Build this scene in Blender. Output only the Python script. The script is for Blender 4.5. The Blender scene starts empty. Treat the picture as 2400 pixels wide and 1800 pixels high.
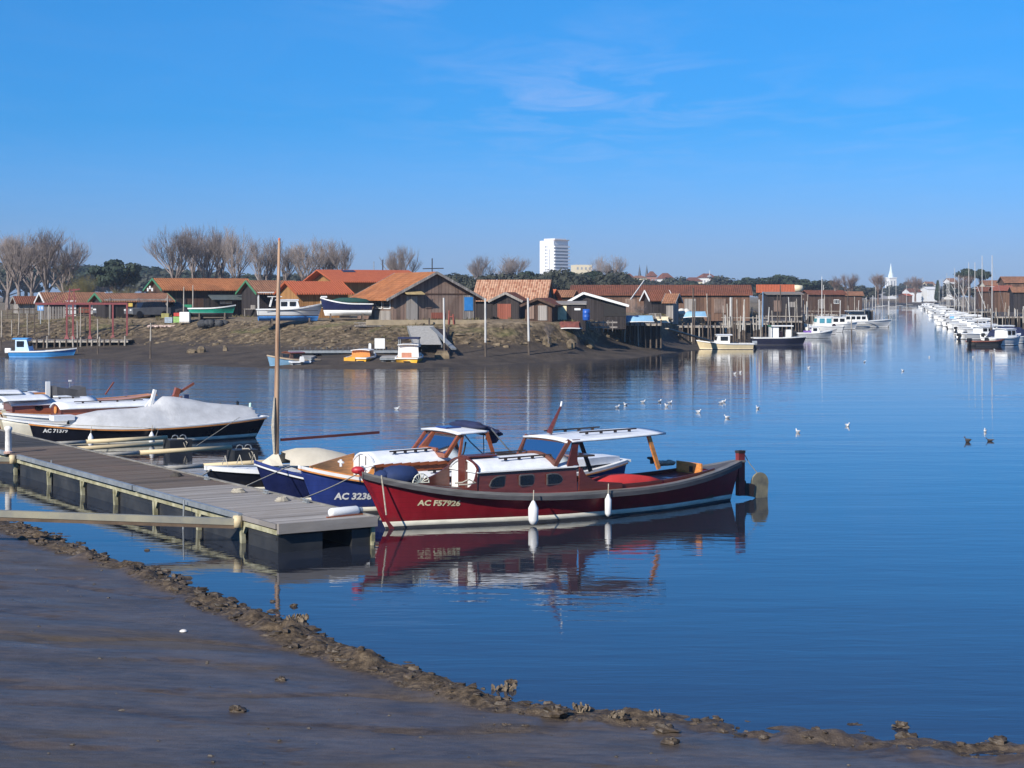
import bpy, math, random
import numpy as np
from mathutils import Vector, Matrix

# ------------------------------------------------------------------ camera, sky, sun, exposure
SC = bpy.context.scene
COL = SC.collection
R = math.radians
F, CX, YH, H = 4000.0, 1200.0, 692.0, 5.0        # focal length in photo pixels, principal column, horizon row, eye height (m)
cam_d = bpy.data.cameras.new('camera')
cam = bpy.data.objects.new('camera', cam_d); COL.objects.link(cam)
cam_d.sensor_width = 36.0; cam_d.lens = F / 2400 * 36.0
cam_d.shift_y = -(900 - YH) / 2400
cam_d.clip_start = 0.5; cam_d.clip_end = 20000
cam.location = (0, 0, H); cam.rotation_euler = (R(90), 0, 0)
SC.camera = cam

SUN_AZ, SUN_EL = R(180 + 36), R(31)               # azimuth clockwise from +Y: behind the camera, to its left
sdir = Vector((math.sin(SUN_AZ) * math.cos(SUN_EL), math.cos(SUN_AZ) * math.cos(SUN_EL), math.sin(SUN_EL)))
sun_d = bpy.data.lights.new('sun', 'SUN'); sun_d.energy = 5.0; sun_d.angle = R(0.53); sun_d.color = (1, 0.93, 0.83)
sun = bpy.data.objects.new('sun', sun_d); COL.objects.link(sun)
sun.rotation_euler = (-sdir).to_track_quat('-Z', 'Y').to_euler(); sun.location = (-40, -60, 60)

W_ = bpy.data.worlds.new('World'); SC.world = W_; W_.use_nodes = True
nt = W_.node_tree; N = nt.nodes; K = nt.links
bg = N['Background']; bg.inputs['Strength'].default_value = 0.112
sky = N.new('ShaderNodeTexSky'); sky.sky_type = 'NISHITA'; sky.sun_disc = False
sky.sun_elevation = SUN_EL; sky.sun_rotation = SUN_AZ
sky.air_density = 1.0; sky.dust_density = 0.35; sky.ozone_density = 2.6; sky.altitude = 0
hs = N.new('ShaderNodeHueSaturation'); hs.inputs['Saturation'].default_value = 1.22; hs.inputs['Value'].default_value = 1.0
K.new(sky.outputs[0], hs.inputs['Color'])
# thin cirrus: noise on a flat cloud layer high above, strongest in one patch and faint elsewhere
tc = N.new('ShaderNodeTexCoord'); sx = N.new('ShaderNodeSeparateXYZ'); K.new(tc.outputs['Generated'], sx.inputs[0])
def M(op, a, b=None, c=None):
    n = N.new('ShaderNodeMath'); n.operation = op
    for i, q in enumerate((a, b, c)):
        if q is None: continue
        if isinstance(q, (int, float)): n.inputs[i].default_value = q
        else: K.new(q, n.inputs[i])
    return n.outputs[0]
zz = M('MAXIMUM', sx.outputs['Z'], 0.012)
cx_ = M('DIVIDE', sx.outputs['X'], zz); cy_ = M('DIVIDE', sx.outputs['Y'], zz)
cb = N.new('ShaderNodeCombineXYZ'); K.new(cx_, cb.inputs[0]); K.new(M('MULTIPLY', cy_, 0.55), cb.inputs[1])
nz = N.new('ShaderNodeTexNoise'); nz.inputs['Scale'].default_value = 1.7; nz.inputs['Detail'].default_value = 7; nz.inputs['Roughness'].default_value = 0.62; nz.inputs['Distortion'].default_value = 0.7
K.new(cb.outputs[0], nz.inputs['Vector'])
w1 = M('SMOOTH_MAX', M('MULTIPLY', M('SUBTRACT', nz.outputs['Fac'], 0.44), 3.2), 0.0, 0.05)
def patch(ax, az, rx, rz):
    dx = M('DIVIDE', M('SUBTRACT', M('DIVIDE', sx.outputs['X'], M('MAXIMUM', sx.outputs['Y'], 0.05)), ax), rx)
    dz = M('DIVIDE', M('SUBTRACT', M('DIVIDE', sx.outputs['Z'], M('MAXIMUM', sx.outputs['Y'], 0.05)), az), rz)
    return M('EXPONENT', M('MULTIPLY', M('ADD', M('MULTIPLY', dx, dx), M('MULTIPLY', dz, dz)), -1.0))
pm = M('ADD', M('ADD', patch(0.045, 0.118, 0.085, 0.034), M('MULTIPLY', patch(-0.06, 0.172, 0.05, 0.012), 0.6)), M('ADD', M('MULTIPLY', patch(0.23, 0.10, 0.08, 0.03), 0.35), 0.08))
cm = M('MINIMUM', M('MULTIPLY', M('MULTIPLY', w1, pm), 0.34), 0.5)
mx = N.new('ShaderNodeMix'); mx.data_type = 'RGBA'
rp_ = N.new('ShaderNodeValToRGB'); K.new(sx.outputs['Z'], rp_.inputs[0]); el_ = rp_.color_ramp.elements     # clear cold winter air: deeper blue than the model's default
for q_ in range(3): el_.new(0.5)
for e_, (p_, c_) in zip(el_, ((0.0, (0.28, 0.44, 1.0)), (0.031, (0.245, 0.435, 1.0)), (0.101, (0.105, 0.465, 0.92)), (0.173, (0.14, 0.565, 0.95)), (0.6, (0.4, 0.7, 0.95)))): e_.position = p_; e_.color = (*c_, 1)
tm_ = N.new('ShaderNodeMix'); tm_.data_type = 'RGBA'; tm_.blend_type = 'MULTIPLY'; tm_.inputs['Factor'].default_value = 1.0
K.new(hs.outputs[0], tm_.inputs['A']); K.new(rp_.outputs[0], tm_.inputs['B'])
K.new(cm, mx.inputs['Factor']); K.new(tm_.outputs['Result'], mx.inputs['A']); mx.inputs['B'].default_value = (4.6, 4.9, 7.0, 1)
K.new(mx.outputs['Result'], bg.inputs['Color'])
SC.view_settings.view_transform = 'Standard'; SC.view_settings.look = 'None'
SC.view_settings.exposure = 0.28; SC.view_settings.gamma = 1; SC.view_settings.use_curve_mapping = False
SC.render.engine = 'CYCLES'
SC.cycles.use_denoising = True
SC.cycles.max_bounces = 6; SC.cycles.transparent_max_bounces = 12; SC.cycles.caustics_reflective = False; SC.cycles.caustics_refractive = False

# ------------------------------------------------------------------ where things stand
def A(px, py, Y): return Vector(((px - CX) * Y / F, Y, H - (py - YH) * Y / F))
def G(px, py, z=0.0):
    Y = F * (H - z) / (py - YH); return Vector(((px - CX) * Y / F, Y, z))
def WP(px, Y, z=0.0): return Vector(((px - CX) * Y / F, Y, z))
DO, DU, DV, DZ = Vector((-4.5, 32.96, 0)), Vector((-0.54, 0.842, 0)), Vector((0.842, 0.54, 0)), 0.55
DANG = math.atan2(0.54, 0.842)
def D(u, v, z=0.0): return DO + DU * u + DV * v + Vector((0, 0, z))

# ------------------------------------------------------------------ mesh builder and scene bookkeeping
class MB:
    def __init__(s): s.v = []; s.f = []; s.m = []; s.cur = 0
    def add(s, vs, fs):
        n = len(s.v); s.v += [tuple(p) for p in vs]
        for f in fs: s.f.append(tuple(i + n for i in f)); s.m.append(s.cur)
        return s
    def hexa(s, p): return s.add(p, [(0, 3, 2, 1), (4, 5, 6, 7), (0, 1, 5, 4), (1, 2, 6, 5), (2, 3, 7, 6), (3, 0, 4, 7)])
    def box(s, c, d, rz=0.0, rx=0.0, ry=0.0):
        m = Matrix.Rotation(rz, 3, 'Z') @ Matrix.Rotation(ry, 3, 'Y') @ Matrix.Rotation(rx, 3, 'X'); c = Vector(c)
        x, y, z = d[0] / 2, d[1] / 2, d[2] / 2
        return s.hexa([c + m @ Vector(q) for q in ((-x, -y, -z), (x, -y, -z), (x, y, -z), (-x, y, -z), (-x, -y, z), (x, -y, z), (x, y, z), (-x, y, z))])
    def beam(s, p0, p1, w, h, up=(0, 0, 1)):
        p0 = Vector(p0); p1 = Vector(p1); d = (p1 - p0).normalized(); u = Vector(up)
        if abs(d.dot(u)) > 0.95: u = Vector((1, 0, 0))
        sd = d.cross(u).normalized(); u = sd.cross(d).normalized(); a = sd * w / 2; b = u * h / 2
        return s.hexa([p0 - a - b, p0 + a - b, p1 + a - b, p1 - a - b, p0 - a + b, p0 + a + b, p1 + a + b, p1 - a + b])
    def loft(s, rings, caps=True, closed=True):
        n = len(rings[0]); vs = [p for r in rings for p in r]; fs = []
        for i in range(len(rings) - 1):
            for j in range(n if closed else n - 1):
                k = (j + 1) % n; fs.append((i * n + j, i * n + k, (i + 1) * n + k, (i + 1) * n + j))
        if caps and closed: fs.append(tuple(range(n - 1, -1, -1))); fs.append(tuple((len(rings) - 1) * n + j for j in range(n)))
        return s.add(vs, fs)
    def path(s, pts, r, n=6, caps=True):
        pts = [Vector(p) for p in pts]; rings = []
        for i, p in enumerate(pts):
            d = (pts[min(i + 1, len(pts) - 1)] - pts[max(i - 1, 0)]).normalized()
            a = Vector((0, 0, 1)) if abs(d.z) < 0.9 else Vector((1, 0, 0))
            e = d.cross(a).normalized(); g = e.cross(d); rr = r[i] if isinstance(r, (list, tuple)) else r
            rings.append([p + (e * math.cos(2 * math.pi * j / n) + g * math.sin(2 * math.pi * j / n)) * rr for j in range(n)])
        return s.loft(rings, caps)
    def tube(s, p0, p1, r0, r1=None, n=8): return s.path([p0, p1], [r0, r0 if r1 is None else r1], n)
    def lathe(s, prof, c=(0, 0, 0), n=12, m=None):
        c = Vector(c); m = m or Matrix.Identity(3)
        return s.loft([[c + m @ Vector((r * math.cos(2 * math.pi * j / n), r * math.sin(2 * math.pi * j / n), z)) for j in range(n)] for r, z in prof])
    def prism(s, poly, d, fn):                   # poly of 2-D points, fn(a, b, k) -> 3-D, extruded from k=0 to k=d
        return s.loft([[fn(a, b, 0) for a, b in poly], [fn(a, b, d) for a, b in poly]])
    def blob(s, c, r, rnd, rough=0.25, n=7, m=5):
        c = Vector(c); r = Vector(r) if not isinstance(r, (int, float)) else Vector((r, r, r)); rings = []
        for i in range(m + 1):
            th = math.pi * i / m; row = []
            for j in range(n):
                ph = 2 * math.pi * j / n; k = 1 + rough * (rnd.random() - 0.5) * 2
                row.append(c + Vector((r.x * math.sin(th) * math.cos(ph), r.y * math.sin(th) * math.sin(ph), r.z * math.cos(th))) * k if 0 < i < m else c + Vector((0, 0, r.z * math.cos(th))))
            rings.append(row)
        return s.loft(rings, False)
    def build(s, name, mat, parent=None, smooth=False):
        me = bpy.data.meshes.new(name); me.from_pydata(s.v, [], s.f)
        ms = mat if isinstance(mat, (list, tuple)) else [mat]
        for q in ms: me.materials.append(q)
        if len(ms) > 1: me.polygons.foreach_set('material_index', s.m)
        if smooth: me.polygons.foreach_set('use_smooth', [True] * len(me.polygons))
        me.update()
        o = bpy.data.objects.new(name, me); COL.objects.link(o)
        if parent is not None: o.parent = parent
        return o

def tag(o, label, cat, group=None):
    o['label'] = label; o['category'] = cat
    if group: o['group'] = group
    return o
def thing(name, label, cat, loc=(0, 0, 0), rz=0.0, group=None):
    o = bpy.data.objects.new(name, None); COL.objects.link(o); o.empty_display_size = 0.3
    o.location = loc; o.rotation_euler = (0, 0, rz); return tag(o, label, cat, group)
def dup(root, loc, rz=None, label=None, scale=None, group=None):
    r = root.copy(); COL.objects.link(r); r.location = loc
    if rz is not None: r.rotation_euler = (root.rotation_euler[0], root.rotation_euler[1], rz)
    if scale: r.scale = (scale, scale, scale) if isinstance(scale, (int, float)) else scale
    if label: r['label'] = label
    if group: r['group'] = group
    for ch in list(root.children):
        c = ch.copy(); COL.objects.link(c); c.parent = r
        for g in list(ch.children):
            d = g.copy(); COL.objects.link(d); d.parent = c
    return r
def struct(o): o['kind'] = 'structure'; return o
def stuff(o): o['kind'] = 'stuff'; return o

# ------------------------------------------------------------------ materials
MATS = {}
def _nodes(name):
    m = bpy.data.materials.new(name); m.use_nodes = True; t = m.node_tree
    return m, t, t.nodes, t.links, t.nodes['Principled BSDF']
class NG:                                        # small node-graph helper
    def __init__(s, t): s.t = t; s.N = t.nodes; s.K = t.links
    def math(s, op, a, b=None):
        n = s.N.new('ShaderNodeMath'); n.operation = op
        for i, q in enumerate((a, b)):
            if q is None: continue
            if isinstance(q, (int, float)): n.inputs[i].default_value = q
            else: s.K.new(q, n.inputs[i])
        return n.outputs[0]
    def coord(s, scale=(1, 1, 1), kind='Object'):
        c = s.N.new('ShaderNodeTexCoord'); mp = s.N.new('ShaderNodeMapping'); s.K.new(c.outputs[kind], mp.inputs[0])
        mp.inputs['Scale'].default_value = scale; return mp.outputs[0]
    def noise(s, vec, sc, det=4, rough=0.55, dist=0.0):
        n = s.N.new('ShaderNodeTexNoise'); s.K.new(vec, n.inputs['Vector']); n.inputs['Scale'].default_value = sc
        n.inputs['Detail'].default_value = det; n.inputs['Roughness'].default_value = rough; n.inputs['Distortion'].default_value = dist; return n.outputs['Fac']
    def white(s, a, b=0.0):
        c = s.N.new('ShaderNodeCombineXYZ')
        for i, q in enumerate((a, b)):
            if isinstance(q, (int, float)): c.inputs[i].default_value = q
            else: s.K.new(q, c.inputs[i])
        w = s.N.new('ShaderNodeTexWhiteNoise'); w.noise_dimensions = '2D'; s.K.new(c.outputs[0], w.inputs['Vector']); return w.outputs['Value']
    def ramp(s, f, stops):
        r = s.N.new('ShaderNodeValToRGB'); s.K.new(f, r.inputs[0]); e = r.color_ramp.elements
        while len(e) < len(stops): e.new(0.5)
        for q, (p, c) in zip(e, stops): q.position = p; q.color = (*c, 1) if len(c) == 3 else c
        return r.outputs[0]
    def mix(s, f, a, b, mode='MIX'):
        m = s.N.new('ShaderNodeMix'); m.data_type = 'RGBA'; m.blend_type = mode
        for k, q in (('Factor', f), ('A', a), ('B', b)):
            if isinstance(q, (int, float)): m.inputs[k].default_value = q
            elif isinstance(q, tuple): m.inputs[k].default_value = (*q, 1)
            else: s.K.new(q, m.inputs[k])
        return m.outputs['Result']
    def sep(s, vec):
        x = s.N.new('ShaderNodeSeparateXYZ'); s.K.new(vec, x.inputs[0]); return x.outputs
    def bump(s, h, st, dist=0.02):
        b = s.N.new('ShaderNodeBump'); b.inputs['Strength'].default_value = st; b.inputs['Distance'].default_value = dist; s.K.new(h, b.inputs['Height']); return b.outputs[0]
def plain(name, c, rough=0.6, var=0.18, sc=3.0, metal=0.0, spec=0.5, bump=0.0, c2=None, stretch=(1, 1, 1), coat=0.0):
    if name in MATS: return MATS[name]
    m, t, n, k, b = _nodes(name); g = NG(t); v = g.coord(stretch)
    f = g.noise(v, sc, 5, 0.6)
    lo = tuple(x * (1 - var) for x in c); hi = c2 if c2 else tuple(min(1, x * (1 + var)) for x in c)
    k.new(g.ramp(f, [(0.32, lo), (0.68, hi)]), b.inputs['Base Color'])
    b.inputs['Roughness'].default_value = rough; b.inputs['Metallic'].default_value = metal; b.inputs['Specular IOR Level'].default_value = spec
    if coat: b.inputs['Coat Weight'].default_value = coat; b.inputs['Coat Roughness'].default_value = 0.12
    if bump: k.new(g.bump(g.noise(v, sc * 6, 4), bump), b.inputs['Normal'])
    MATS[name] = m; return m
def planks(name, c1, c2, width=0.18, axis='xy', rough=0.8, gap=0.07, grain=(6, 6, 0.7), stain=None, dark=0.25):
    if name in MATS: return MATS[name]
    m, t, n, k, b = _nodes(name); g = NG(t); v = g.coord(); s = g.sep(v)
    co = {'x': s['X'], 'y': s['Y'], 'z': s['Z']}.get(axis) if axis != 'xy' else g.math('ADD', s['X'], s['Y'])
    q = g.math('DIVIDE', co, width); w = g.white(g.math('FLOOR', q), 3.7); fr = g.math('FRACT', q)
    gr = g.noise(g.coord(grain), 1.6, 6, 0.65)
    tone = g.math('MULTIPLY', g.math('SUBTRACT', g.math('ADD', g.math('MULTIPLY', w, 0.8), g.math('MULTIPLY', gr, 1.3)), 0.55), 1.15); base = g.mix(g.math('MINIMUM', g.math('MAXIMUM', tone, 0.0), 1.0), c1, c2)
    big = g.noise(v, 0.45, 4, 0.6, 0.5)
    if stain: base = g.mix(g.math('MULTIPLY', g.math('SMOOTH_MAX', g.math('SUBTRACT', big, 0.48), 0.0), 4.0), base, stain)
    line = g.math('LESS_THAN', fr, gap)
    base = g.mix(line, base, g.mix(1.0, base, (dark, dark, dark), 'MULTIPLY'))
    k.new(base, b.inputs['Base Color']); b.inputs['Roughness'].default_value = rough; b.inputs['Specular IOR Level'].default_value = 0.25
    k.new(g.bump(g.math('ADD', gr, g.math('MULTIPLY', line, -1.5)), 0.5, 0.015), b.inputs['Normal'])
    MATS[name] = m; return m
def tiles(name, c1, c2, c3, sx=0.22, sy=0.34, rough=0.85, moss=0.5):
    if name in MATS: return MATS[name]
    m, t, n, k, b = _nodes(name); g = NG(t); v = g.coord(); s = g.sep(v)
    qx = g.math('DIVIDE', s['X'], sx); qy = g.math('DIVIDE', s['Y'], sy)
    w = g.white(g.math('FLOOR', qx), g.math('FLOOR', qy))
    big = g.noise(v, 0.55, 5, 0.65, 0.4)
    base = g.mix(w, c1, c2); base = g.mix(g.math('MULTIPLY', g.math('SMOOTH_MAX', g.math('SUBTRACT', big, 0.5), 0.0), 5.0 * moss), base, c3)
    wave = g.math('SINE', g.math('MULTIPLY', qx, 2 * math.pi))
    row = g.math('LESS_THAN', g.math('FRACT', qy), 0.12); ch = g.math('LESS_THAN', wave, -0.75)
    base = g.mix(g.math('MULTIPLY', g.math('MAXIMUM', row, ch), 0.55), base, g.mix(1.0, base, (0.35, 0.32, 0.3), 'MULTIPLY'))
    k.new(base, b.inputs['Base Color']); b.inputs['Roughness'].default_value = rough; b.inputs['Specular IOR Level'].default_value = 0.2
    k.new(g.bump(wave, 0.6, 0.04), b.inputs['Normal'])
    MATS[name] = m; return m
def glass(name='window_glass', tint=(0.75, 0.85, 0.9), tr=0.8):
    if name in MATS: return MATS[name]
    m, t, n, k, b = _nodes(name); n.remove(b); out = n['Material Output']
    tr_ = n.new('ShaderNodeBsdfTransparent'); tr_.inputs[0].default_value = (*tint, 1)
    gl = n.new('ShaderNodeBsdfGlossy'); gl.inputs['Roughness'].default_value = 0.03
    fr = n.new('ShaderNodeLayerWeight'); fr.inputs[0].default_value = 0.35
    mi = n.new('ShaderNodeMixShader'); k.new(fr.outputs['Fresnel'], mi.inputs[0]); k.new(tr_.outputs[0], mi.inputs[1]); k.new(gl.outputs[0], mi.inputs[2]); k.new(mi.outputs[0], out.inputs[0])
    MATS[name] = m; return m

def hullpaint(name, c, rough=0.3, grime=(0.06, 0.05, 0.035)):   # gloss paint with faint streaks, plank seams and a dirty waterline
    m, t, n, k, b = _nodes(name); g = NG(t); z = g.sep(g.coord())['Z']
    st = g.noise(g.coord((2.2, 2.2, 0.25)), 2.0, 5, 0.65); bl = g.noise(g.coord((1, 1, 1.5)), 1.3, 5, 0.6)
    base = g.ramp(g.math('ADD', g.math('MULTIPLY', st, 0.5), g.math('MULTIPLY', bl, 0.5)), [(0.36, tuple(x * 0.78 for x in c)), (0.64, tuple(min(1, x * 1.2 + 0.003) for x in c))])
    seam = g.math('LESS_THAN', g.math('FRACT', g.math('DIVIDE', g.math('ADD', z, g.math('MULTIPLY', bl, 0.02)), 0.115)), 0.07); base = g.mix(g.math('MULTIPLY', seam, 0.22), base, (0.004, 0.003, 0.003))
    gm = g.math('MULTIPLY', g.math('MINIMUM', g.math('MAXIMUM', g.math('MULTIPLY', g.math('SUBTRACT', g.math('ADD', 0.24, g.math('MULTIPLY', g.math('SUBTRACT', st, 0.5), 0.7)), z), 6.0), 0.0), 1.0), 0.45)
    k.new(g.mix(gm, base, grime), b.inputs['Base Color']); k.new(g.math('ADD', g.math('MULTIPLY', bl, 0.25), rough - 0.08), b.inputs['Roughness']); k.new(g.bump(g.math('ADD', bl, g.math('MULTIPLY', seam, -0.3)), 0.12, 0.02), b.inputs['Normal'])
    MATS[name] = m; return m
WHITE = plain('white_paint', (0.78, 0.78, 0.76), 0.4, 0.06, 2.0)
ROOFW = plain('white_roof_paint', (0.74, 0.76, 0.78), 0.5, 0.09, 4.0)
CREAM = plain('cream_paint', (0.72, 0.62, 0.42), 0.5, 0.1)
REDH = hullpaint('red_hull_paint', (0.275, 0.011, 0.02))
NAVY = hullpaint('navy_hull_paint', (0.012, 0.018, 0.07))
BLUEH = hullpaint('blue_hull_paint', (0.022, 0.042, 0.19), 0.35)
BLACKH = hullpaint('black_hull_paint', (0.008, 0.009, 0.016), 0.25)
STRIPE = plain('boot_stripe_paint', (0.66, 0.63, 0.52), 0.5, 0.18, 3.0, stretch=(1, 1, 4))
ANTIF = plain('dark_bottom_paint', (0.02, 0.02, 0.022), 0.6, 0.3)
MAHO = plain('mahogany', (0.11, 0.026, 0.018), 0.3, 0.25, 2.0, stretch=(1, 6, 10), coat=0.3)
MAHOL = plain('varnished_mahogany', (0.26, 0.075, 0.03), 0.3, 0.25, 2.0, stretch=(1, 6, 10), coat=0.3)
TEAK = plain('honey_varnished_wood', (0.62, 0.25, 0.065), 0.35, 0.25, 2.0, stretch=(1, 6, 10), coat=0.2)
RAILG = plain('weathered_grey_rail', (0.085, 0.08, 0.08), 0.6, 0.35, 2.5, stretch=(0.6, 3, 6))
DARKW = plain('stained_and_shaded_wood', (0.03, 0.02, 0.017), 0.6, 0.3)  # dark wood; also the shadow tone of the red launch's far roof post
INT = plain('dark_interior', (0.02, 0.018, 0.018), 0.8)
BLACKP = plain('black_plastic', (0.012, 0.012, 0.014), 0.45, 0.3)
FLOATM = plain('float_plastic', (0.018, 0.02, 0.024), 0.5, 0.35, 1.2, c2=(0.045, 0.045, 0.045))
GALV = plain('galvanised_steel', (0.36, 0.38, 0.38), 0.45, 0.18, 4.0, metal=0.5)
ALGAE = plain('algae_stained_beam', (0.30, 0.28, 0.14), 0.7, 0.4, 3.0, c2=(0.48, 0.46, 0.32))
PALEW = plain('pale_pole_paint', (0.62, 0.5, 0.3), 0.6, 0.12, 3.0, stretch=(0.6, 4, 4))
GREYT = plain('grey_canvas', (0.5, 0.505, 0.51), 0.85, 0.14, 2.5, bump=0.5)
CREAMT = plain('cream_canvas', (0.62, 0.56, 0.44), 0.85, 0.1, 2.0, bump=0.3)
NAVYT = plain('navy_canvas', (0.015, 0.022, 0.07), 0.85, 0.3, 3.0, bump=0.3)
BLUET = plain('blue_canvas', (0.012, 0.03, 0.10), 0.8, 0.2, 3.0, bump=0.3)
REDC = plain('red_cushion', (0.5, 0.03, 0.03), 0.8, 0.1)
ROPE = plain('rope', (0.42, 0.38, 0.3), 0.9, 0.25, 20)
GLASS = glass()
DGLASS = plain('dark_glass', (0.012, 0.014, 0.018), 0.08, 0.2)
BRONZE = plain('dull_rudder_metal', (0.16, 0.15, 0.12), 0.55, 0.25, c2=(0.3, 0.27, 0.17))
#OILW = planks('old_brown_decking', (0.055, 0.045, 0.038), (0.105, 0.08, 0.062), 0.145, 'x', 0.8, 0.06, (0.7, 6, 3), stain=(0.12, 0.07, 0.05))
GREYW = planks('silver_grey_decking', (0.2, 0.19, 0.18), (0.33, 0.31, 0.29), 0.145, 'x', 0.8, 0.06, (5, 0.7, 3))
DGREYW = planks('charcoal_decking', (0.045, 0.043, 0.042), (0.085, 0.08, 0.076), 0.145, 'x', 0.8, 0.06, (5, 0.7, 3))
POSTW = plain('bleached_post_wood', (0.3, 0.26, 0.21), 0.85, 0.25, 2.0, stretch=(5, 5, 0.8), c2=(0.52, 0.47, 0.4))
POSTD = plain('wet_post_wood', (0.07, 0.055, 0.042), 0.8, 0.35, 2.0, stretch=(5, 5, 0.8), c2=(0.16, 0.12, 0.09))
# ------------------------------------------------------------------ water, mud, banks
def vnoise(x, y, seed=0):
    xi = np.floor(x).astype(np.int64); yi = np.floor(y).astype(np.int64); fx = x - xi; fy = y - yi
    def h(a, b):
        n = (a * 374761393 + b * 668265263 + seed * 982451653) & 0x7fffffff
        n = ((n ^ (n >> 13)) * 1274126177) & 0x7fffffff
        return ((n ^ (n >> 16)) & 0xffff) / 65535.0
    u = fx * fx * (3 - 2 * fx); v = fy * fy * (3 - 2 * fy)
    return (h(xi, yi) * (1 - u) + h(xi + 1, yi) * u) * (1 - v) + (h(xi, yi + 1) * (1 - u) + h(xi + 1, yi + 1) * u) * v
def fbm(x, y, oct=4, seed=0):
    s = 0; a = 0.5
    for i in range(oct): s = s + a * vnoise(x * 2 ** i + 17 * i, y * 2 ** i - 9 * i, seed + i); a *= 0.5
    return s
near_px = [(0, 1216), (60, 1238), (130, 1257), (180, 1277), (250, 1310), (370, 1334), (440, 1374), (560, 1416), (655, 1452), (750, 1496), (880, 1545), (1010, 1585), (1120, 1622), (1200, 1640), (1300, 1652), (1400, 1664), (1550, 1675), (1650, 1684), (1800, 1697), (2000, 1716), (2200, 1732), (2400, 1746)]
near = [tuple(G(x, y)[:2]) for x, y in near_px]
near = [(-60, 66), (-26, 47), (-17, 42.0)] + near + [(9, 18), (24, 14), (40, 10)]
left_px = [(0, 838), (205, 841), (340, 849), (480, 856), (640, 864), (760, 866), (1000, 864), (1080, 860), (1200, 853), (1350, 844), (1500, 838), (1560, 828), (1645, 820), (1720, 806), (1800, 790), (1900, 765), (2000, 744), (2060, 727), (2085, 717)]
left = [(-150, 146), (-80, 144)] + [tuple(G(x, y)[:2]) for x, y in left_px]
right_px = [(2150, 714), (2185, 722), (2250, 738), (2300, 757), (2360, 783), (2420, 806), (2600, 868)]
right = [tuple(G(x, y)[:2]) for x, y in right_px] + [(60, 70)]
WPOLY = np.array(near + right[::-1] + left[::-1])
def sd(x, y):                                    # signed distance to the water's edge: positive on land
    x = np.asarray(x, float); y = np.asarray(y, float); d = np.full(x.shape, 1e9); ins = np.zeros(x.shape, bool)
    P = WPOLY; Q = np.roll(P, -1, 0)
    for (ax, ay), (bx, by) in zip(P, Q):
        ex, ey = bx - ax, by - ay; t = np.clip(((x - ax) * ex + (y - ay) * ey) / (ex * ex + ey * ey), 0, 1)
        d = np.minimum(d, (x - ax - t * ex) ** 2 + (y - ay - t * ey) ** 2)
        c = ((ay > y) != (by > y)); 
        with np.errstate(divide='ignore', invalid='ignore'): xc = (bx - ax) * (y - ay) / (by - ay) + ax
        ins ^= c & (x < xc)
    d = np.sqrt(d); return np.where(ins, -d, d)
TX = [-200, -45, -30, -20, -14, -9, 0, 5, 8, 13, 16, 20, 26, 34, 42, 60]; TY = [172, 160, 151, 142, 137, 134.3, 134.3, 138, 148.5, 157, 172, 188, 209, 234, 262, 320]      # crest of the near part of the far bank
def seff(x, y, s):                               # 0 at the water's edge, 20 at the crest of the bank
    ty = np.interp(x, TX, TY); dt = ty - y; dw = np.maximum(s, 0.0)
    f = np.where(dt > 0, 20 * dw / np.maximum(dw + 0.7 * dt, 1e-6), 20 - dt)
    return np.where((s > 0) & (y < 236) & (x < 58) & (y > 95), f, s)
def bank_z(x, y, s=None):
    s = seff(x, y, sd(x, y) if s is None else s)
    z = np.interp(s, [-30, -3, 0, 4, 8, 12, 14, 16, 18, 20, 24, 60], [-3, -0.6, 0, 0.25, 0.55, 0.9, 1.2, 1.8, 2.4, 2.85, 3.0, 3.05])
    rough = np.interp(s, [0, 1, 11, 13, 18, 21, 30], [0.02, 0.08, 0.14, 0.45, 0.4, 0.12, 0.05])
    return z + rough * (fbm(x * 0.9, y * 0.9, 4, 5) - 0.47) + np.interp(s, [1, 3, 13, 20], [0, 0.25, 0.25, 0]) * (fbm(x * 0.16, y * 0.16, 2, 9) - 0.4)
def ground_at(x, y): return float(bank_z(np.array([x]), np.array([y]))[0])
def grid_mesh(name, xs, ys, zf, mat, keep=None, attrs=None):
    X, Y = np.meshgrid(xs, ys); x = X.ravel(); y = Y.ravel(); s = sd(x, y); z = zf(x, y, s)
    nx, ny = len(xs), len(ys); i = np.arange(nx * ny).reshape(ny, nx)
    q = np.stack([i[:-1, :-1], i[:-1, 1:], i[1:, 1:], i[1:, :-1]], -1).reshape(-1, 4)
    if keep is not None: k = keep(x, y, s); q = q[k[q].any(1)]
    u, inv = np.unique(q, return_inverse=True); q = inv.reshape(-1, 4)
    me = bpy.data.meshes.new(name); me.vertices.add(len(u)); me.vertices.foreach_set('co', np.stack([x[u], y[u], z[u]], 1).ravel())
    me.loops.add(q.size); me.loops.foreach_set('vertex_index', q.ravel().astype(np.int32)); me.polygons.add(len(q))
    me.polygons.foreach_set('loop_start', np.arange(0, q.size, 4, dtype=np.int32)); me.polygons.foreach_set('loop_total', np.full(len(q), 4, np.int32))
    me.polygons.foreach_set('use_smooth', np.ones(len(q), bool))
    for k, fn in (attrs or {}).items():
        a = me.attributes.new(k, 'FLOAT', 'POINT'); a.data.foreach_set('value', fn(x[u], y[u], s[u]).astype(np.float32))
    me.update(); me.validate(); me.materials.append(mat)
    o = bpy.data.objects.new(name, me); COL.objects.link(o); return struct(o)

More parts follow.
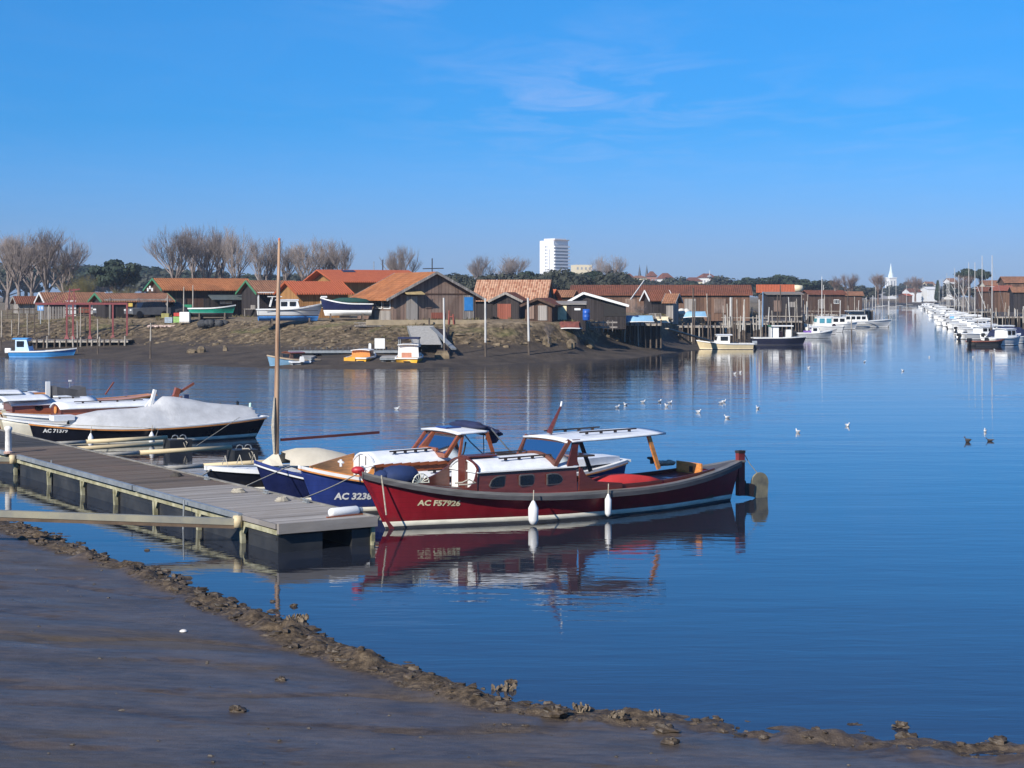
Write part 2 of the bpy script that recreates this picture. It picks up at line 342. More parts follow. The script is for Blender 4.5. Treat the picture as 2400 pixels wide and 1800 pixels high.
# water: dark tidal channel, fine ripples with calmer and breezier lanes
m, t, n, k, b = _nodes('tidal_water'); g = NG(t)
b.inputs['Base Color'].default_value = (0.021, 0.025, 0.036, 1); b.inputs['IOR'].default_value = 1.40; b.inputs['Specular IOR Level'].default_value = 0.5
lane = g.noise(g.coord((0.035, 0.14, 1)), 1.0, 3, 0.5, 0.4)
r1 = g.noise(g.coord((0.55, 1.9, 1)), 1.5, 3, 0.55, 0.3); r2 = g.noise(g.coord((0.12, 0.42, 1)), 1.0, 2, 0.5, 0.2)
hgt = g.math('ADD', g.math('MULTIPLY', r1, 0.035), g.math('MULTIPLY', r2, 0.10))
bn = n.new('ShaderNodeBump'); bn.inputs['Distance'].default_value = 1.0
ps = g.sep(g.coord()); bx = g.math('DIVIDE', g.math('SUBTRACT', 14.0, ps['X']), 30.0); by = g.math('DIVIDE', g.math('SUBTRACT', ps['Y'], 52.0), 25.0)
cl = lambda q: g.math('MINIMUM', g.math('MAXIMUM', q, 0.0), 1.0)
breeze = g.math('MULTIPLY', g.math('MULTIPLY', cl(bx), cl(by)), g.math('ADD', g.math('MULTIPLY', lane, 0.9), 0.35))
k.new(g.math('ADD', g.math('MULTIPLY', breeze, 0.10), 0.015), b.inputs['Roughness'])
k.new(g.math('ADD', g.math('ADD', g.math('MULTIPLY', lane, 0.34), -0.02), g.math('MULTIPLY', breeze, 0.8)), bn.inputs['Strength']); k.new(hgt, bn.inputs['Height']); k.new(bn.outputs[0], b.inputs['Normal'])
WATER = m
w = MB().add([(-1500, 5, 0), (1800, 5, 0), (1800, 2600, 0), (-1500, 2600, 0)], [(0, 1, 2, 3)])
struct(w.build('water', WATER))

# near mud bank: smooth wet mud, lumpy rubble ridge along the water on its left part
m, t, n, k, b = _nodes('wet_mud'); g = NG(t)
at = n.new('ShaderNodeAttribute'); at.attribute_name = 'rubble'; ru = at.outputs['Fac']
v = g.coord(); f1 = g.noise(g.coord((0.5, 1.1, 1)), 1.2, 6, 0.62, 0.6); f2 = g.noise(v, 9, 5, 0.6); f3 = g.noise(g.coord((0.35, 1.0, 1)), 0.55, 5, 0.6, 1.0)
mudc = g.mix(0.5, g.ramp(f1, [(0.36, (0.042, 0.033, 0.027)), (0.62, (0.13, 0.098, 0.074))]), g.ramp(g.noise(g.coord((1.2, 4.0, 1)), 3.0, 6, 0.7, 0.5), [(0.4, (0.036, 0.03, 0.028)), (0.62, (0.12, 0.098, 0.085))]))
rubc = g.ramp(f2, [(0.34, (0.03, 0.021, 0.013)), (0.52, (0.105, 0.074, 0.045)), (0.68, (0.21, 0.155, 0.095))])
dry = g.math('SMOOTH_MAX', g.math('MULTIPLY', g.math('SUBTRACT', f3, 0.52), 5.0), 0.0); dry = g.math('MINIMUM', dry, 1.0)
k.new(g.mix(ru, g.mix(g.math('MULTIPLY', dry, 0.7), mudc, (0.10, 0.08, 0.055)), rubc), b.inputs['Base Color'])
wet = g.noise(g.coord((0.4, 1.5, 1)), 1.1, 5, 0.6, 0.8)
ro = g.math('ADD', g.math('MULTIPLY', wet, 0.55), 0.10); ro = g.math('ADD', ro, g.math('MULTIPLY', dry, 0.25)); ro = g.math('MINIMUM', g.math('ADD', ro, g.math('MULTIPLY', ru, 0.3)), 0.95)
k.new(ro, b.inputs['Roughness']); b.inputs['Specular IOR Level'].default_value = 0.32
fine = g.math('ADD', g.math('MULTIPLY', g.noise(g.coord((1, 2.2, 1)), 4, 8, 0.72), 1.3), g.math('MULTIPLY', g.noise(v, 40, 4, 0.65), 0.5))
bn = n.new('ShaderNodeBump'); bn.inputs['Distance'].default_value = 0.05; k.new(g.math('ADD', g.math('MULTIPLY', ru, 0.6), 0.36), bn.inputs['Strength']); k.new(fine, bn.inputs['Height']); k.new(bn.outputs[0], b.inputs['Normal'])
MUD = m
def leftness(x, y): return np.clip((3.0 - x) / 4.0, 0, 1)          # ridge fades out to the right
def rub(x, y, s):
    wdt = 0.45 + 0.8 * fbm(x * 0.5, y * 0.5, 3, 31)
    a = np.clip((wdt - s) / 0.22, 0, 1) * np.clip(0.35 + leftness(x, y), 0, 1)
    p = np.clip((fbm(x * 0.7, y * 1.6, 4, 77) - 0.56) * 8, 0, 1) * np.clip(1 - s / 2.5, 0, 1) * np.clip((x + 2.5) / 2, 0, 1)
    return np.clip(np.maximum(a, p), 0, 1)
def near_z(x, y, s):
    L = leftness(x, y); sp = np.maximum(s, 0)
    z = 0.055 * sp + 0.02 * (fbm(x * 1.2, y * 2.5, 4, 3) - 0.5) * np.clip(sp, 0, 1) - 0.22 * np.maximum(-s, 0)
    cr = np.exp(-((s - 0.36) / 0.26) ** 2); lump = fbm(x * 2.0, y * 2.0, 3, 11); big = fbm(x * 0.55, y * 0.55, 2, 51)
    blocks = np.clip((lump - 0.40) * 3.4, 0, 1) * (0.35 + 0.9 * np.clip((big - 0.3) * 2.5, 0, 1))
    z = z + L * cr * (0.03 + 0.27 * blocks) + (1 - L) * np.exp(-((s - 0.5) / 0.6) ** 2) * 0.10 * np.clip((fbm(x * 2.2, y * 3.5, 4, 12) - 0.47) * 4, -0.4, 1)
    z = z + rub(x, y, s) * (0.09 * (fbm(x * 6, y * 6, 3, 8) - 0.45) + 0.10 * np.clip(fbm(x * 3.2, y * 3.2, 2, 62) - 0.52, 0, 1) * 4 * 0.5)
    z = z + 0.012 * (fbm(x * 3, y * 6, 3, 66) - 0.47) * np.clip(sp, 0, 1)
    z = z + (1 - L) * 0.075 * (fbm(x * 1.6, y * 4.0, 4, 44) - 0.5) * np.clip(s * 3 + 0.6, 0, 1) * np.clip((2.2 - s) / 1.2, 0, 1)
    # a shallow rill running sideways across the flat
    for a0, b0, c0, dp in ((23.3, -0.14, 0.25, 0.05), (20.9, 0.03, 0.12, 0.04), (26.2, -0.3, 0.2, 0.035), (19.2, -0.06, 0.2, 0.03)):
        rl = a0 + b0 * x + c0 * np.sin(x * 0.8 + a0) + 0.12 * np.sin(x * 2.3); z = z - dp * np.exp(-((y - rl) / 0.08) ** 2) * (sp > 0.8) * (0.4 + 0.9 * vnoise(x * 0.6, y * 0.1, 5))
    z = z - 0.03 * np.clip((fbm(x * 0.8, y * 2.2, 4, 201) - 0.60) * 9, 0, 1) * np.clip(sp - 0.7, 0, 1)
    return z
grid_mesh('mud_bank', np.arange(-16, 14.01, 0.075), np.arange(8, 42.01, 0.075), near_z, MUD, lambda x, y, s: (s > -1.6) & (y < 60) & (y < 46), {'rubble': rub})
grid_mesh('mud_slope', np.arange(-70, 45, 1.0), np.arange(-25, 70, 1.0), lambda x, y, s: 0.055 * np.maximum(s, 0) - 0.22 * np.maximum(-s, 0) - 0.07, MUD, lambda x, y, s: (s > -1.5) & (y < 70) & ((x < -15) | (x > 13.0) | (y < 9)), {'rubble': rub})

# loose rubble along the near shore and grit on the flat, too many bits to count
NROCK = plain('muddy_stone', (0.03, 0.022, 0.015), 0.6, 0.4, 5.0, c2=(0.11, 0.08, 0.052), bump=0.5)
def near_at_many(x, y): return near_z(x, y, sd(x, y))
rnd = random.Random(14); XS = np.array([rnd.uniform(-13, 9) for _ in range(15000)]); YS = np.array([rnd.uniform(16, 40) for _ in range(15000)]); SS = sd(XS, YS); ZS = near_z(XS, YS, SS); RU = rub(XS, YS, SS)
rb = MB(); gt = MB()
for x, y, z, s1, ru1 in zip(XS, YS, ZS, SS, RU):
    if s1 < -0.25 or s1 > 9: continue
    u = rnd.random()
    if s1 < 1.6 and (ru1 > .4 or (x > 0 and s1 < .9 and u < .4)):
        r = 0.014 + (0.062 if x < -1 else 0.036) * rnd.random() ** 2.8; rb.blob((x, y, z + r * .15), (r * rnd.uniform(1, 1.9), r * rnd.uniform(.8, 1.3), r * rnd.uniform(.5, .95)), rnd, 0.5, 6, 4)
    elif s1 > .9 and u < .06:
        r = 0.006 + 0.018 * rnd.random() ** 3; gt.blob((x, y, z), (r * 1.5, r, r * .7), rnd, .4, 5, 4)
stuff(rb.build('shore_rubble', NROCK)); stuff(gt.build('grit', plain('pale_grit', (.035, .028, .022), .7, .4, 3, c2=(.13, .11, .085))))
# far banks
m, t, n, k, b = _nodes('bank_ground'); g = NG(t)
at = n.new('ShaderNodeAttribute'); at.attribute_name = 'inland'; s_ = at.outputs['Fac']
v = g.coord(); f1 = g.noise(v, 0.45, 6, 0.65, 0.5); f2 = g.noise(v, 2.2, 5, 0.65); f3 = g.noise(v, 0.16, 4, 0.6, 0.5)
mud = g.ramp(f1, [(0.35, (0.042, 0.032, 0.024)), (0.65, (0.092, 0.071, 0.052))])
rubl = g.ramp(f2, [(0.38, (0.042, 0.031, 0.019)), (0.52, (0.11, 0.08, 0.047)), (0.66, (0.23, 0.172, 0.108))])
soil = g.ramp(f2, [(0.36, (0.10, 0.073, 0.042)), (0.64, (0.31, 0.238, 0.152))])
grs = g.ramp(f2, [(0.36, (0.06, 0.066, 0.02)), (0.64, (0.19, 0.165, 0.07))])
jit = g.math('ADD', s_, g.math('MULTIPLY', g.math('SUBTRACT', f1, 0.5), 11.0))
c = g.mix(g.math('MINIMUM', g.math('MAXIMUM', g.math('SUBTRACT', jit, 13.6), 0.0), 1.0), mud, rubl)
c = g.mix(g.math('MINIMUM', g.math('MAXIMUM', g.math('MULTIPLY', g.math('SUBTRACT', jit, 18.0), 0.5), 0.0), 1.0), c, soil)
gm = g.math('MULTIPLY', g.math('MINIMUM', g.math('MAXIMUM', g.math('MULTIPLY', g.math('SUBTRACT', f3, 0.52), 8.0), 0.0), 1.0), g.math('GREATER_THAN', jit, 16.5))
c = g.mix(g.math('MULTIPLY', gm, 0.85), c, grs)
k.new(c, b.inputs['Base Color']); b.inputs['Roughness'].default_value = 0.85; b.inputs['Specular IOR Level'].default_value = 0.3
k.new(g.bump(f2, 0.7, 0.15), b.inputs['Normal']); BANK = m
inl = {'inland': lambda x, y, s: seff(x, y, s)}
grid_mesh('river_bank', np.arange(-75, 45.1, 0.5), np.arange(110, 232.1, 0.5), bank_z, BANK, lambda x, y, s: (s > -2.5) & (y > 95), inl)
cx_l = np.concatenate([np.arange(-1500, -160, 60), np.arange(-160, 560, 5), np.arange(560, 1801, 60)])
cy_l = np.concatenate([np.arange(55, 1000, 5), np.arange(1000, 2601, 60)])
grid_mesh('ground', cx_l, cy_l, lambda x, y, s: bank_z(x, y, s) - 0.12 - 0.7 * ((x > -74) & (x < 44) & (y > 111) & (y < 231)) - 0.35, BANK, lambda x, y, s: (s > -14) & (((y > 95) | (x > 30))), inl)

# rubble facing of the far bank, too many stones to count
STONE = plain('bank_stone', (0.08, 0.06, 0.036), 0.9, 0.45, 1.6, c2=(0.25, 0.19, 0.118), bump=0.3)
rnd = random.Random(4); rb = MB(); gb = MB()
XS = np.array([rnd.uniform(-48, 40) for _ in range(16000)]); YS = np.array([rnd.uniform(114, 215) for _ in range(16000)]); SS = seff(XS, YS, sd(XS, YS)); ZS = bank_z(XS, YS); GM = fbm(XS * .16, YS * .16, 2, 91)
DRYG = plain('dry_grass', (0.19, 0.145, 0.075), 0.9, 0.3, 0.6, c2=(0.115, 0.105, 0.042)); ns = ng = 0
for x, y, z, q, gm_ in zip(XS, YS, ZS, SS, GM):
    if 12.2 < q < 19.5 and ns < 1100 and rnd.random() < (.9 if 13.5 < q < 17.5 else .4):
        ns += 1; r = 0.06 + 0.2 * rnd.random() ** 2.2; rb.blob((x, y, z), (r * rnd.uniform(1, 1.8), r, r * 0.7), rnd, 0.45, 6, 4)
    elif 14.5 < q < 34 and gm_ > .46 and ng < 1500:
        ng += 1
        for k_ in range(5):
            an = rnd.uniform(0, 6.28); h = rnd.uniform(0.06, 0.26); dx, dy = math.cos(an) * 0.07, math.sin(an) * 0.07; l = rnd.uniform(-0.15, 0.15)
            gb.add([(x - dx + l, y - dy, z - 0.05), (x + dx + l, y + dy, z - 0.05), (x + l * 2 + dy, y + dx, z + h)], [(0, 1, 2)])
stuff(rb.build('stone_facing', STONE)); stuff(gb.build('grass', DRYG))
def ray_ground(px, py):                          # where the line of sight through a photo pixel first meets the far bank
    Ys = np.arange(100, 420, 0.2); xs = (px - CX) * Ys / F; zr = H - (py - YH) * Ys / F; zz_ = np.maximum(bank_z(xs, Ys), 0)
    i = int(np.argmax(zr <= zz_)); return Vector((xs[i], Ys[i], zz_[i]))
# stones and oyster clumps of the near shore, each its own
SHELL = plain('oyster_shell', (0.085, 0.06, 0.038), 0.8, 0.35, 8.0, c2=(0.26, 0.205, 0.14), bump=0.3)
def near_at(x, y): x = np.array([x]); y = np.array([y]); return float(near_z(x, y, sd(x, y))[0])
def ground_px(px, py):
    z = 0.1
    for _ in range(6): p = G(px, py, z); z = near_at(p.x, p.y)
    return p
for (px, py, r, lab) in [(345, 1290, .05, 'small dark stone just breaking the water below the metal arm'), (640, 1410, .045, 'small stone in the water beside another, under the mast reflection'), (688, 1421, .06, 'rounder small stone in the water nearest the mud ridge'),
                         (1200, 1600, .07, 'round brown stone alone in the shallow water'), (658, 1595, .07, 'small angular stone lying on the smooth grey mud'), (1570, 1742, .09, 'flat dark stone half sunk in wet mud'),
                         (2008, 1712, .12, 'rounded brown stone at the water edge, largest near the right'), (2112, 1704, .09, 'pointed brown stone standing in the water'), (2172, 1718, .12, 'flat topped stone just off the shore'), (2125, 1732, .11, 'brown stone on the mud behind the pointed one'), (2340, 1742, .11, 'pale brown stone at the far right shore'),
                         (555, 1667, .1, 'dark flat slab at the start of the rill'), (1300, 1672, .14, 'low rounded stone in rubble mud by the shallows'), (1660, 1677, .12, 'round tan stone at the shoreline right of the oyster clumps'), (1560, 1715, .13, 'grey rounded stone among small puddles')]:
    p = G(px, py, 0.0) if py < 1440 or (px, py) in ((1200, 1600), (2112, 1704)) else ground_px(px, py)
    r *= .72; o = MB().blob((0, 0, 0), (r * 1.45, r, r * 0.8), random.Random(px), 0.34, 10, 8).build('stone', NROCK, None, False); o.location = (p.x, p.y, p.z + r * 0.15); tag(o, lab, 'stone')
for (px, py, sc, lab) in [(1262, 1615, 1.0, 'tall oyster clump standing alone in the shallow water'), (1180, 1628, 1.5, 'long oyster clump with a dark hollow at the end of the ridge'), (1335, 1645, 1.25, 'wide oyster clump at the water edge, left of the rubble'), (1365, 1668, 1.0, 'small oyster clump below the wide one'), (1450, 1688, 1.1, 'pale oyster clump on wet mud'), (1578, 1662, 0.9, 'upright spiky oyster clump at the shoreline'), (1535, 1678, 0.7, 'little oyster clump beside the spiky one'), (700, 1462, 1.5, 'oyster encrusted block on the ridge in the left half')]:
    p = ground_px(px, py); rr = random.Random(px); mb = MB(); sc *= 0.72
    mb.blob((0, 0, 0.02 * sc), (0.10 * sc, 0.07 * sc, 0.07 * sc), rr, 0.3)
    for i in range(26):
        an = rr.uniform(0, 6.28); d = rr.uniform(0, 0.11) * sc; c = Vector((math.cos(an) * d * 1.4, math.sin(an) * d, rr.uniform(0, 0.07) * sc)); h = rr.uniform(0.05, 0.10) * sc; tl = Vector((rr.uniform(-.5, .5), rr.uniform(-.5, .5), 1)).normalized() * h; wv = Vector((math.cos(an * 3), math.sin(an * 3), 0)) * h * 0.33; th = wv.cross(tl).normalized() * 0.008
        mb.loft([[c - wv * .6 - th, c + wv * .6 - th, c + wv * .6 + th, c - wv * .6 + th], [c + tl * .6 - wv - th, c + tl * .6 + wv - th, c + tl * .6 + wv + th, c + tl * .6 - wv + th], [c + tl - wv * .3 - th, c + tl + wv * .3 - th, c + tl + wv * .3 + th, c + tl - wv * .3 + th]])
    o = mb.build('oyster_clump', SHELL); o.location = p; tag(o, lab, 'oyster clump')
p = ground_px(430, 1480); o = MB().lathe([(0.0, 0.03), (0.03, 0.028), (0.055, 0.012), (0.06, 0.0)], (0, 0, 0), 10).build('shell', plain('bleached_shell', (0.7, 0.66, 0.6), 0.6), None, True); o.location = p; tag(o, 'single white shell lying on the smooth grey mud', 'shell')
# ------------------------------------------------------------------ boat kit (local x runs aft from the bow, z = 0 at the waterline)
class Hull:
    def __init__(s, L, B, zb, zm, zs, stern=0.6, rake=0.5, srake=0.1, tm=0.6, full=0.45, pw=2.2, zbot=-0.35, kb=0.85, km=0.3, ks=None, pb=2.0):
        s.__dict__.update(locals()); s.ks = km if ks is None else ks
    def sh(s, t): return s.zm + ((s.zb - s.zm) * ((s.tm - t) / s.tm) ** s.pb if t < s.tm else (s.zs - s.zm) * ((t - s.tm) / (1 - s.tm)) ** 2)
    def hb(s, t):
        f = 1 - (1 - t / s.full) ** s.pw if t < s.full else 1 - (1 - s.stern) * ((t - s.full) / (1 - s.full)) ** 2.2
        return max(0.02, s.B / 2 * f)
    def pt(s, t, z):
        q = min(1.15, max(0.0, (z - s.zbot) / (s.sh(t) - s.zbot))); k = s.kb + (s.km - s.kb) * min(1, t / 0.4)
        if t > 0.7: k += (s.ks - s.km) * ((t - 0.7) / 0.3) ** 2
        return t * s.L + s.rake * (1 - q) * (1 - t) ** 5 - s.srake * (1 - q) * t ** 5, s.hb(t) * q ** k
    def t_at(s, x, z):
        t = x / s.L
        for _ in range(12): t += (x - s.pt(t, z)[0]) / s.L * 0.8; t = min(1, max(0, t))
        return t
    def ts(s, n, a=0.0, b=1.0): return [a + (b - a) * (1 - math.cos(math.pi * i / n)) / 2 if (a, b) == (0, 1) else a + (b - a) * i / n for i in range(n + 1)]
    def skin(s, zl, zh, m=4, n=30, out=0.0):
        mb = MB(); rings = []
        for t in s.ts(n):
            a, c = zl(t), zh(t); row = []
            for j in range(m + 1):
                z = a + (c - a) * j / m; x, y = s.pt(t, z); row.append((x, -y - out, z))
            for j in range(m, -1, -1):
                z = a + (c - a) * j / m; x, y = s.pt(t, z); row.append((x, y + out, z))
            rings.append(row)
        mb.loft(rings, False, False); w = 2 * m + 2
        for base in (0, len(mb.v) - w):
            for j in range(m): mb.f.append((base + j, base + w - 1 - j, base + w - 2 - j, base + j + 1)); mb.m.append(0)
        return mb
    def rail(s, lo, hi, o1, o2, t0=0.0, t1=1.0, n=30, cap=True):
        mb = MB()
        for sg in (-1, 1):
            rings = []
            for t in s.ts(n, t0, t1):
                z = s.sh(t); x, y = s.pt(t, z); yo = y + o1; yi = max(0.0, y + o2)
                rings.append([(x, sg * yo, z + lo), (x, sg * yo, z + hi), (x, sg * yi, z + hi), (x, sg * yi, z + lo)])
            mb.loft(rings)
        if cap and t1 >= 1 and s.hb(1) > 0.1:
            z = s.sh(1); x, y = s.pt(1, z); mb.box((x - (o1 + o2) / 2, 0, z + (lo + hi) / 2), (abs(o1 - o2) + 0.02, 2 * y, hi - lo - 0.004))
        return mb
    def deck(s, drop=0.03, camber=0.04, cock=None, n=36, m=6, t0=0.0, t1=1.0):
        mb = MB(); z_ = lambda t, y: s.sh(t) - drop + camber * (1 - (y / s.hb(t)) ** 2)
        def strip(ta, tb, fa, fb, sg=None):
            nn = max(2, int(n * (tb - ta))); rings = []
            for t in [ta + (tb - ta) * i / nn for i in range(nn + 1)]:
                x, b = s.pt(t, s.sh(t)); rings.append([(x, y, z_(t, y)) for y in [b * (fa + (fb - fa) * j / m) for j in range(m + 1)]])
            mb.loft(rings, False, False)
        if cock:
            c0, c1, fr = cock; strip(t0, c0, -1, 1); strip(c0, c1, -1, -fr); strip(c0, c1, fr, 1)
            if c1 < t1: strip(c1, t1, -1, 1)
        else: strip(t0, t1, -1, 1)
        return mb
    def well(s, cock, zf, n=14, drop=0.03, th=0.0):
        c0, c1, fr = cock; mb = MB(); rings = []
        for i in range(n + 1):
            t = c0 + (c1 - c0) * i / n; x, b = s.pt(t, s.sh(t)); y = b * fr; z = s.sh(t) - drop; yb = min(y, s.pt(t, max(zf, -0.2))[1] * 0.95)
            xb = max(x, s.pt(t, zf)[0] + .02); rings.append([(x, -y, z), (xb, -yb, zf), (xb, yb, zf), (x, y, z)])
        mb.loft(rings, False, False)
        for r in (rings[0], rings[-1]): mb.add(r, [(0, 1, 2, 3)])
        return mb
    def coaming(s, cock, hfun, th=0.03, lo=-0.06, n=16, ends=(True, True)):
        c0, c1, fr = cock; mb = MB(); e = []
        for sg in (-1, 1):
            rings = []
            for i in range(n + 1):
                t = c0 + (c1 - c0) * i / n; x, b = s.pt(t, s.sh(t)); y = b * fr; z = s.sh(t); h = hfun(i / n)
                rings.append([(x, sg * y, z + lo), (x, sg * y, z + h), (x, sg * (y - th), z + h), (x, sg * (y - th), z + lo)])
            mb.loft(rings)
        for k, t, i in ((0, c0, 0), (1, c1, 1)):
            if ends[k]:
                x, b = s.pt(t, s.sh(t)); y = b * fr - th - 0.004; mb.box((x, 0, s.sh(t) + (lo + hfun(i)) / 2), (th, 2 * y, hfun(i) - lo))
        return mb
    def text(s, string, x0, z0, h, mat, parent, side=-1, slope=0.0, name='registration_number', width=None):
        me = text_mesh(string, h, width); n = len(me.vertices)
        for v in me.vertices:
            x = x0 + v.co.x; z = z0 + v.co.y + slope * v.co.x; t = s.t_at(x, z); v.co = (x, side * (s.pt(t, z)[1] + 0.008), z)
        me.materials.append(mat); o = bpy.data.objects.new(name, me); COL.objects.link(o); o.parent = parent; return o
def text_mesh(string, h, width=None):
    cu = bpy.data.curves.new('lettering', 'FONT'); cu.body = string; cu.size = h * 1.4; cu.resolution_u = 2; cu.offset = h * 0.055; cu.fill_mode = 'FRONT'
    o = bpy.data.objects.new('lettering', cu); COL.objects.link(o); dg = bpy.context.evaluated_depsgraph_get(); me = bpy.data.meshes.new_from_object(o.evaluated_get(dg))
    bpy.data.objects.remove(o); bpy.data.curves.remove(cu)
    if width:
        mx_ = max(v.co.x for v in me.vertices); k = width / mx_
        for v in me.vertices: v.co.x *= k
    return me
def boat_shell(root, hl, topm, railm, deckm, stripe=(0.06, 0.17), bottomm=None, stripem=None, cock=None, wellm=None, zf=0.1, rail=(-0.10, 0.02, 0.05, -0.07), drop=0.03, camber=0.05):
    lo, hi = stripe
    hl.skin(lambda t: hi, lambda t: hl.sh(t), 5).build('hull', topm, root, True)
    hl.skin(lambda t: lo, lambda t: hi, 1).build('boot_stripe', stripem or STRIPE, root, True)
    hl.skin(lambda t: hl.zbot + 0.02, lambda t: lo, 3).build('bottom', bottomm or ANTIF, root, True)
    hl.deck(drop, camber, cock).build('deck', deckm, root)
    if railm: hl.rail(*rail).build('rub_rail', railm, root)
    if cock: hl.well(cock, zf, drop=drop).build('cockpit', wellm or INT, root)
def trunk(x0, x1, w0, w1, zb, z0, z1, n=8, taper=0.06):   # closed box of a cabin, sides leaning in slightly
    mb = MB(); rings = []
    for i in range(n + 1):
        f = i / n; x = x0 + (x1 - x0) * f; w = w0 + (w1 - w0) * f; z = z0 + (z1 - z0) * f
        rings.append([(x, -w, zb), (x, -w + taper, z), (x, w - taper, z), (x, w, zb)])
    return mb.loft(rings)
def roofslab(x0, x1, w0, w1, z0, z1, crown, th=0.035, n=10, m=10, bulge=0.0, sag=0.0):
    mb = MB(); rings = []
    for i in range(n + 1):
        f = i / n; x = x0 + (x1 - x0) * f; w = (w0 + (w1 - w0) * f) + bulge * math.sin(math.pi * f); z = z0 + (z1 - z0) * f + sag * math.sin(math.pi * f)
        top = [(x, w * (2 * j / m - 1), z + crown * (1 - (2 * j / m - 1) ** 2)) for j in range(m + 1)]
        rings.append(top + [(a, b_, c - th) for a, b_, c in reversed(top)])
    return mb.loft(rings)
def handrail(x0, x1, y, z, mat, root, z1=None, name='handrail'):
    mb = MB(); z1 = z if z1 is None else z1; n = 4
    mb.beam((x0, y, z + 0.05), (x1, y, z1 + 0.05), 0.035, 0.03)
    for i in range(n): f = (i + 0.5) / n; mb.box((x0 + (x1 - x0) * f, y, z + (z1 - z) * f + 0.018), (0.07, 0.03, 0.05))
    return mb.build(name, mat, root)
def port_light(root, x, y, z, w, h, side, fm=GALV, shape='rect', face=None):      # window framed on a cabin side
    pts = []
    if shape == 'rect': pts = [(-.5, -.38), (-.4, -.5), (.4, -.5), (.5, -.38), (.5, .38), (.4, .5), (-.4, .5), (-.5, .38)]
    elif shape == 'arch': pts = [(-.5, -.3), (-.42, -.45), (.5, -.5), (.5, .5), (.2, .48), (-.1, .38), (-.35, .15)]
    elif shape == 'tear': pts = [(-.5, -.5), (-.5, .42), (-.2, .5), (.2, .42), (.4, .2), (.5, -.1), (.42, -.38), (.2, -.5)]
    else: pts = [(0.5 * math.cos(a * math.pi / 6), 0.5 * math.sin(a * math.pi / 6)) for a in range(12)]
    f = MB().prism([(a * (w + .05), b_ * (h + .05)) for a, b_ in pts], 0.03, lambda a, b_, k: (x + a, y + side * (k - 0.012), z + b_)).build('window', fm, root)
    MB().prism([(a * w, b_ * h) for a, b_ in pts], 0.034, lambda a, b_, k: (x + a, y + side * (k - 0.01), z + b_)).build('pane', DGLASS, f)
    return f
def outboard(root, x, z, name='outboard_motor', cowl=BLACKP, tilt=0.0, sc=1.0):
    e = MB(); e.loft([[(x + sc * q, sc * yy, z + sc * zz) for yy, zz in ((-.13, .25), (.13, .25), (.15, .4), (.1, .62), (-.1, .62), (-.15, .4))] for q in (0.02, 0.12, 0.36, 0.46)])
    o = e.build(name, cowl, root)
    MB().beam((x + .16 * sc, 0, z + .3 * sc), (x + (.2 + tilt * 0.6) * sc, 0, z - (.45 - tilt * .35) * sc), 0.12 * sc, 0.2 * sc).build('motor_leg', BLACKP, root)
    return o
def fender(p, r, h, label, group=None, mat=WHITE, hang=0.25):
    t = thing('fender', label, 'fender', p, 0, group)
    MB().lathe([(0.0, 0), (r * .6, 0.02), (r, r), (r, h - r * 1.2), (r * .55, h - .03), (r * .3, h + .02), (0, h + .04)], (0, 0, 0), 14).build('bumper', mat, t, True)
    MB().path([(0, 0, h), (0.01, 0.06, h + hang)], 0.012, 5).build('lanyard', ROPE, t); return t
def rope(pts, label, r=0.012, sag=0.0, mat=ROPE, group=None):
    pts = [Vector(p) for p in pts]
    if len(pts) == 2:
        a, b_ = pts; pts = [a.lerp(b_, i / 8) + Vector((0, 0, -sag * 4 * (i / 8) * (1 - i / 8))) for i in range(9)]
    o = MB().path(pts, r, 5).build('mooring_rope', mat); return tag(o, label, 'rope', group)

# ------------------------------------------------------------------ the floating pontoon
pt = thing('floating_pontoon', 'long floating pontoon with grey and brown plank decks and yellowed side beams', 'pontoon', D(0, 0, 0), DANG)
# local: x across (v), y along (u), z up
def deck_sec(u0, u1, w0, w1, mat, name, zt=DZ, bw=0.145, seed=1, lab=None):
    mb = MB(); u = u0; r = random.Random(seed)
    while u < u1 - 0.01:
        e = min(u + bw - 0.02, u1); mb.box(((w0 + w1) / 2 + r.uniform(-.008, .008), (u + e) / 2, zt - 0.02 + r.uniform(-.004, .004)), (w1 - w0, e - u, 0.04), r.uniform(-.002, .002)); u += bw
    o = mb.build(name, mat, pt)
    if lab: o['label'] = lab
    return o
GREYD = planks('silver_grey_boards', (0.2, 0.185, 0.17), (0.46, 0.43, 0.395), 0.145, 'y', 0.8, 0.0, (0.6, 6, 3), stain=(0.3, 0.26, 0.22))
BROWND = planks('old_brown_boards', (0.055, 0.049, 0.041), (0.175, 0.148, 0.12), 0.145, 'y', 0.85, 0.0, (0.6, 6, 3), stain=(0.17, 0.12, 0.09))
CHARD = planks('charcoal_boards', (0.04, 0.04, 0.04), (0.09, 0.086, 0.084), 0.145, 'y', 0.8, 0.0, (0.6, 6, 3))
deck_sec(0.1, 7.2, 0.03, 2.13, GREYD, 'deck', lab='newer silver grey plank deck', seed=1)
deck_sec(7.22, 19.6, 0.03, 2.13, BROWND, 'deck', lab='old brown plank deck', seed=2)
deck_sec(19.64, 46.0, 0.03, 2.13, CHARD, 'deck', lab='charcoal plank deck', seed=3)
mb = MB(); mb.box((1.08, 0.05, DZ - 0.07), (2.16, 0.09, 0.2)); mb.build('front_board', GREYD, pt)
EDGE = planks('silver_grey_edge', (0.19, 0.175, 0.165), (0.33, 0.3, 0.28), 0.9, 'y', 0.8, 0.0, (6, 0.5, 3))
mb = MB(); mb.box((0.0, 1.06, DZ - 0.03), (0.05, 1.9, 0.10)); mb.box((0.0, 4.75, DZ - 0.03), (0.05, 4.9, 0.1)); mb.build('edge_board', EDGE, pt)
mb = MB()
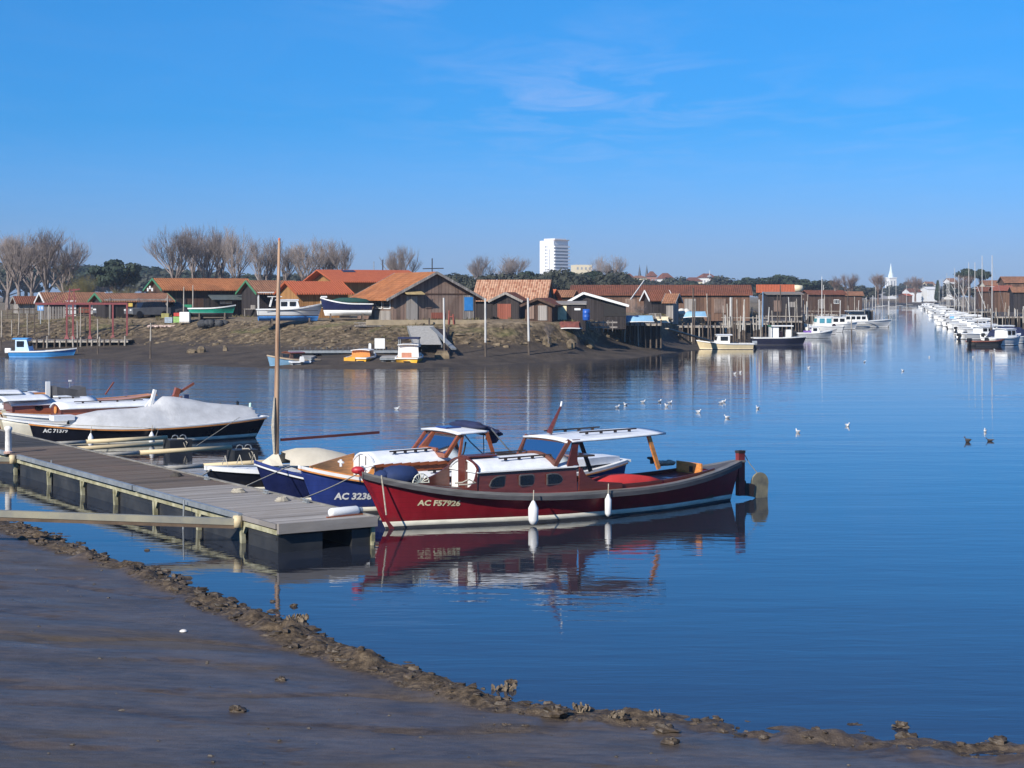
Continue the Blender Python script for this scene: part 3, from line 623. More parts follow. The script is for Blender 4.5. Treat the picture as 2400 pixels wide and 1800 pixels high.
mb.box((-0.06, 4.7, DZ + 0.0), (0.09, 6.0, 0.11)); mb.box((-0.06, 12.3, DZ + 0.0), (0.09, 9.0, 0.11)); mb.box((-0.06, 32, DZ + 0.0), (0.09, 28.0, 0.11)); mb.build('side_rail', GALV, pt)
mb = MB(); mb.box((2.16, 23, DZ - 0.03), (0.05, 45.8, 0.13)); mb.build('side_rail', plain('dull_rail', (0.2, 0.19, 0.17), 0.7, 0.3, 3), pt)
mb = MB(); mb.box((0.04, 23, DZ - 0.155), (0.07, 45.8, 0.09)); mb.build('side_beam', ALGAE, pt)
for u in (1.75, 4.05, 6.6, 9.2, 11.6, 14.3, 17.3, 20.5, 24, 28, 32):
    mb = MB(); mb.beam((0.0, u, DZ - 0.2), (0.02, u, -0.05), 0.09, 0.09); mb.loft([[(0.0, u - .16, DZ - .2), (0.0, u + .16, DZ - .2), (0.07, u + .16, DZ - .2), (0.07, u - .16, DZ - .2)], [(0.0, u - .06, DZ - .34), (0.0, u + .06, DZ - .34), (0.07, u + .06, DZ - .34), (0.07, u - .06, DZ - .34)]])
    mb.build('bracket', ALGAE, pt)
def float_box(x0, x1, y0, y1, z0=-0.25, z1=DZ - 0.17):
    mb = MB(); c = 0.05
    rings = [[(x0 + k, y0 + k, z), (x1 - k, y0 + k, z), (x1 - k, y1 - k, z), (x0 + k, y1 - k, z)] for z, k in ((z0, 0), (z1 - c, 0), (z1, c))]
    mb.loft(rings)
    mb.box((x0 + .01, (y0 + y1) / 2, z1 - .12), (.05, y1 - y0 - .1, .05))
    mb.build('float', FLOATM, pt)
float_box(0.05, 1.0, 0.14, 1.55); float_box(1.65, 2.1, 0.14, 1.55)
for y0, y1 in ((1.95, 3.9), (4.25, 6.45), (6.85, 9.0), (9.5, 11.4), (11.9, 14.1), (14.6, 17), (17.6, 20.2), (20.9, 23.6), (24.4, 27.5), (28.4, 31.6)): float_box(0.06, 0.95, y0, y1); float_box(1.25, 2.1, y0, y1)
mb = MB(); mb.beam((2.1, .12, DZ - .1), (2.1, .12, -.1), .08, .08); mb.lathe([(0, 0.12), (.05, .14), (.055, .22), (0, .24)], (2.1, .10, -.16), 8); mb.build('corner_post', ALGAE, pt)
for u, x in ((5.0, 2.0), (3.0, 2.02), (8.4, 2.0)):
    mb = MB(); mb.box((x, u, DZ + .02), (.06, .22, .03)); mb.tube((x, u - .14, DZ + .075), (x, u + .14, DZ + .075), .016); mb.box((x, u - .05, DZ + .05), (.03, .03, .05)); mb.box((x, u + .05, DZ + .05), (.03, .03, .05)); mb.build('cleat', GALV, pt)
# white roll fender lying on the corner
o = thing('roll_fender', 'white roll fender lying on the front right corner of the pontoon', 'fender', D(0.62, 1.72, DZ + 0.09), DANG + 0.12)
MB().lathe([(0, -.36), (.075, -.34), (.095, -.29), (.095, .29), (.075, .34), (0, .36)], (0, 0, 0), 14, Matrix.Rotation(R(90), 3, 'Y')).build('roller', WHITE, o, True)
MB().lathe([(0, -.03), (.06, -.03), (.06, .03), (0, .03)], (.4, 0, .0), 10, Matrix.Rotation(R(90), 3, 'Y')).build('end_cap', GALV, o); MB().box((0.0, -.06, -.075), (0.9, .05, .03)).build('mount', MAHOL, o)
# white bollard on the left edge
o = thing('bollard', 'white painted bollard standing on the pontoon edge at the far left', 'bollard', D(18.0, 0.02, DZ), DANG)
MB().lathe([(.12, 0), (.1, .03), (.09, .08), (.088, .62), (.11, .66), (.11, .72), (.06, .76), (0, .77)], (0, 0, 0), 14).build('column', plain('chalky_white', (0.72, 0.7, 0.66), 0.6, 0.2, 7), o, True)
MB().lathe([(.13, .0), (.135, .05), (.09, .07), (.0, .07)], (0, 0, -.01), 12).build('base_ring', plain('pinkish_primer', (0.5, 0.33, 0.27), 0.7), o)
# steel arms to the bank
def arm(u, far_p, label, w=0.13, h=0.13):
    t = thing('steel_gangarm', label, 'steel arm', D(u, -0.1, 0.44)); d = Vector(far_p) - t.location
    MB().beam((0, 0, 0), d, w, h).build('beam', plain('arm_steel', (0.3, 0.3, 0.27), 0.55, 0.25, 1.2, metal=0.3, c2=(0.42, 0.38, 0.26)), t)
    MB().beam(d.normalized() * .05 + Vector((0, -.02, -h * .8)), d + Vector((0, -.02, -h * .8)), w * .5, h * .5).build('lower_rib', plain('rusty_rib', (0.12, 0.08, 0.05), 0.8, 0.3), t)
    MB().lathe([(0, -.12), (.09, -.11), (.1, 0), (.09, .12), (0, .13)], (0, 0, 0.0), 10).build('joint', PALEW, t, True); return t
arm(1.75, (-13.5, 33.4, 0.85), 'grey steel arm joining the pontoon front to the mud bank')
arm(17.2, (-24, 44.5, 0.85), 'grey steel arm joining the pontoon near the white bollard to the bank', 0.11, 0.11)
for px, Y, z0, z1, lab in ((118, 45.3, -0.6, 0.62, 'thin grey rod standing beside the pontoon near the white bollard'), (428, 36.5, -0.6, 0.62, 'thin grey rod standing beside the pontoon behind the steel arm')):
    o = MB().tube((0, 0, z0), (0.03, 0, z1), .022, .02).build('iron_rod', GALV); o.location = WP(px, Y); tag(o, lab, 'rod')
# finger arms with black end floats
def catway(u, v1, label, fl=0.75):
    t = thing('finger_arm', label, 'mooring finger', D(u, 2.18, 0), DANG - 0.02)
    L_ = v1 - 2.18
    MB().tube((0, 0, .44), (L_ * .35, 0, .45), .055, .055, 10).build('sleeve', plain('dull_sleeve', (0.4, 0.38, 0.33), 0.6), t, True)
    MB().tube((L_ * .33, 0, .45), (L_, 0, .47), .068, .068, 10).build('pole', PALEW, t, True)
    mb = MB(); mb.loft([[(L_ - .02 + a, b_, z) for a, b_ in ((0, -.3), (fl, -.3), (fl, .3), (0, .3))] for z in (-.2, .36, .40)]); mb.build('end_float', FLOATM, t)
    mb = MB()
    for x in (L_ + fl * .35, L_ + fl * .7): mb.path([(x - .12, .0, .41), (x - .08, 0, .5), (x, 0, .53), (x + .08, 0, .5), (x + .12, 0, .41)], .02, 6)
    mb.build('bow_ring', GALV, t)
    MB().path([(L_ + .3, -.1, .42), (L_ + .45, -.25, .43), (L_ + .55, -.32, .3), (L_ + .5, -.31, .15), (L_ + .42, -.28, .35)], .018, 5).build('line', ROPE, t); return t
catway(21.6, 6.1, 'pale pole finger with black end float beside the tarp covered boat')
catway(17.2, 6.4, 'pale pole finger with black end float nearest open water, below the other')
catway(12.6, 6.6, 'pale pole finger reaching behind the navy bow toward the sailing dinghy')
mb = MB(); mb.tube((0, 0, 0), (4.6, 0, .04), .07, .07, 10); o = mb.build('floating_boom', PALEW, None, True); o.location = D(23.1, 2.4, .1); o.rotation_euler = (0, 0, DANG); tag(o, 'whitish pole lying just above the water beneath the tarp covered boat', 'pole')

for i, (u, v, lab) in enumerate(((5.6, 1.6, 'coil of pale rope on the grey planks near the navy bow'), (3.6, 1.75, 'small loose coil of rope on the grey planks beside the blue launch'), (9.6, 1.7, 'dark coil of rope on the brown planks by the dinghy'))):
    mb = MB(); rr = random.Random(i + 50)
    for k in range(4): mb.path([((.17 - .025 * k + rr.uniform(-.015, .015)) * math.cos(a * .5236), (.15 - .02 * k) * math.sin(a * .5236), .015 + .02 * k) for a in range(13)], .014, 5)
    o = mb.build('rope_coil', ROPE if i < 2 else plain('dark_rope', (.08, .07, .06), .9)); o.location = D(u, v, DZ); o.rotation_euler = (0, 0, i); tag(o, lab, 'rope')
# ------------------------------------------------------------------ red motor launch, nearest boat
def place(root, u, v=2.85): root.location = D(u, v, 0); root.rotation_euler = (0, 0, DANG)
RB_ = thing('red_launch', 'dark red wooden launch with white wheelhouse roof moored at the pontoon end', 'boat'); place(RB_, 2.0, 2.83)
RH = Hull(10.35, 2.35, 1.25, 0.61, 0.95, pb=3.1, stern=0.10, rake=0.75, srake=0.35, tm=0.62, full=0.5, pw=2.0, kb=0.95, km=0.24, ks=0.75)
boat_shell(RB_, RH, REDH, None, RAILG, (0.05, 0.155), cock=(0.60, 0.90, 0.74), wellm=plain('cockpit_wood', (0.09, 0.04, 0.02), 0.6, 0.3), zf=0.15)
RH.rail(-0.13, -0.035, 0.055, -0.02).build('rub_rail', RAILG, RB_)
RH.rail(-0.035, 0.015, 0.04, -0.16).build('gunwale', plain('gunwale_grey', (0.17, 0.165, 0.155), 0.55, 0.3, 2.5, stretch=(0.5, 3, 6)), RB_)
MB().beam((-.02, 0, 1.3), (.74, 0, -.02), .07, .1).build('stem', REDH, RB_)
# forward cockpit and its sweeping coamings
hl = RH; c = (0.115, 0.243, 0.70)
sweep = lambda f: 0.02 + 0.44 * max(0, f) ** 2.2
for sg, pw_ in ((1, 2.0), (-1, 16.0)):                                    # far side sweeps up slowly, near side only close to the cabin
    mb = MB(); rings = []
    for i in range(25):
        t = c[0] + (c[1] - c[0]) * i / 24; x, b_ = hl.pt(t, hl.sh(t)); y = b_ * c[2]; z = hl.sh(t); h = .03 + (1.2 - hl.sh(c[1])) * (i / 24) ** pw_
        rings.append([(x, sg * y, z - .08), (x, sg * y, z + h), (x, sg * (y - .035), z + h), (x, sg * (y - .035), z - .08)])
    mb.loft(rings).build('coaming', MAHO, RB_)
x1, b1 = hl.pt(.245, hl.sh(.245)); cw = b1 * 0.70                         # front bulkhead
zd = hl.sh(.245)
def arch(w, zb, zs, cr, n=14): return [(-w, zb), (w, zb)] + [(w * math.cos(math.pi * i / n), zs + cr * math.sin(math.pi * i / n)) for i in range(n + 1)]
MB().prism(arch(cw - .075, zd - .1, 1.15, .25), .04, lambda a, b_, k: (x1 + .05 - k, a, b_)).build('front_bulkhead', WHITE, RB_)
dr = MB().box((x1 - .01, 0, (zd + 1.42) / 2 - .05), (.09, .30, 1.42 - zd + .1)).build('door', MAHO, RB_)
mb = MB(); n = 16
for i in range(n): 
    a0, a1 = math.pi * i / n, math.pi * (i + 1) / n
    mb.beam((x1 - .01, (cw + .01) * math.cos(a0), 1.17 + .26 * math.sin(a0)), (x1 - .01, (cw + .01) * math.cos(a1), 1.17 + .26 * math.sin(a1)), .05, .035)
mb.build('arch_trim', MAHO, RB_)
x2 = 4.95; w2 = 0.87
MB().loft([[(x1 + .03 + (x2 - x1) * f, -(cw + (w2 - cw) * f) , .62), (x1 + .03 + (x2 - x1) * f, -(cw + (w2 - cw) * f) + .05, 1.18), (x1 + .03 + (x2 - x1) * f, (cw + (w2 - cw) * f) - .05, 1.18), (x1 + .03 + (x2 - x1) * f, (cw + (w2 - cw) * f), .62)] for f in (0, .25, .5, .75, 1)]).build('cabin_side', MAHO, RB_)
roofslab(x1 - .02, x2 + .03, cw - .01, w2 - .01, 1.18, 1.20, .235, .035).build('cabin_roof', ROOFW, RB_, True)
roofslab(x1 - .03, x2 + .02, cw + .012, w2 + .012, 1.168, 1.188, .0, .03).build('roof_trim', WHITE, RB_)
MB().box((x1 + .38, 0, 1.455), (.72, .42, .03)).build('sliding_hatch', MAHO, RB_); MB().box((x1 + 1.15, .06, 1.45), (.5, .06, .05)).build('hatch_runner', DARKW, RB_)
handrail(x1 + .65, x2 - .35, -.42, 1.36, DARKW, RB_, 1.38); handrail(x1 + .75, x2 - .6, .3, 1.41, DARKW, RB_, 1.43)
for x, sh, w, h in ((3.0, 'arch', .36, .22), (3.72, 'rect', .34, .21), (4.42, 'tear', .38, .21)):
    f = (x - x1) / (x2 - x1); port_light(RB_, x, -(cw + (w2 - cw) * f) + .022, .93, w, h, -1, RAILG, sh)
# wheelhouse
HX0, HX1, HW = 4.72, 7.45, .93
roofslab(HX0 - .06, HX1 + .08, .88, .80, 1.755, 1.82, .045, .045, 10, 10, .10).build('wheelhouse_roof', ROOFW, RB_, True)
mb = MB()
for s in (-1, 1):
    mb.beam((4.42, s * .80, 1.22), (HX0 + .05, s * .86, 1.77), .07, .09)
n = 10
for i in range(n):
    ya, yb = -.82 + 1.64 * i / n, -.82 + 1.64 * (i + 1) / n; za, zb_ = 1.24 + .2 * (1 - (ya / .84) ** 2), 1.24 + .2 * (1 - (yb / .84) ** 2); mb.beam((4.43, ya, za), (4.43, yb, zb_), .06, .1)
mb.beam((4.72, -.84, 1.74), (4.72, .84, 1.74), .05, .06)
mb.build('windscreen_frame', plain('brown_frame', (0.13, 0.045, 0.025), 0.4, 0.3, coat=0.2), RB_)
MB().add([(4.46, -.78, 1.26), (4.46, .78, 1.26), (4.72, .83, 1.74), (4.72, -.83, 1.74)], [(0, 1, 2, 3)]).build('windscreen', GLASS, RB_)
for s in (-1, 1):                                                       # curved solid side pillars
    poly = [(4.72, 1.19), (5.04, 1.19), (4.99, 1.30), (4.985, 1.45), (5.0, 1.62), (5.05, 1.78), (4.86, 1.78), (4.83, 1.6), (4.78, 1.4)]
    MB().prism(poly, .05, lambda a, b_, k: (a, s * (.80 + .05 * (b_ - 1.2)) + s * k, b_)).build('pillar', MAHO, RB_)
MB().beam((7.02, -.78, 1.80), (7.36, -.74, .98), .05, .10).build('roof_post', TEAK, RB_); MB().beam((6.12, .80, 1.80), (6.52, .80, .84), .05, .09).build('roof_post', DARKW, RB_)  # far post coloured dark to stand for the shadow it is in
handrail(5.35, 6.95, -.42, 1.84, DARKW, RB_, 1.86); handrail(4.95, 6.5, .42, 1.835, DARKW, RB_, 1.86)
MB().path([(4.95, .22, 1.84), (5.03, .22, 2.0), (5.14, .22, 2.2), (5.28, .22, 2.46)], [.07, .055, .04, .022], 6).build('mast_stub', MAHO, RB_); MB().tube((5.27, .22, 2.44), (5.3, .22, 2.56), .022).build('light', WHITE, RB_)
MB().box((5.3, .1, 1.35), (.9, 1.1, .04)).build('helm_shelf', TEAK, RB_)
# aft cockpit
c = (0.60, 0.90, 0.74)
RH.coaming(c, lambda f: .07 + .03 * (1 - f), .035, -.05, 16, (False, False)).build('coaming', MAHO, RB_)
for s in (-1, 1): MB().prism([(5.0, .58), (5.02, 1.17), (5.09, 1.12), (5.2, .96), (5.45, .82), (6.2, .74), (6.2, .58)], .04, lambda a, b_, k: (a, s * (.86 + k), b_)).build('side_sweep', MAHO, RB_)
mb = MB(); mb.loft([[(x, -.74 + 0, .4), (x, -.2, .4), (x, -.2, z), (x, -.74, z)] for x, z in ((5.5, .66), (5.75, .78), (6.2, .87), (6.6, .88), (7.1, .82), (7.5, .70))]); mb.build('cushion', REDC, RB_, True)
MB().box((8.85, 0, .78), (.04, .95, .44)).build('cockpit_bulkhead', TEAK, RB_); MB().box((8.86 - .03, -.1, .84), (.03, .12, .14)).build('locker_hole', INT, RB_); MB().box((8.35, -.25, .66), (.6, .6, .04)).build('thwart', WHITE, RB_); MB().box((7.6, .45, .62), (1.9, .35, .05)).build('side_bench', plain('bench_grey', (0.2, 0.21, 0.24), 0.6), RB_)
MB().lathe([(0, 0), (.05, 0), (.05, .09), (.12, .12), (.12, .16), (0, .17)], (8.15, .55, .95), 10).build('winch', DARKW, RB_)
mb = MB(); rr = random.Random(5)
for i in range(4): mb.blob((8.45 + .12 * i, .66, .93), (.13, .1, .07), rr, .3)
mb.build('coiled_rope', ROPE, RB_, True)
# rudder
sx_, sz_ = RH.pt(1, .95)[0], .95
rp = MB(); rp.box((10.44, 0, .62), (.19, .13, 1.05)); rp.build('rudder_post', plain('rudder_red', (0.2, 0.03, 0.03), 0.5, 0.4, 3), RB_)
MB().box((10.44, 0, 1.17), (.21, .15, .06)).build('post_cap', DARKW, RB_)
MB().prism([(10.36, .10), (10.62, .08), (10.82, .04), (10.86, .34), (10.72, .38), (10.6, .36), (10.56, .46), (10.36, .5)], .12, lambda a, b_, k: (a, k - .06, b_)).build('rudder_head', DARKW, RB_)
bl = [(11.06 + .27 * math.cos(a), .36 + .27 * math.sin(a)) for a in [math.pi * i / 10 for i in range(-1, 12)]] + [(10.8, .06), (11.0, -.02), (11.3, -.02)]
MB().prism(bl, .05, lambda a, b_, k: (a, k - .025, b_)).build('rudder_blade', BRONZE, RB_)
MB().path([(10.5, 0, 1.2), (10.75, 0, .85), (11.0, 0, .6)], .01, 5).build('tiller_line', ROPE, RB_)
RH.text('AC F57926', 1.2, .50, .12, plain('pale_lettering', (0.75, 0.66, 0.42), 0.5), RB_, -1, -.045, width=.88)
# foredeck things
rr = random.Random(8); mb = MB()
mb.blob((.95, .05, 1.10), (.5, .34, .24), rr, .07, 16, 9); mb.blob((.52, .03, 1.15), (.2, .16, .11), rr, .1, 12, 8)
o = mb.build('folded_tarp', BLUET, None, True); o.location = RB_.location; o.rotation_euler = RB_.rotation_euler; tag(o, 'bundled blue tarp on the foredeck of the red launch', 'tarp')
rr = random.Random(3); mb = MB().blob((0, 0, 0), (.14, .085, .085), rr, .08, 12, 8)
o = mb.build('buoy', plain('red_buoy_plastic', (0.4, 0.02, 0.03), 0.45), None, True); o.location = RB_.matrix_basis @ Vector((.04, .22, 1.27)); tag(o, 'small red ball buoy on the bow tip of the red launch', 'buoy')
mb = MB(); 
for i in range(9):
    a = math.pi * i / 8; mb.path([(1.25, -.32, .98), (1.25 + .2 * math.cos(a), -.32 - .05, .98 + .2 * math.sin(a))], .012, 4)
mb.path([(1.25 + .2 * math.cos(math.pi * i / 10), -.36, .98 + .2 * math.sin(math.pi * i / 10)) for i in range(11)], .014, 5); o = mb.build('wire_basket', plain('pale_net', (0.6, 0.6, 0.5), 0.7)); o.location = RB_.location; o.rotation_euler = RB_.rotation_euler; tag(o, 'half round pale wire basket beside the blue tarp on the red bow', 'basket')
mb = MB(); mb.path([(1.85, -.78, .98), (2.0, -.84, .99), (2.15, -.86, 1.05), (2.3, -.9, .97), (2.1, -.92, .95), (1.9, -.86, .95)], .018, 6); mb.build('bow_line', ROPE, RB_)
rope([RB_.matrix_basis @ Vector((.38, -.20, 1.18)), RB_.matrix_basis @ Vector((.42, -.34, .35))], 'pale rope hanging straight down from the red bow to the fender roll', .016, 0)
MW = RB_.matrix_basis
fender(MW @ Vector((3.52, -1.29, .02)), .11, .50, 'larger white fender amidships on the red launch side'); fender(MW @ Vector((5.52, -1.29, .06)), .075, .48, 'slimmer white fender further aft on the red launch side')

# ------------------------------------------------------------------ blue motor launch behind it
BB = thing('blue_launch', 'blue wooden launch with varnished open bow and small white wheelhouse beside the red launch', 'boat'); place(BB, 4.85, 2.75)
BH = Hull(8.9, 2.2, 1.14, 0.60, 0.84, pb=2.9, stern=0.35, rake=0.6, srake=0.2, full=0.5, pw=2.0, kb=0.95, km=0.26)
boat_shell(BB, BH, BLUEH, None, WHITE, (0.05, 0.15), cock=(0.06, 0.185, 0.72), wellm=TEAK, zf=0.3)
BH.rail(-0.05, 0.02, 0.045, -0.12).build('gunwale', WHITE, BB); BH.rail(-0.085, -0.05, 0.05, -0.02).build('rub_rail', TEAK, BB)
for sg in (1, -1):
    mb = MB(); rings = []
    for i in range(15):
        t = .035 + .15 * i / 14; x, b_ = BH.pt(t, BH.sh(t)); y = b_ * .76; z = BH.sh(t); h = (1.02 + .3 * i / 14 + .1 * (1 - i / 14) - z) if sg > 0 else .05 + .3 * (i / 14) ** 12
        rings.append([(x, sg * y, z - .06), (x, sg * y, z + h), (x, sg * (y - .035), z + h), (x, sg * (y - .035), z - .06)])
    mb.loft(rings).build('coaming', TEAK, BB)
x1, b1 = BH.pt(.185, .8); zd = BH.sh(.185); cw = b1 * .74
MB().prism(arch(cw, zd - .1, 1.10, .27), .05, lambda a, b_, k: (x1 - k + .02, a, b_)).build('front_bulkhead', WHITE, BB)
for y in (-.16, .16): MB().box((x1 - .036, y, 1.08), (.02, .022, .5)).build('door_seam', RAILG, BB)
MB().loft([[(x1 + 2.3 * f, -(cw + .14 * f), .7), (x1 + 2.3 * f, -(cw + .14 * f) + .05, 1.12), (x1 + 2.3 * f, cw + .14 * f - .05, 1.12), (x1 + 2.3 * f, cw + .14 * f, .7)] for f in (0, .33, .66, 1)]).build('cabin_side', MAHOL, BB)
roofslab(x1 - .05, x1 + 2.32, cw + .01, cw + .15, 1.13, 1.16, .25, .05).build('cabin_roof', ROOFW, BB, True)
mb = MB()
for i in range(10): f0, f1 = i / 10, (i + 1) / 10; mb.beam((x1 + 2.3 * f0, -(cw + .14 * f0) - .02, 1.09), (x1 + 2.3 * f1, -(cw + .14 * f1) - .02, 1.11), .03, .07)
mb.build('roof_trim', MAHOL, BB)
handrail(x1 + .5, x1 + 1.6, -.32, 1.34, DARKW, BB, 1.36); handrail(x1 + .3, x1 + 1.9, .5, 1.24, MAHOL, BB, 1.27)
# white raised side deck towards the red boat
MB().loft([[(x, -w, z), (x, -w + .25, z + .12), (x, w - .25, z + .12), (x, w, z)] for x, w, z in ((2.3, .84, .80), (3.2, .92, .80), (4.4, .93, .80), (5.6, .86, .80))]).build('side_deck', ROOFW, BB)
handrail(2.9, 4.3, -.78, .9, DARKW, BB, .9)
wx = x1 + 1.72; wt = x1 + 2.02                                          # wheelhouse: raked screen, short roof
mb = MB()
for y in (-.80, .42, .80): mb.beam((wx, y, 1.22 + .16 * (1 - (y / .9) ** 2)), (wt + .12, y * .96, 1.77), .08, .08)
mb.beam((wx, -.8, 1.27), (wx, .8, 1.27), .07, .10); mb.beam((wx, -.4, 1.38), (wx, .4, 1.38), .06, .09); mb.beam((wt + .08, -.8, 1.76), (wt + .08, .8, 1.76), .06, .08)
mb.build('windscreen_frame', MAHOL, BB)
MB().add([(wx + .03, -.78, 1.3), (wx + .03, .78, 1.3), (wt + .1, .76, 1.76), (wt + .1, -.76, 1.76)], [(0, 1, 2, 3)]).build('windscreen', GLASS, BB)
roofslab(wt - .02, wt + .86, .86, .84, 1.79, 1.81, .04, .05, 8, 10, .03).build('wheelhouse_roof', ROOFW, BB, True)
for s in (-1, 1):
    MB().beam((wx + .35, s * .82, 1.18), (wt + .16, s * .8, 1.76), .05, .06).build('side_post', MAHOL, BB); MB().beam((wt + 1.08, s * .84, .98), (wt + .80, s * .82, 1.78), .05, .08).build('roof_post', MAHOL, BB)
MB().box((wt + .3, .1, 1.86), (.42, .5, .03)).build('solar_panel', plain('solar_blue', (0.02, 0.05, 0.2), 0.2), BB)
rr = random.Random(12); mb = MB()
for i in range(5): mb.blob((wt + .72 + .13 * i, -.05, 1.90 - .045 * i), (.15, .78, .10), rr, .18, 10, 8)
mb.blob((wt + 1.16, -.5, 1.62), (.12, .25, .16), rr, .2); mb.build('folded_canopy', NAVYT, BB, True)
for s in (-1, 1): MB().path([(wt + 1.9, s * .8, .92), (wt + 1.35, s * .82, 1.4), (wt + .95, s * .8, 1.84)], .018, 6).build('canopy_hoop', GALV, BB)
MB().tube((wt + 1.12, -.2, 1.0), (wt + 1.1, -.2, 1.75), .012).build('prop_rod', DARKW, BB)
MB().box((wt + .9, 0, .93), (1.3, 1.5, .2)).build('engine_box', DARKW, BB); MB().path([(wt + .35, -.3, .95), (wt + .5, -.3, 1.3), (wt + .55, -.3, 1.52)], .02, 5).build('boat_hook', DARKW, BB)
MB().loft([[(x, -w, .8), (x, -w, z), (x, w, z), (x, w, .8)] for x, w, z in ((6.6, .7, .95), (7.4, .7, .98), (8.2, .5, .98), (8.7, .35, .95))]).build('stern_locker', ROOFW, BB)
MB().box((6.8, -.2, 1.0), (.7, .5, .06)).build('blue_cushion', BLUET, BB)
mb = MB(); mb.path([(.95, -.2, 1.1), (.95, -.2, 1.26)], .03); mb.path([(.95, -.32, 1.2), (.95, -.08, 1.2)], .025); mb.path([(1.15, -.42, 1.0), (1.3, -.5, 1.1), (1.42, -.42, 1.08), (1.6, -.55, 1.12)], .03, 5); mb.path([(1.2, -.3, 1.05), (1.5, -.45, 1.02)], .03, 5); mb.build('anchor', WHITE, BB)
BH.text('AC 3238', .80, .36, .15, WHITE, BB, -1, -.03, width=.8)
rope([BB.matrix_basis @ Vector((1.15, -.6, .95)), D(3.3, 2.1, DZ + .06)], 'grey rope from the blue launch side down to the pontoon cleat', .014, .03)
# ------------------------------------------------------------------ navy open boat
NB = thing('navy_open_boat', 'small navy open boat with upswept bow between the blue launch and the mast', 'boat'); place(NB, 7.5, 2.85)
NH = Hull(5.6, 1.9, 1.04, 0.48, 0.54, pb=2.6, stern=0.6, rake=0.55, srake=0.1, full=0.5, pw=2.0, kb=0.95, km=0.28)
boat_shell(NB, NH, BLUEH if False else plain('deep_navy_paint', (0.012, 0.018, 0.075), 0.35, 0.25), None, WHITE, (0.05, 0.12), cock=(0.4, 0.92, 0.8), wellm=CREAM, zf=0.15)
NH.rail(-0.06, 0.015, 0.035, -0.05).build('gunwale', BLUEH, NB); NH.rail(-.11, -.07, .03, -.01).build('rub_rail', WHITE, NB)
for x in (2.8, 4.0): MB().box((x, 0, .42), (.25, 1.5, .04)).build('thwart', TEAK, NB)
rope([NB.matrix_basis @ Vector((.75, -.35, .9)), D(6.3, 2.1, DZ + .05)], 'grey rope from the navy open boat down to the pontoon edge', .013, .0)
# ------------------------------------------------------------------ sailing dinghy with bare mast
SD = thing('sailing_dinghy', 'black hulled sailing dinghy with tall bare wooden mast and cream cover', 'sailboat'); place(SD, 10.45, 2.8)
SH = Hull(5.3, 1.8, 0.66, 0.48, 0.52, stern=0.7, rake=0.35, srake=0.1, full=0.5, pw=2.0, kb=0.95, km=0.28)
boat_shell(SD, SH, BLACKH, None, ROOFW, (0.04, 0.10), cock=(0.45, 0.92, 0.75), wellm=TEAK, zf=0.15)
SH.rail(-0.09, 0.02, 0.035, -0.06).build('gunwale', WHITE, SD)
mb = MB().path([(1.98, 0, .55), (1.99, 0, 2.5), (2.03, 0, 5.0), (2.06, 0, 6.42)], [.065, .068, .052, .034], 10); mb.build('mast', plain('mast_wood', (0.32, 0.17, 0.09), 0.4, 0.25, 2.0, stretch=(6, 6, 0.5), c2=(0.5, 0.34, 0.22)), SD, True)
MB().lathe([(0, 0), (.03, 0), (.035, .05), (0, .08)], (2.06, 0, 6.42), 8).build('masthead', plain('orange_cap', (0.6, 0.2, 0.12), 0.5), SD)
MB().beam((2.1, 0, 1.24), (5.05, .1, 1.30), .06, .07).build('boom', MAHO, SD)
mb = MB(); rings = []
for x, w, z, zc in ((2.15, .45, .62, .92), (2.6, .68, .58, 1.0), (3.2, .82, .55, .99), (3.8, .84, .52, .84), (4.3, .78, .52, .62)):
    rings.append([(x + (.06 * math.sin(j * 2.1)), -w + 2 * w * j / 10, z + (zc - z) * (1 - abs(2 * j / 10 - 1) ** 1.6) + .015 * math.sin(j * 3 + x * 5)) for j in range(11)])
mb.loft(rings, False, False); mb.build('cover', CREAMT, SD, True)
MB().loft([[(2.0 - .5 * f, -.35 + .2 * f, .6), (2.0 - .5 * f, 0, .95 - .3 * f), (2.0 - .5 * f, .35 - .2 * f, .6)] for f in (0, .5, 1)]).build('mast_wrap', CREAMT, SD)
mb = MB(); mb.path([(1.9, -.05, 2.35), (1.86, -.06, 1.6), (1.9, -.04, .9)], [.02, .05, .03], 6); mb.build('furled_line', ROPE, SD)
for i in range(3): MB().path([(.5 + .4 * i, -.3, .66), (.55 + .4 * i, 0, .9), (.6 + .4 * i, .3, .66)], .012, 5).build('deck_hoop', ROPE, SD)
rope([SD.matrix_basis @ Vector((.15, -.05, .6)), D(9.3, 2.12, DZ)], 'white rope looped from the dinghy bow to the pontoon', .02, .05)
# ------------------------------------------------------------------ left group
TB = thing('covered_boat', 'black hulled boat under a peaked grey tarpaulin with short white post', 'boat'); place(TB, 25.4, 2.85)
TH = Hull(8.2, 2.2, 0.82, 0.56, 0.74, stern=0.5, rake=0.35, srake=0.45, tm=0.45, full=0.5, pw=2.0, kb=0.9, km=0.26, ks=.5)
boat_shell(TB, TH, BLACKH, None, ROOFW, (0.06, 0.17))
TH.rail(-0.02, 0.025, 0.03, -0.1).build('gunwale', WHITE, TB); TH.rail(-.07, -.03, .035, -.01).build('rub_rail', TEAK, TB)
mb = MB(); rings = []; prof = [(1.3, .95, .12), (1.7, 1.02, .5), (2.3, 1.13, .75), (3.0, 1.16, .86), (3.7, 1.17, .92), (4.2, 1.24, .95), (4.42, 1.45, .96), (4.6, 1.56, .97), (5.0, 1.52, .97), (5.6, 1.4, .95), (6.2, 1.29, .9), (6.9, 1.2, .8), (7.5, 1.12, .7), (7.9, 1.06, .5)]
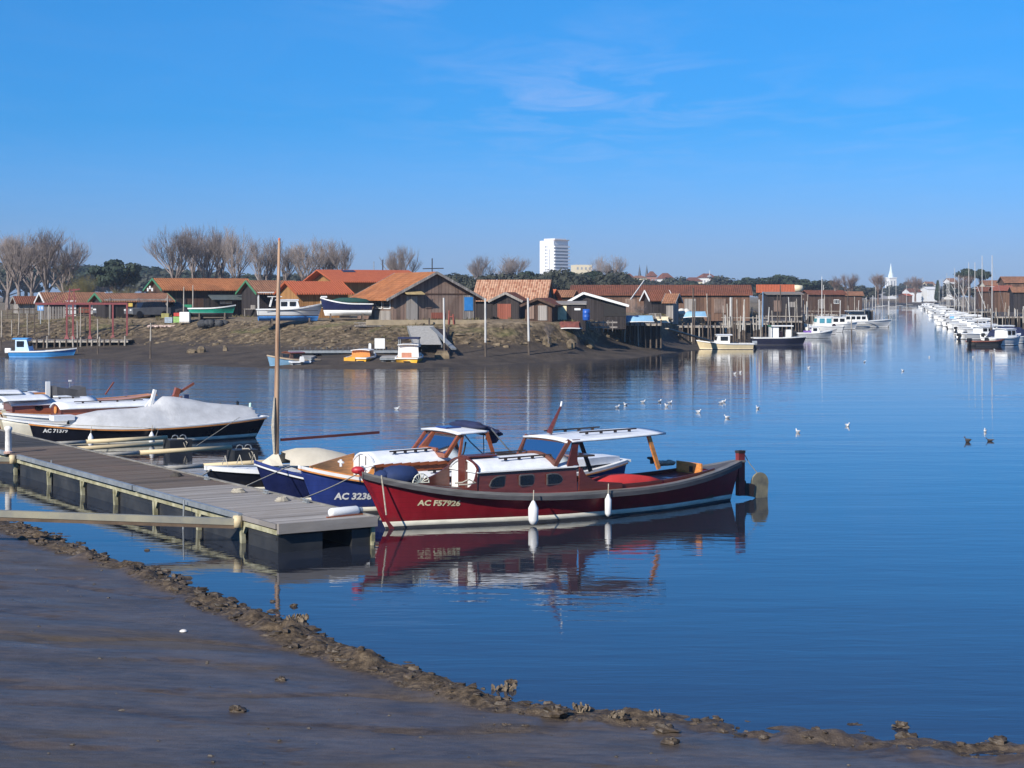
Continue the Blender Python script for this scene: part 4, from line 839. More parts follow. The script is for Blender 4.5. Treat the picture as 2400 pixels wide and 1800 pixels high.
for x, z, w in prof:
    t = x / TH.L; zb = TH.sh(t) + .01; pk = 1.0 if x > 4.3 else 2.2
    rings.append([(x + .02 * math.sin(j * 1.7), -w + 2 * w * j / 14, zb + max(.02, (z - zb)) * (1 - abs(2 * j / 14 - 1) ** (1.25 if x > 4.3 else 2.6)) + .018 * math.sin(j * 2.3 + x * 3.1)) for j in range(15)])
mb.loft(rings, False, False); mb.build('tarpaulin', GREYT, TB, True)
mb = MB(); mb.beam((4.15, 0, 1.2), (4.32, 0, 1.78), .14, .09); mb.build('post', WHITE, TB); MB().path([(4.0, .1, 1.2), (4.25, .1, 1.5), (4.4, .1, 1.56)], .03, 5).build('ridge_rope', WHITE, TB)
for x, y, z in ((7.75, -.2, 1.08), (7.4, .1, 1.14)): MB().lathe([(0, 0), (.05, 0), (.05, .12), (.02, .14), (0, .16)], (x, y, z), 8).build('stern_light', plain('pale_green_lens', (0.5, 0.7, 0.6), 0.4) if y < 0 else BLACKP, TB)
MB().box((1.1, 0, .95), (.7, .5, .16)).build('fore_hatch', ROOFW, TB)
TH.text('AC 71379', .42, .50, .12, WHITE, TB, -1, -.02, width=.72)
fender(TB.matrix_basis @ Vector((1.75, -.95, .02)), .09, .42, 'left white fender on the tarp covered black boat'); fender(TB.matrix_basis @ Vector((3.75, -1.2, .02)), .10, .40, 'right white fender on the tarp covered black boat')
rope([TB.matrix_basis @ Vector((.7, -.5, .78)), TB.matrix_basis @ Vector((4.0, -1.2, .55)), D(22, 5.9, .48)], 'thin grey rope drooping along the black hull toward the finger float', .012)
rope([TB.matrix_basis @ Vector((7.0, -1.0, .8)), D(21.6, 6.9, .02)], 'thin rope from the covered boat quarter down to the water', .01)
def classic(name, label, u, v, L, hullm, roofm=ROOFW, sidem=MAHOL, cab=(1.6, 4.6), zr=1.2, wins=(), stern_rise=.85, low=None, bow=.95, deckm=ROOFW, B=2.1, stripe=STRIPE):
    b_ = thing(name, label, 'boat'); place(b_, u, v); h = Hull(L, B, bow, .66, stern_rise, stern=.4, rake=.5, srake=.25, full=.5, pw=2.0, kb=.95, km=.26)
    boat_shell(b_, h, hullm, None, deckm, (0.05, .15), stripem=stripe); h.rail(-.05, .02, .04, -.1).build('gunwale', WHITE if hullm is WHITE else TEAK, b_)
    x0, x1 = cab; w0 = h.hb(x0 / L) * .72; w1 = h.hb(x1 / L) * .78
    MB().loft([[(x0 + (x1 - x0) * f, -(w0 + (w1 - w0) * f), .6), (x0 + (x1 - x0) * f, -(w0 + (w1 - w0) * f) + .05, zr), (x0 + (x1 - x0) * f, (w0 + (w1 - w0) * f) - .05, zr), (x0 + (x1 - x0) * f, w0 + (w1 - w0) * f, .6)] for f in (0, .25, .5, .75, 1)]).build('cabin_side', sidem, b_)
    MB().prism(arch(w0 + .0, .6, zr - .02, .17), .05, lambda a, c, k: (x0 - k + .01, a, c)).build('front_bulkhead', MAHO, b_)
    roofslab(x0 - .08, x1 + .06, w0 + .05, w1 + .05, zr, zr + .02, .18, .05).build('cabin_roof', roofm, b_, True)
    handrail(x0 + .5, x1 - .5, -.35, zr + .15, DARKW, b_)
    for x, shp in wins: port_light(b_, x, -(w0 + (w1 - w0) * (x - x0) / (x1 - x0)) + .028, (zr + .72) / 2 + .04, .3, .17, -1, MAHO, shp)
    return b_, h
b_, h = classic('white_launch', 'white launch with dark mahogany cabin front and long white roof behind the covered boat', 28.6, 2.9, 8.2, WHITE, cab=(1.9, 5.4), zr=1.08)
port_light(b_, 1.87, 0, 1.0, .01, .01, -1); MB().prism([(.13 * math.cos(i * .524), 1.0 + .13 * math.sin(i * .524)) for i in range(12)], .03, lambda a, c, k: (1.83 - k, a - .1, c)).build('round_hatch', TEAK, b_)
mb = MB(); mb.prism([(5.4, .7), (5.45, 1.02), (5.9, 1.05), (6.6, .9), (6.6, .7)], .9, lambda a, c, k: (a, k - .45, c)); mb.build('cockpit_box', TEAK, b_); MB().beam((6.1, 0, .9), (6.55, .1, 1.3), .05, .06).build('tiller', MAHOL, b_)
MB().beam((.02, 0, 1.05), (.4, 0, .1), .09, .14).build('stem_post', CREAM, b_)
b_, h = classic('mahogany_launch', 'mahogany cabin launch with stepped white roof and dark portholes', 31.6, 2.0, 8.6, MAHOL, cab=(2.0, 5.0), zr=1.06, wins=((2.9, 'round'), (4.2, 'rect')))
roofslab(1.6, 3.3, .72, .8, 1.24, 1.26, .12, .05).build('upper_roof', ROOFW, b_, True); MB().box((4.0, .1, 1.25), (.5, .6, .08)).build('roof_hatch', ROOFW, b_)
MB().beam((8.2, 0, .7), (8.45, 0, 1.45), .18, .2).build('rudder_post', MAHOL, b_); MB().beam((8.0, 0, 1.0), (9.1, 0, 1.62), .07, .09).build('tiller', MAHOL, b_); MB().box((8.8, 0, .95), (.15, .1, .5)).build('rudder_blade', BLUET, b_)
b_, h = classic('white_cabin_cruiser', 'white cabin boat with upright white fin and dark grey dodger at the far left', 34.8, 2.4, 8.0, WHITE, sidem=WHITE, cab=(1.5, 3.3), zr=1.1, bow=.95)
MB().loft([[(3.95 + .1 * k, y, z) for y, z in ((-.05, .9), (.05, .9), (.04, 1.68), (-.04, 1.68))] for k in (0, 1.6)]).build('fin', WHITE, b_)
MB().loft([[(x, -w, .7), (x, -w * .7, z), (x, w * .7, z), (x, w, .7)] for x, w, z in ((4.2, .8, 1.5), (4.5, .85, 1.44), (5.0, .9, 1.36), (5.3, .95, 1.46))]).build('dodger', plain('charcoal_canvas', (0.06, 0.06, 0.065), 0.85), b_)
MB().box((3.3, .3, 1.22), (1.4, .5, .06)).build('teak_rail', TEAK, b_); roofslab(1.8, 2.9, .55, .6, 1.32, 1.3, .1, .05).build('hatch_hood', ROOFW, b_, True)
b_, h = classic('brown_decked_boat', 'brown decked boat with thin light staff, farthest of the pontoon boats', 38.0, 3.0, 8.8, plain('brown_hull', (0.1, 0.03, 0.018), 0.4), cab=(2.0, 4.0), zr=.95, deckm=TEAK)
MB().tube((5.3, 0, .7), (5.35, 0, 1.5), .012).build('staff', GALV, b_); MB().box((5.35, 0, 1.52), (.12, .05, .06)).build('staff_light', WHITE, b_); MB().beam((6.9, .2, .9), (7.3, .3, 1.4), .04, .05).build('stick', MAHOL, b_)
# two white gunwale boards of the pale rowing boat squeezed in beside the bollard
WB = thing('white_rowing_boat', 'plain white rowing boat squeezed between the bollard and the covered boat', 'boat'); place(WB, 26.9, 2.3)
WH = Hull(4.2, 1.5, .92, .66, .7, stern=.6, rake=.3, full=.5, pw=2.0, kb=.95, km=.28)
boat_shell(WB, WH, CREAM if False else plain('ivory_paint', (0.72, 0.68, 0.56), 0.45, 0.1), None, WHITE, (.05, .1), cock=(.3, .92, .8), wellm=CREAM); WH.rail(-.04, .02, .04, -.05).build('gunwale', WHITE, WB); MB().beam((0, 0, 1.0), (.3, 0, 0), .08, .1).build('stem', CREAM, WB)
for x in (1.6, 2.7): MB().box((x, 0, .5), (.25, 1.2, .04)).build('thwart', WHITE, WB)
# ------------------------------------------------------------------ oyster huts and sheds of the far bank
ORANGE = tiles('orange_tiles', (0.48, 0.17, 0.06), (0.62, 0.25, 0.1), (0.2, 0.085, 0.04), moss=.7)
NEWRED = tiles('new_red_tiles', (0.52, 0.13, 0.055), (0.58, 0.16, 0.07), (0.4, 0.1, 0.05), moss=.4)
PALET = tiles('patchy_pale_tiles', (0.36, 0.15, 0.085), (0.66, 0.4, 0.26), (0.55, 0.3, 0.18), moss=.4)
OLDRED = tiles('old_red_tiles', (0.2, 0.07, 0.04), (0.29, 0.105, 0.06), (0.12, 0.06, 0.04), moss=.7)
BROWNT = tiles('brown_tiles', (0.3, 0.14, 0.08), (0.45, 0.22, 0.12), (0.16, 0.09, 0.055), moss=.7)
DARKB = planks('tarred_boards', (0.022, 0.018, 0.018), (0.05, 0.042, 0.042), 0.2)
BROWNB = planks('dark_brown_boards', (0.06, 0.035, 0.025), (0.11, 0.065, 0.045), 0.2)
OCHRE = planks('ochre_boards', (0.28, 0.14, 0.05), (0.4, 0.21, 0.08), 0.22)
WEATH = planks('weathered_boards', (0.035, 0.02, 0.016), (0.23, 0.145, 0.11), 0.3, stain=(0.27, 0.2, 0.16), grain=(7, 7, .45))
GREYB = planks('grey_boards', (0.2, 0.18, 0.165), (0.36, 0.33, 0.3), 0.18)
REDBW = planks('faded_red_boards', (0.24, 0.075, 0.05), (0.32, 0.11, 0.075), 0.2)
BRNW = planks('old_shed_boards', (0.075, 0.042, 0.028), (0.18, 0.105, 0.07), 0.42)
GREENP = plain('green_trim', (0.05, 0.2, 0.1), 0.6); BLUEP = plain('blue_paint', (0.04, 0.24, 0.6), 0.5, 0.1); PALEBL = plain('pale_blue_paint', (0.22, 0.41, 0.58), 0.6, 0.1); YELP = plain('yellow_hull', (0.75, 0.38, 0.03), 0.45, 0.1)
GA = R(25); EX = Vector((math.cos(GA), math.sin(GA), 0))
def shed(name, label, cat, c, rz, L, D_, he, hr, wallm, roofm, oe=.35, og=.35, trim=None, feats=(), yo=0.0, deep=.9):
    t = thing(name, label, cat, c, rz); y0, y1 = -D_ / 2, D_ / 2; hb = hr - (hr - he) * (D_ / 2 - yo) / (D_ / 2 - yo)
    MB().loft([[(x, y, z) for y, z in ((y0, -deep), (y1, -deep), (y1, he), (yo, hr - .06), (y0, he))] for x in (-L / 2, L / 2)]).build('wall', wallm, t)
    mb = MB(); X = L / 2 + og
    for s, ye in ((-1, y0), (1, y1)):
        sl = (hr - he) / abs(ye - yo); yy = ye + s * oe; ze = he - oe * sl
        mb.hexa([(-X, yo, hr), (X, yo, hr), (X, yy, ze), (-X, yy, ze), (-X, yo, hr + .11), (X, yo, hr + .11), (X, yy, ze + .11), (-X, yy, ze + .11)])
    mb.build('roof', roofm, t)
    if trim:
        for xs in (-X - .02, X + .02):
            mb = MB()
            for s, ye in ((-1, y0), (1, y1)):
                sl = (hr - he) / abs(ye - yo); mb.beam((xs, yo, hr + .03), (xs, ye + s * oe, he - oe * sl + .03), .05, .2)
            mb.build('bargeboard', trim, t)
    for q in feats:
        kind, face, a, z0, w, h, m = q[:7]; e = q[7] if len(q) > 7 else .05
        cc, dd = {'f': ((a, y0 - e / 2 + .002, z0 + h / 2), (w, e + .03, h)), 'l': ((-L / 2 - e / 2 + .002, a, z0 + h / 2), (e + .03, w, h)), 'r': ((L / 2 + e / 2 - .002, a, z0 + h / 2), (e + .03, w, h))}[face]
        o = MB().box(cc, dd).build(kind, m, t)
        if kind == 'window' and m is not DGLASS:
            k = {'f': (0, -1, 0), 'l': (-1, 0, 0), 'r': (1, 0, 0)}[face]; n = max(1, int(w / .3)); g = MB(); pw = (w - .1) / n
            for i in range(n):
                off = -w / 2 + .05 + pw * (i + .5); c3 = [cc[j] + k[j] * (e / 2 + .02) for j in range(3)]; ax = 0 if face == 'f' else 1; c3[ax] += off
                d3 = [.03, .03, h - .16]; d3[ax] = pw - .07; g.box(c3, d3)
            g.build('pane', DGLASS, o)
    return t
ZG = 3.0
def row_shed(name, label, xl, xr, Yl, yr, ye, D_, wallm, roofm, ang=GA, zg=ZG, **kw):
    ex = Vector((math.cos(ang), math.sin(ang), 0)); Xl = (xl - CX) * Yl / F; q = (xr - CX) / F; L = (q * Yl - Xl) / (ex.x - ex.y * q); og = kw.get('og', .35)
    hr = H - (yr - YH) * Yl / F - zg - .1; he = H - (ye - YH) * (Yl - abs(ex.x) * D_ / 2) / F - zg
    c = Vector((Xl, Yl, zg)) + ex * L / 2; f = kw.pop('feats', lambda L, he: ())
    return shed(name, label, 'shed', c, ang, L - 2 * og, D_, he, hr, wallm, roofm, feats=f(L - 2 * og, he), **kw)
row_shed('hut', 'small hut with faded orange roof and grey gable at the far left', 30, 84, 185, 694, 710, 3.5, GREYB, OLDRED, trim=GREYB, zg=2.8)
row_shed('hut', 'low hut with brown tiled roof and white gable behind the red hoist', 92, 245, 166, 685, 709, 5, DARKB, BROWNT, trim=WHITE, zg=2.9, feats=lambda L, h: (('door', 'f', -L / 2 + 2.2, 0, 1.0, 1.6, WHITE), ('shutter', 'f', -L / 2 + 3.6, .4, 1.2, 1.0, REDBW), ('shutter', 'f', 1.4, .2, .5, 1.2, WHITE)))
t = row_shed('open_shed', 'open fronted shed with patchy orange roof and green gable end', 222, 392, 158, 687, 706, 5.5, DARKB, BROWNT, trim=GREENP, zg=2.95)
MB().box((0, -2.9, 1.6), (6.2, .12, .22)).build('front_lintel', GREYB, t)
for x in (-2.6, 0, 2.6): MB().box((x, -2.95, .7), (.14, .14, 2.2)).build('post', GREYB, t)
t = row_shed('long_shed', 'long dark boarded shed with orange tiles and green trimmed gable', 357, 582, 165, 652, 677, 6.5, BROWNB, ORANGE, trim=GREENP, oe=.6, feats=lambda L, h: (('lean_to_door', 'f', .5, 0, 2.2, 1.7, DARKB), ('sign', 'f', 1.6, 1.15, 1.2, .25, WHITE), ('door', 'f', -3.0, 0, 1.4, 1.7, DARKB)))
MB().box((-4.0, -3.35, 1.45), (.9, .06, .5)).build('gable_sign', WHITE, t); MB().hexa([(-.2, -4.9, 1.55), (4.4, -4.9, 1.55), (4.4, -3.2, 2.05), (-.2, -3.2, 2.05), (-.2, -4.9, 1.63), (4.4, -4.9, 1.63), (4.4, -3.2, 2.13), (-.2, -3.2, 2.13)]).build('lean_to_roof', plain('dull_lead_sheet', (0.1, 0.12, 0.12), 0.6), t)
mb = MB()
for z, y in ((2.75, -.9), (2.95, 0), (2.75, .9)): mb.box((-5.0, y, z - .2), (.06, .5, .32))
mb.build('gable_emblem', WHITE, t)
t = row_shed('porch_shed', 'shed with green edged peak, open porch and white corner post', 576, 692, 161, 657, 682, 5.2, DARKB, BROWNT, trim=GREENP, oe=.9)
MB().box((-2.2, -3.35, 1.05), (.12, .12, 2.5)).build('porch_post', WHITE, t); MB().box((0, -3.4, 2.26), (4.2, .1, .1)).build('gutter', WHITE, t)
t = row_shed('workshop', 'wooden workshop with bright orange roof and blue name board on its gable', 668, 800, 152, 659, 686, 5.6, OCHRE, NEWRED, trim=NEWRED, oe=.5, feats=lambda L, h: (('window', 'f', .2, .9, 1.0, .7, CREAM), ('door', 'f', 2.0, 0, 1.0, 1.8, DARKB)))
MB().box((-2.12, -1.3, 1.55), (.08, 2.6, .75)).build('name_board', BLUEP, t)
mb = MB(); rr = random.Random(2)
for i in range(9): mb.box((-2.17, -2.35 + .25 * i, 1.72), (.02, .13, rr.uniform(.1, .2)))
mb.build('board_pattern', WHITE, t)
t = row_shed('boat_house', 'tall boat house with red tiles, skylight and ochre boarded walls', 742, 958, 178, 632, 657, 8.5, OCHRE, NEWRED, oe=.9, og=.9)
mb = MB(); he, hr = 0, 0
rf = [o for o in t.children if o.name.startswith('roof')][0]; vz = sorted({round(v.co.z, 3) for v in rf.data.vertices}); top = max(vz); 
sl = (top - .11 - min(v.co.z for v in rf.data.vertices)) / (8.5 / 2 + .9)
MB().hexa([(-2.6, -1.1, top - 1.1 * sl - .03), (-1.2, -1.1, top - 1.1 * sl - .03), (-1.2, -.35, top - .35 * sl - .03), (-2.6, -.35, top - .35 * sl - .03), (-2.6, -1.1, top - 1.1 * sl + .05), (-1.2, -1.1, top - 1.1 * sl + .05), (-1.2, -.35, top - .35 * sl + .05), (-2.6, -.35, top - .35 * sl + .05)]).build('skylight', DGLASS, t)
MB().tube((1.2, 0, top), (1.2, 0, top + .9), .04).build('aerial', GALV, t); MB().tube((2.2, 0, top), (2.2, 0, top + 1.1), .06).build('flue', DARKW, t)
# main weathered hut, gable to the water
fc = WP(1019, 138, ZG); fr = R(-65); nrm = Vector((math.cos(fr), math.sin(fr), 0))
t = shed('oyster_hut', 'weathered wooden oyster hut with orange roof, grey door and blue panel', 'hut', fc - nrm * 4.2, fr, 8.4, 7.2, 1.95, 3.8, WEATH, ORANGE, oe=.75, og=.45, trim=GREYB, feats=(
    ('door', 'r', -2.0, -.02, 1.0, 1.95, GREYB), ('door_panel', 'r', 2.95, .05, .95, 1.95, GREYB), ('blue_panel', 'r', 2.95, .75, .75, 1.1, BLUEP, .09), ('shutter', 'r', -.55, .95, .55, .8, WEATH), ('rail_board', 'r', 0, 2.05, 7.0, .10, BROWNB, .03),
    ('window', 'f', 1.0, .9, 1.5, 1.0, WHITE), ('window', 'f', 2.9, .9, 1.5, 1.0, WHITE), ('lower_panel', 'f', 1.9, -.1, 3.6, .85, GREYB), ('board', 'r', .3, .1, 1.2, .5, REDBW, .03)))
aw = MB(); aw.hexa([(4.2, -2.75, 2.3), (5.1, -2.75, 2.05), (5.1, -1.2, 2.05), (4.2, -1.2, 2.3), (4.2, -2.75, 2.36), (5.1, -2.75, 2.11), (5.1, -1.2, 2.11), (4.2, -1.2, 2.36)]); aw.build('awning', plain('ochre_awning', (0.4, 0.3, 0.14), 0.8, 0.2), t)
cr = MB(); cr.tube((3.4, .1, 3.8), (3.4, .1, 5.0), .045); cr.beam((3.4, -.7, 4.15), (3.4, 1.1, 4.2), .07, .07); cr.build('roof_mast', DARKW, t)
row_shed('tiled_shed', 'shed with big pale patchy tiled roof and dark gable end right of the oyster hut', 1118, 1292, 150, 656, 702, 6.0, DARKB, PALET, ang=R(-7), oe=.3, og=.15, trim=None)
def gable_hut(name, label, pxc, Y, apex, eave, wpx, Lg, wallm, roofm, rzd, zg=ZG, **kw):
    rz = R(rzd); n = Vector((math.cos(rz), math.sin(rz), 0)); c = WP(pxc, Y, zg); hr = H - (apex - YH) * Y / F - zg; he = H - (eave - YH) * Y / F - zg
    return shed(name, label, 'hut', c - n * Lg / 2, rz, Lg, wpx * Y / F, he, hr - .1, wallm, roofm, **kw)
gable_hut('black_hut', 'small black gabled hut with faded red door', 1186, 143, 685, 703, 62, 4, DARKB, OLDRED, -100, trim=GREYB, feats=(('door', 'r', -.15, -.02, 1.15, 1.3, REDBW),))
gable_hut('brown_hut', 'small dark brown gabled hut with plain grey door', 1262, 137, 698, 714, 64, 4, BROWNB, OLDRED, -103, trim=BROWNB, feats=(('door', 'r', .35, -.02, .75, 1.2, GREYB), ('side_board', 'r', -.6, .1, .5, 1.1, WEATH)))
t = gable_hut('tarred_shed', 'wide black boarded shed with white bargeboards and off centre peak', 1392, 146, 685, 716, 150, 6, DARKB, plain('felt_roof', (0.1, 0.095, 0.09), 0.9, 0.3), -93, trim=WHITE, yo=-.9, oe=.25, feats=(('opening', 'r', 1.8, .2, 1.9, 1.05, INT, .02), ('window', 'r', -1.0, .8, .5, .5, PALEBL)))
t = shed('lean_to', 'low black lean to with cream double doors and small white sign', 'hut', WP(1338, 139, ZG) + Vector((0, 1.2, 0)), R(-4), 2.55, 2.2, 1.25, 1.42, DARKB, plain('pale_sheet_roof', (0.24, 0.22, 0.2), 0.8), oe=.15, og=.08, feats=(('double_door', 'f', -.72, -.02, .9, 1.15, plain('butter_paint', (0.75, 0.65, 0.4), 0.5)), ('sign', 'f', .62, .78, .5, .16, WHITE)))
for x in (-.86, -.58): MB().box((x, -1.15, .55), (.02, .02, 1.1)).build('door_seam', GREYB, t)
o = MB().lathe([(0, 0), (.27, 0), (.29, .05), (.29, .28), (.3, .3), (.29, .32), (.29, .6), (.3, .62), (.29, .64), (.28, .9), (0, .91)], (0, 0, 0), 16).build('barrel', plain('blue_drum', (0.02, 0.1, 0.42), 0.4), None, True); o.location = WP(1374, 137.5, ZG - .02); tag(o, 'blue plastic barrel standing by the black shed', 'barrel')
row_shed('long_red_shed', 'very long shed with old red roof and brown boarded wall behind the jetties', 1338, 1760, 198, 668, 691, 8, BRNW, OLDRED, ang=R(-5), oe=.3, feats=lambda L, h: tuple(('door', 'f', -L / 2 + L * k / 6, 0, 1.3, 1.6, (BROWNB, GREYB, WEATH)[k % 3]) for k in range(1, 6)))
row_shed('hut', 'small hut with white gable and red roof in front of the long shed', 1511, 1568, 178, 680, 701, 2.6, DARKB, OLDRED, ang=R(14), trim=WHITE)
row_shed('hut', 'dark little hut with sagging brown roof beside the bare bush', 1560, 1592, 172, 688, 706, 2.2, GREYB, BROWNT, ang=R(-20), trim=GREYB)
row_shed('hut', 'low brown roofed hut half hidden behind the black shed', 1306, 1352, 165, 680, 694, 3, BROWNB, BROWNT, ang=R(-12))
row_shed('hut', 'tiny orange roofed hut between pale tiled shed and black shed', 1287, 1305, 158, 678, 698, 2.0, DARKB, NEWRED, ang=R(-25))
row_shed('orange_roofed_house', 'house with bright orange tiled roof beyond the jetty posts', 1772, 1862, 245, 667, 684, 6, BRNW, NEWRED, ang=R(-8))
row_shed('grey_hut', 'grey plank hut on the left bank jetty among tall posts', 1788, 1876, 232, 684, 690, 4, DARKB, plain('grey_felt', (0.2, 0.17, 0.15), 0.9), ang=R(3), zg=2.8, feats=lambda L, h: (('door', 'f', -1, 0, 1, 1.5, WEATH), ('shutter', 'f', 1, .6, .8, .7, GREYB)))
row_shed('brown_hut_row', 'row of brown roofed huts under the bare trees by the moored cruisers', 1884, 1975, 285, 680, 690, 5, BROWNB, OLDRED, ang=R(6), zg=2.8, feats=lambda L, h: (('door', 'f', -1, 0, 1, 1.6, GREYB), ('window', 'f', 1.5, .8, .9, .7, WHITE)))
row_shed('grey_hut', 'last grey hut at the right end of the left bank', 1950, 2022, 330, 683, 692, 5, BROWNB, BROWNT, ang=R(-6), zg=2.8)
t = thing('white_tank', 'white rounded tank on the roofs behind the orange roofed house', 'tank', WP(1868, 300, 5.6)); MB().lathe([(0, 0), (1.0, .1), (1.15, .6), (1.0, 1.1), (0, 1.25)], (0, 0, 0), 14).build('tank_body', CREAM, t, True); MB().box((0, 0, -1.4), (2.0, 2, 2.6)).build('stand', GREYB, t)
# right bank houses
row_shed('house', 'brown roofed house at the right edge above the marina', 2344, 2440, 345, 648, 662, 8, BRNW, BROWNT, ang=R(-6), feats=lambda L, h: (('window', 'f', -2, 1, 1.4, 1.2, WHITE), ('window', 'f', 1.5, 1, 1.4, 1.2, WHITE)))
row_shed('house', 'pale walled house with low roof left of the brown roofed house', 2300, 2362, 380, 657, 668, 8, CREAM, BROWNT, ang=R(-6), feats=lambda L, h: (('window', 'f', 0, 1, 1.4, 1.2, WHITE),))
row_shed('hut', 'red roofed hut low on the right bank', 2322, 2372, 300, 669, 680, 4, BRNW, REDBW, ang=R(-6)); row_shed('hut', 'dark hut under the brown roofed house on the right bank', 2366, 2430, 292, 672, 684, 4, DARKB, BROWNT, ang=R(-6)); row_shed('hut', 'dull brown hut behind the pale masts on the right bank', 2286, 2330, 360, 672, 682, 4, BROWNB, OLDRED, ang=R(-6))
for xl, xr, yr, ye, Y, lab, wm, rm in ((2122, 2152, 676, 684, 820, 'long white walled boat yard at the end of the channel', WHITE, OLDRED), (2164, 2190, 672, 678, 900, 'white block beside the cypress at the end of the channel', WHITE, plain('white_flat_roof', (.7, .7, .68))), (2114, 2130, 688, 693, 760, 'low red roofed shed at the head of the channel', BRNW, NEWRED), (2166, 2186, 660, 667, 1000, 'distant house with dull brown roof left of the cypress', CREAM, BROWNT), (2218, 2236, 652, 660, 1000, 'distant white gabled house right of the cypress', WHITE, BROWNT)):
    row_shed('house', lab, xl, xr, Y, yr, ye, 9, wm, rm, ang=R(10), zg=2.6)

# ------------------------------------------------------------------ distant town
TWH = plain('tower_white', (0.8, 0.8, 0.8), 0.6, 0.04); TGR = plain('balcony_grey', (0.3, 0.32, 0.36), 0.6)  # one mid grey for glazing bands, far windows and small fittings
t = thing('tower_block', 'white high rise tower block with banded balconies rising above the trees', 'tower', WP(1298, 1200, 2), R(-45))
w_, d_ = 13.5, 14.5; HT = 41.2
MB().box((0, 0, HT / 2), (w_, d_, HT)).build('wall', TWH, t); mb = MB()
for i in range(15):
    z = 6 + i * 2.28; mb.box((w_ / 2 + .05, .2, z), (.5, d_ - .6, 1.1))
mb.build('glazing', TGR, t)
for i in range(15): MB().box((w_ / 2 + .7, .3, 4.9 + i * 2.28 + .1), (1.5, d_ + .6, 1.0)).build('balcony', TWH, t)
mb = MB(); [mb.box((x, -d_ / 2 - .03, 5 + i * 2.28), (w2_, .2, 1.2)) for i in range(15) for x, w2_ in ((-1.0, 1.0), (.4, .7))]; mb.build('window_strip', TGR, t); MB().box((2.6, -d_ / 2 - .05, HT / 2 - 1), (.5, .3, HT - 10)).build('window_strip', TGR, t)
MB().box((1.2, 0, HT + .7), (w_ - 3, d_ - 3, 1.5)).build('roof_plant', TWH, t); MB().box((w_ / 2 - .4, .5, HT + .35), (2.4, d_ + .4, .8)).build('roof_band', plain('roof_beige', (.55, .45, .38)), t)
def block(name, label, px0, px1, ytop, Y, d, m, roofm=None, zb=2, hip=0.0, nw=4):
    X0, X1 = (px0 - CX) * Y / F, (px1 - CX) * Y / F; h = H - (ytop - YH) * Y / F - zb; t = thing(name, label, 'building', ((X0 + X1) / 2, Y, zb), R(12)); w = X1 - X0; hw = h - hip
    MB().box((0, 0, hw / 2), (w, d, hw)).build('wall', m, t)
    if hip: MB().loft([[(-w / 2 - .5, -d / 2 - .5, hw), (w / 2 + .5, -d / 2 - .5, hw), (w / 2 + .5, d / 2 + .5, hw), (-w / 2 - .5, d / 2 + .5, hw)], [(-w / 4, -.1, h), (w / 4, -.1, h), (w / 4, .1, h), (-w / 4, .1, h)]]).build('roof', roofm, t)
    for k in range(nw): MB().box((-w / 2 + w * (k + .5) / nw, -d / 2 - .03, hw - 2.2), (w / nw * .4, .12, 1.5)).build('window', TGR, t)
    return t
block('apartment_block', 'cream flat roofed apartment block right of the tower', 1343, 1382, 621, 1050, 12, CREAM)
block('villa', 'white villa with red hipped roof and low wings on the skyline', 1640, 1672, 641, 900, 10, WHITE, OLDRED, hip=2.2); block('villa', 'lower left wing house with red roof beside the white villa', 1606, 1640, 650, 870, 10, CREAM, OLDRED, hip=2.0, nw=3); block('villa', 'lower right house with red roof beside the white villa', 1672, 1690, 647, 890, 10, CREAM, OLDRED, hip=2.0, nw=2)
block('house', 'white house with tall gable on the skyline right of the twin spires', 1546, 1572, 640, 850, 10, WHITE, OLDRED, hip=2.8, nw=3); block('house', 'small cream house left of the twin spires', 1466, 1480, 641, 850, 8, CREAM, OLDRED, hip=2, nw=2); block('house', 'reddish house tucked beside the tall white gable', 1520, 1534, 636, 880, 8, plain('brick_red', (.35, .16, .11)), OLDRED, hip=2.5, nw=2); block('house', 'cream low house below the twin spires', 1482, 1512, 646, 860, 8, CREAM, BROWNT, hip=1.2)
for px, lab in ((1499, 'left of two slim dark slate church spires'), (1516, 'right of two slim dark slate church spires')):
    t = thing('church_spire', lab, 'spire', WP(px, 1000, 2)); MB().box((0, 0, 6), (2.6, 2.6, 12)).build('belfry', CREAM, t); MB().lathe([(1.6, 12), (.9, 15), (.12, 20), (0, 21.4)], (0, 0, 0), 8).build('steeple', plain('slate', (.05, .06, .08), .6), t)
t = thing('signal_mast', 'thin white mast with round dark platform on the skyline', 'mast', WP(1663, 850, 2)); MB().tube((0, 0, 0), (0, 0, 13), .3, .25).build('pole', WHITE, t); MB().lathe([(.4, 11.6), (1.2, 12.2), (1.2, 12.6), (.3, 13)], (0, 0, 0), 10).build('platform', TGR, t); MB().tube((0, 0, 13), (0, 0, 15.6), .12, .06).build('tip', WHITE, t)
t = thing('church_tower', 'white church tower with needle spire at the head of the channel', 'church', WP(2088, 1150, 2), R(20))
MB().box((0, 0, 7.2), (5.4, 5.4, 14.4)).build('tower', WHITE, t); MB().box((0, 0, 14.7), (6, 6, .6)).build('cornice', WHITE, t); MB().lathe([(2.0, 15.0), (1.9, 16.4), (1.1, 18.6), (.5, 22.4), (0, 24.8)], (0, 0, 0), 8).build('spire', plain('pale_spire', (.6, .7, .76), .6), t)
for x in (-1.1, 1.1): MB().box((x, -2.72, 11.0), (.9, .1, 3.4)).build('belfry_opening', TGR, t); MB().box((-2.72, x, 11.0), (.1, .9, 3.4)).build('belfry_opening', TGR, t)
MB().box((-9, 3, 4), (13, 8, 8)).build('nave', plain('nave_grey', (.3, .29, .3)), t)

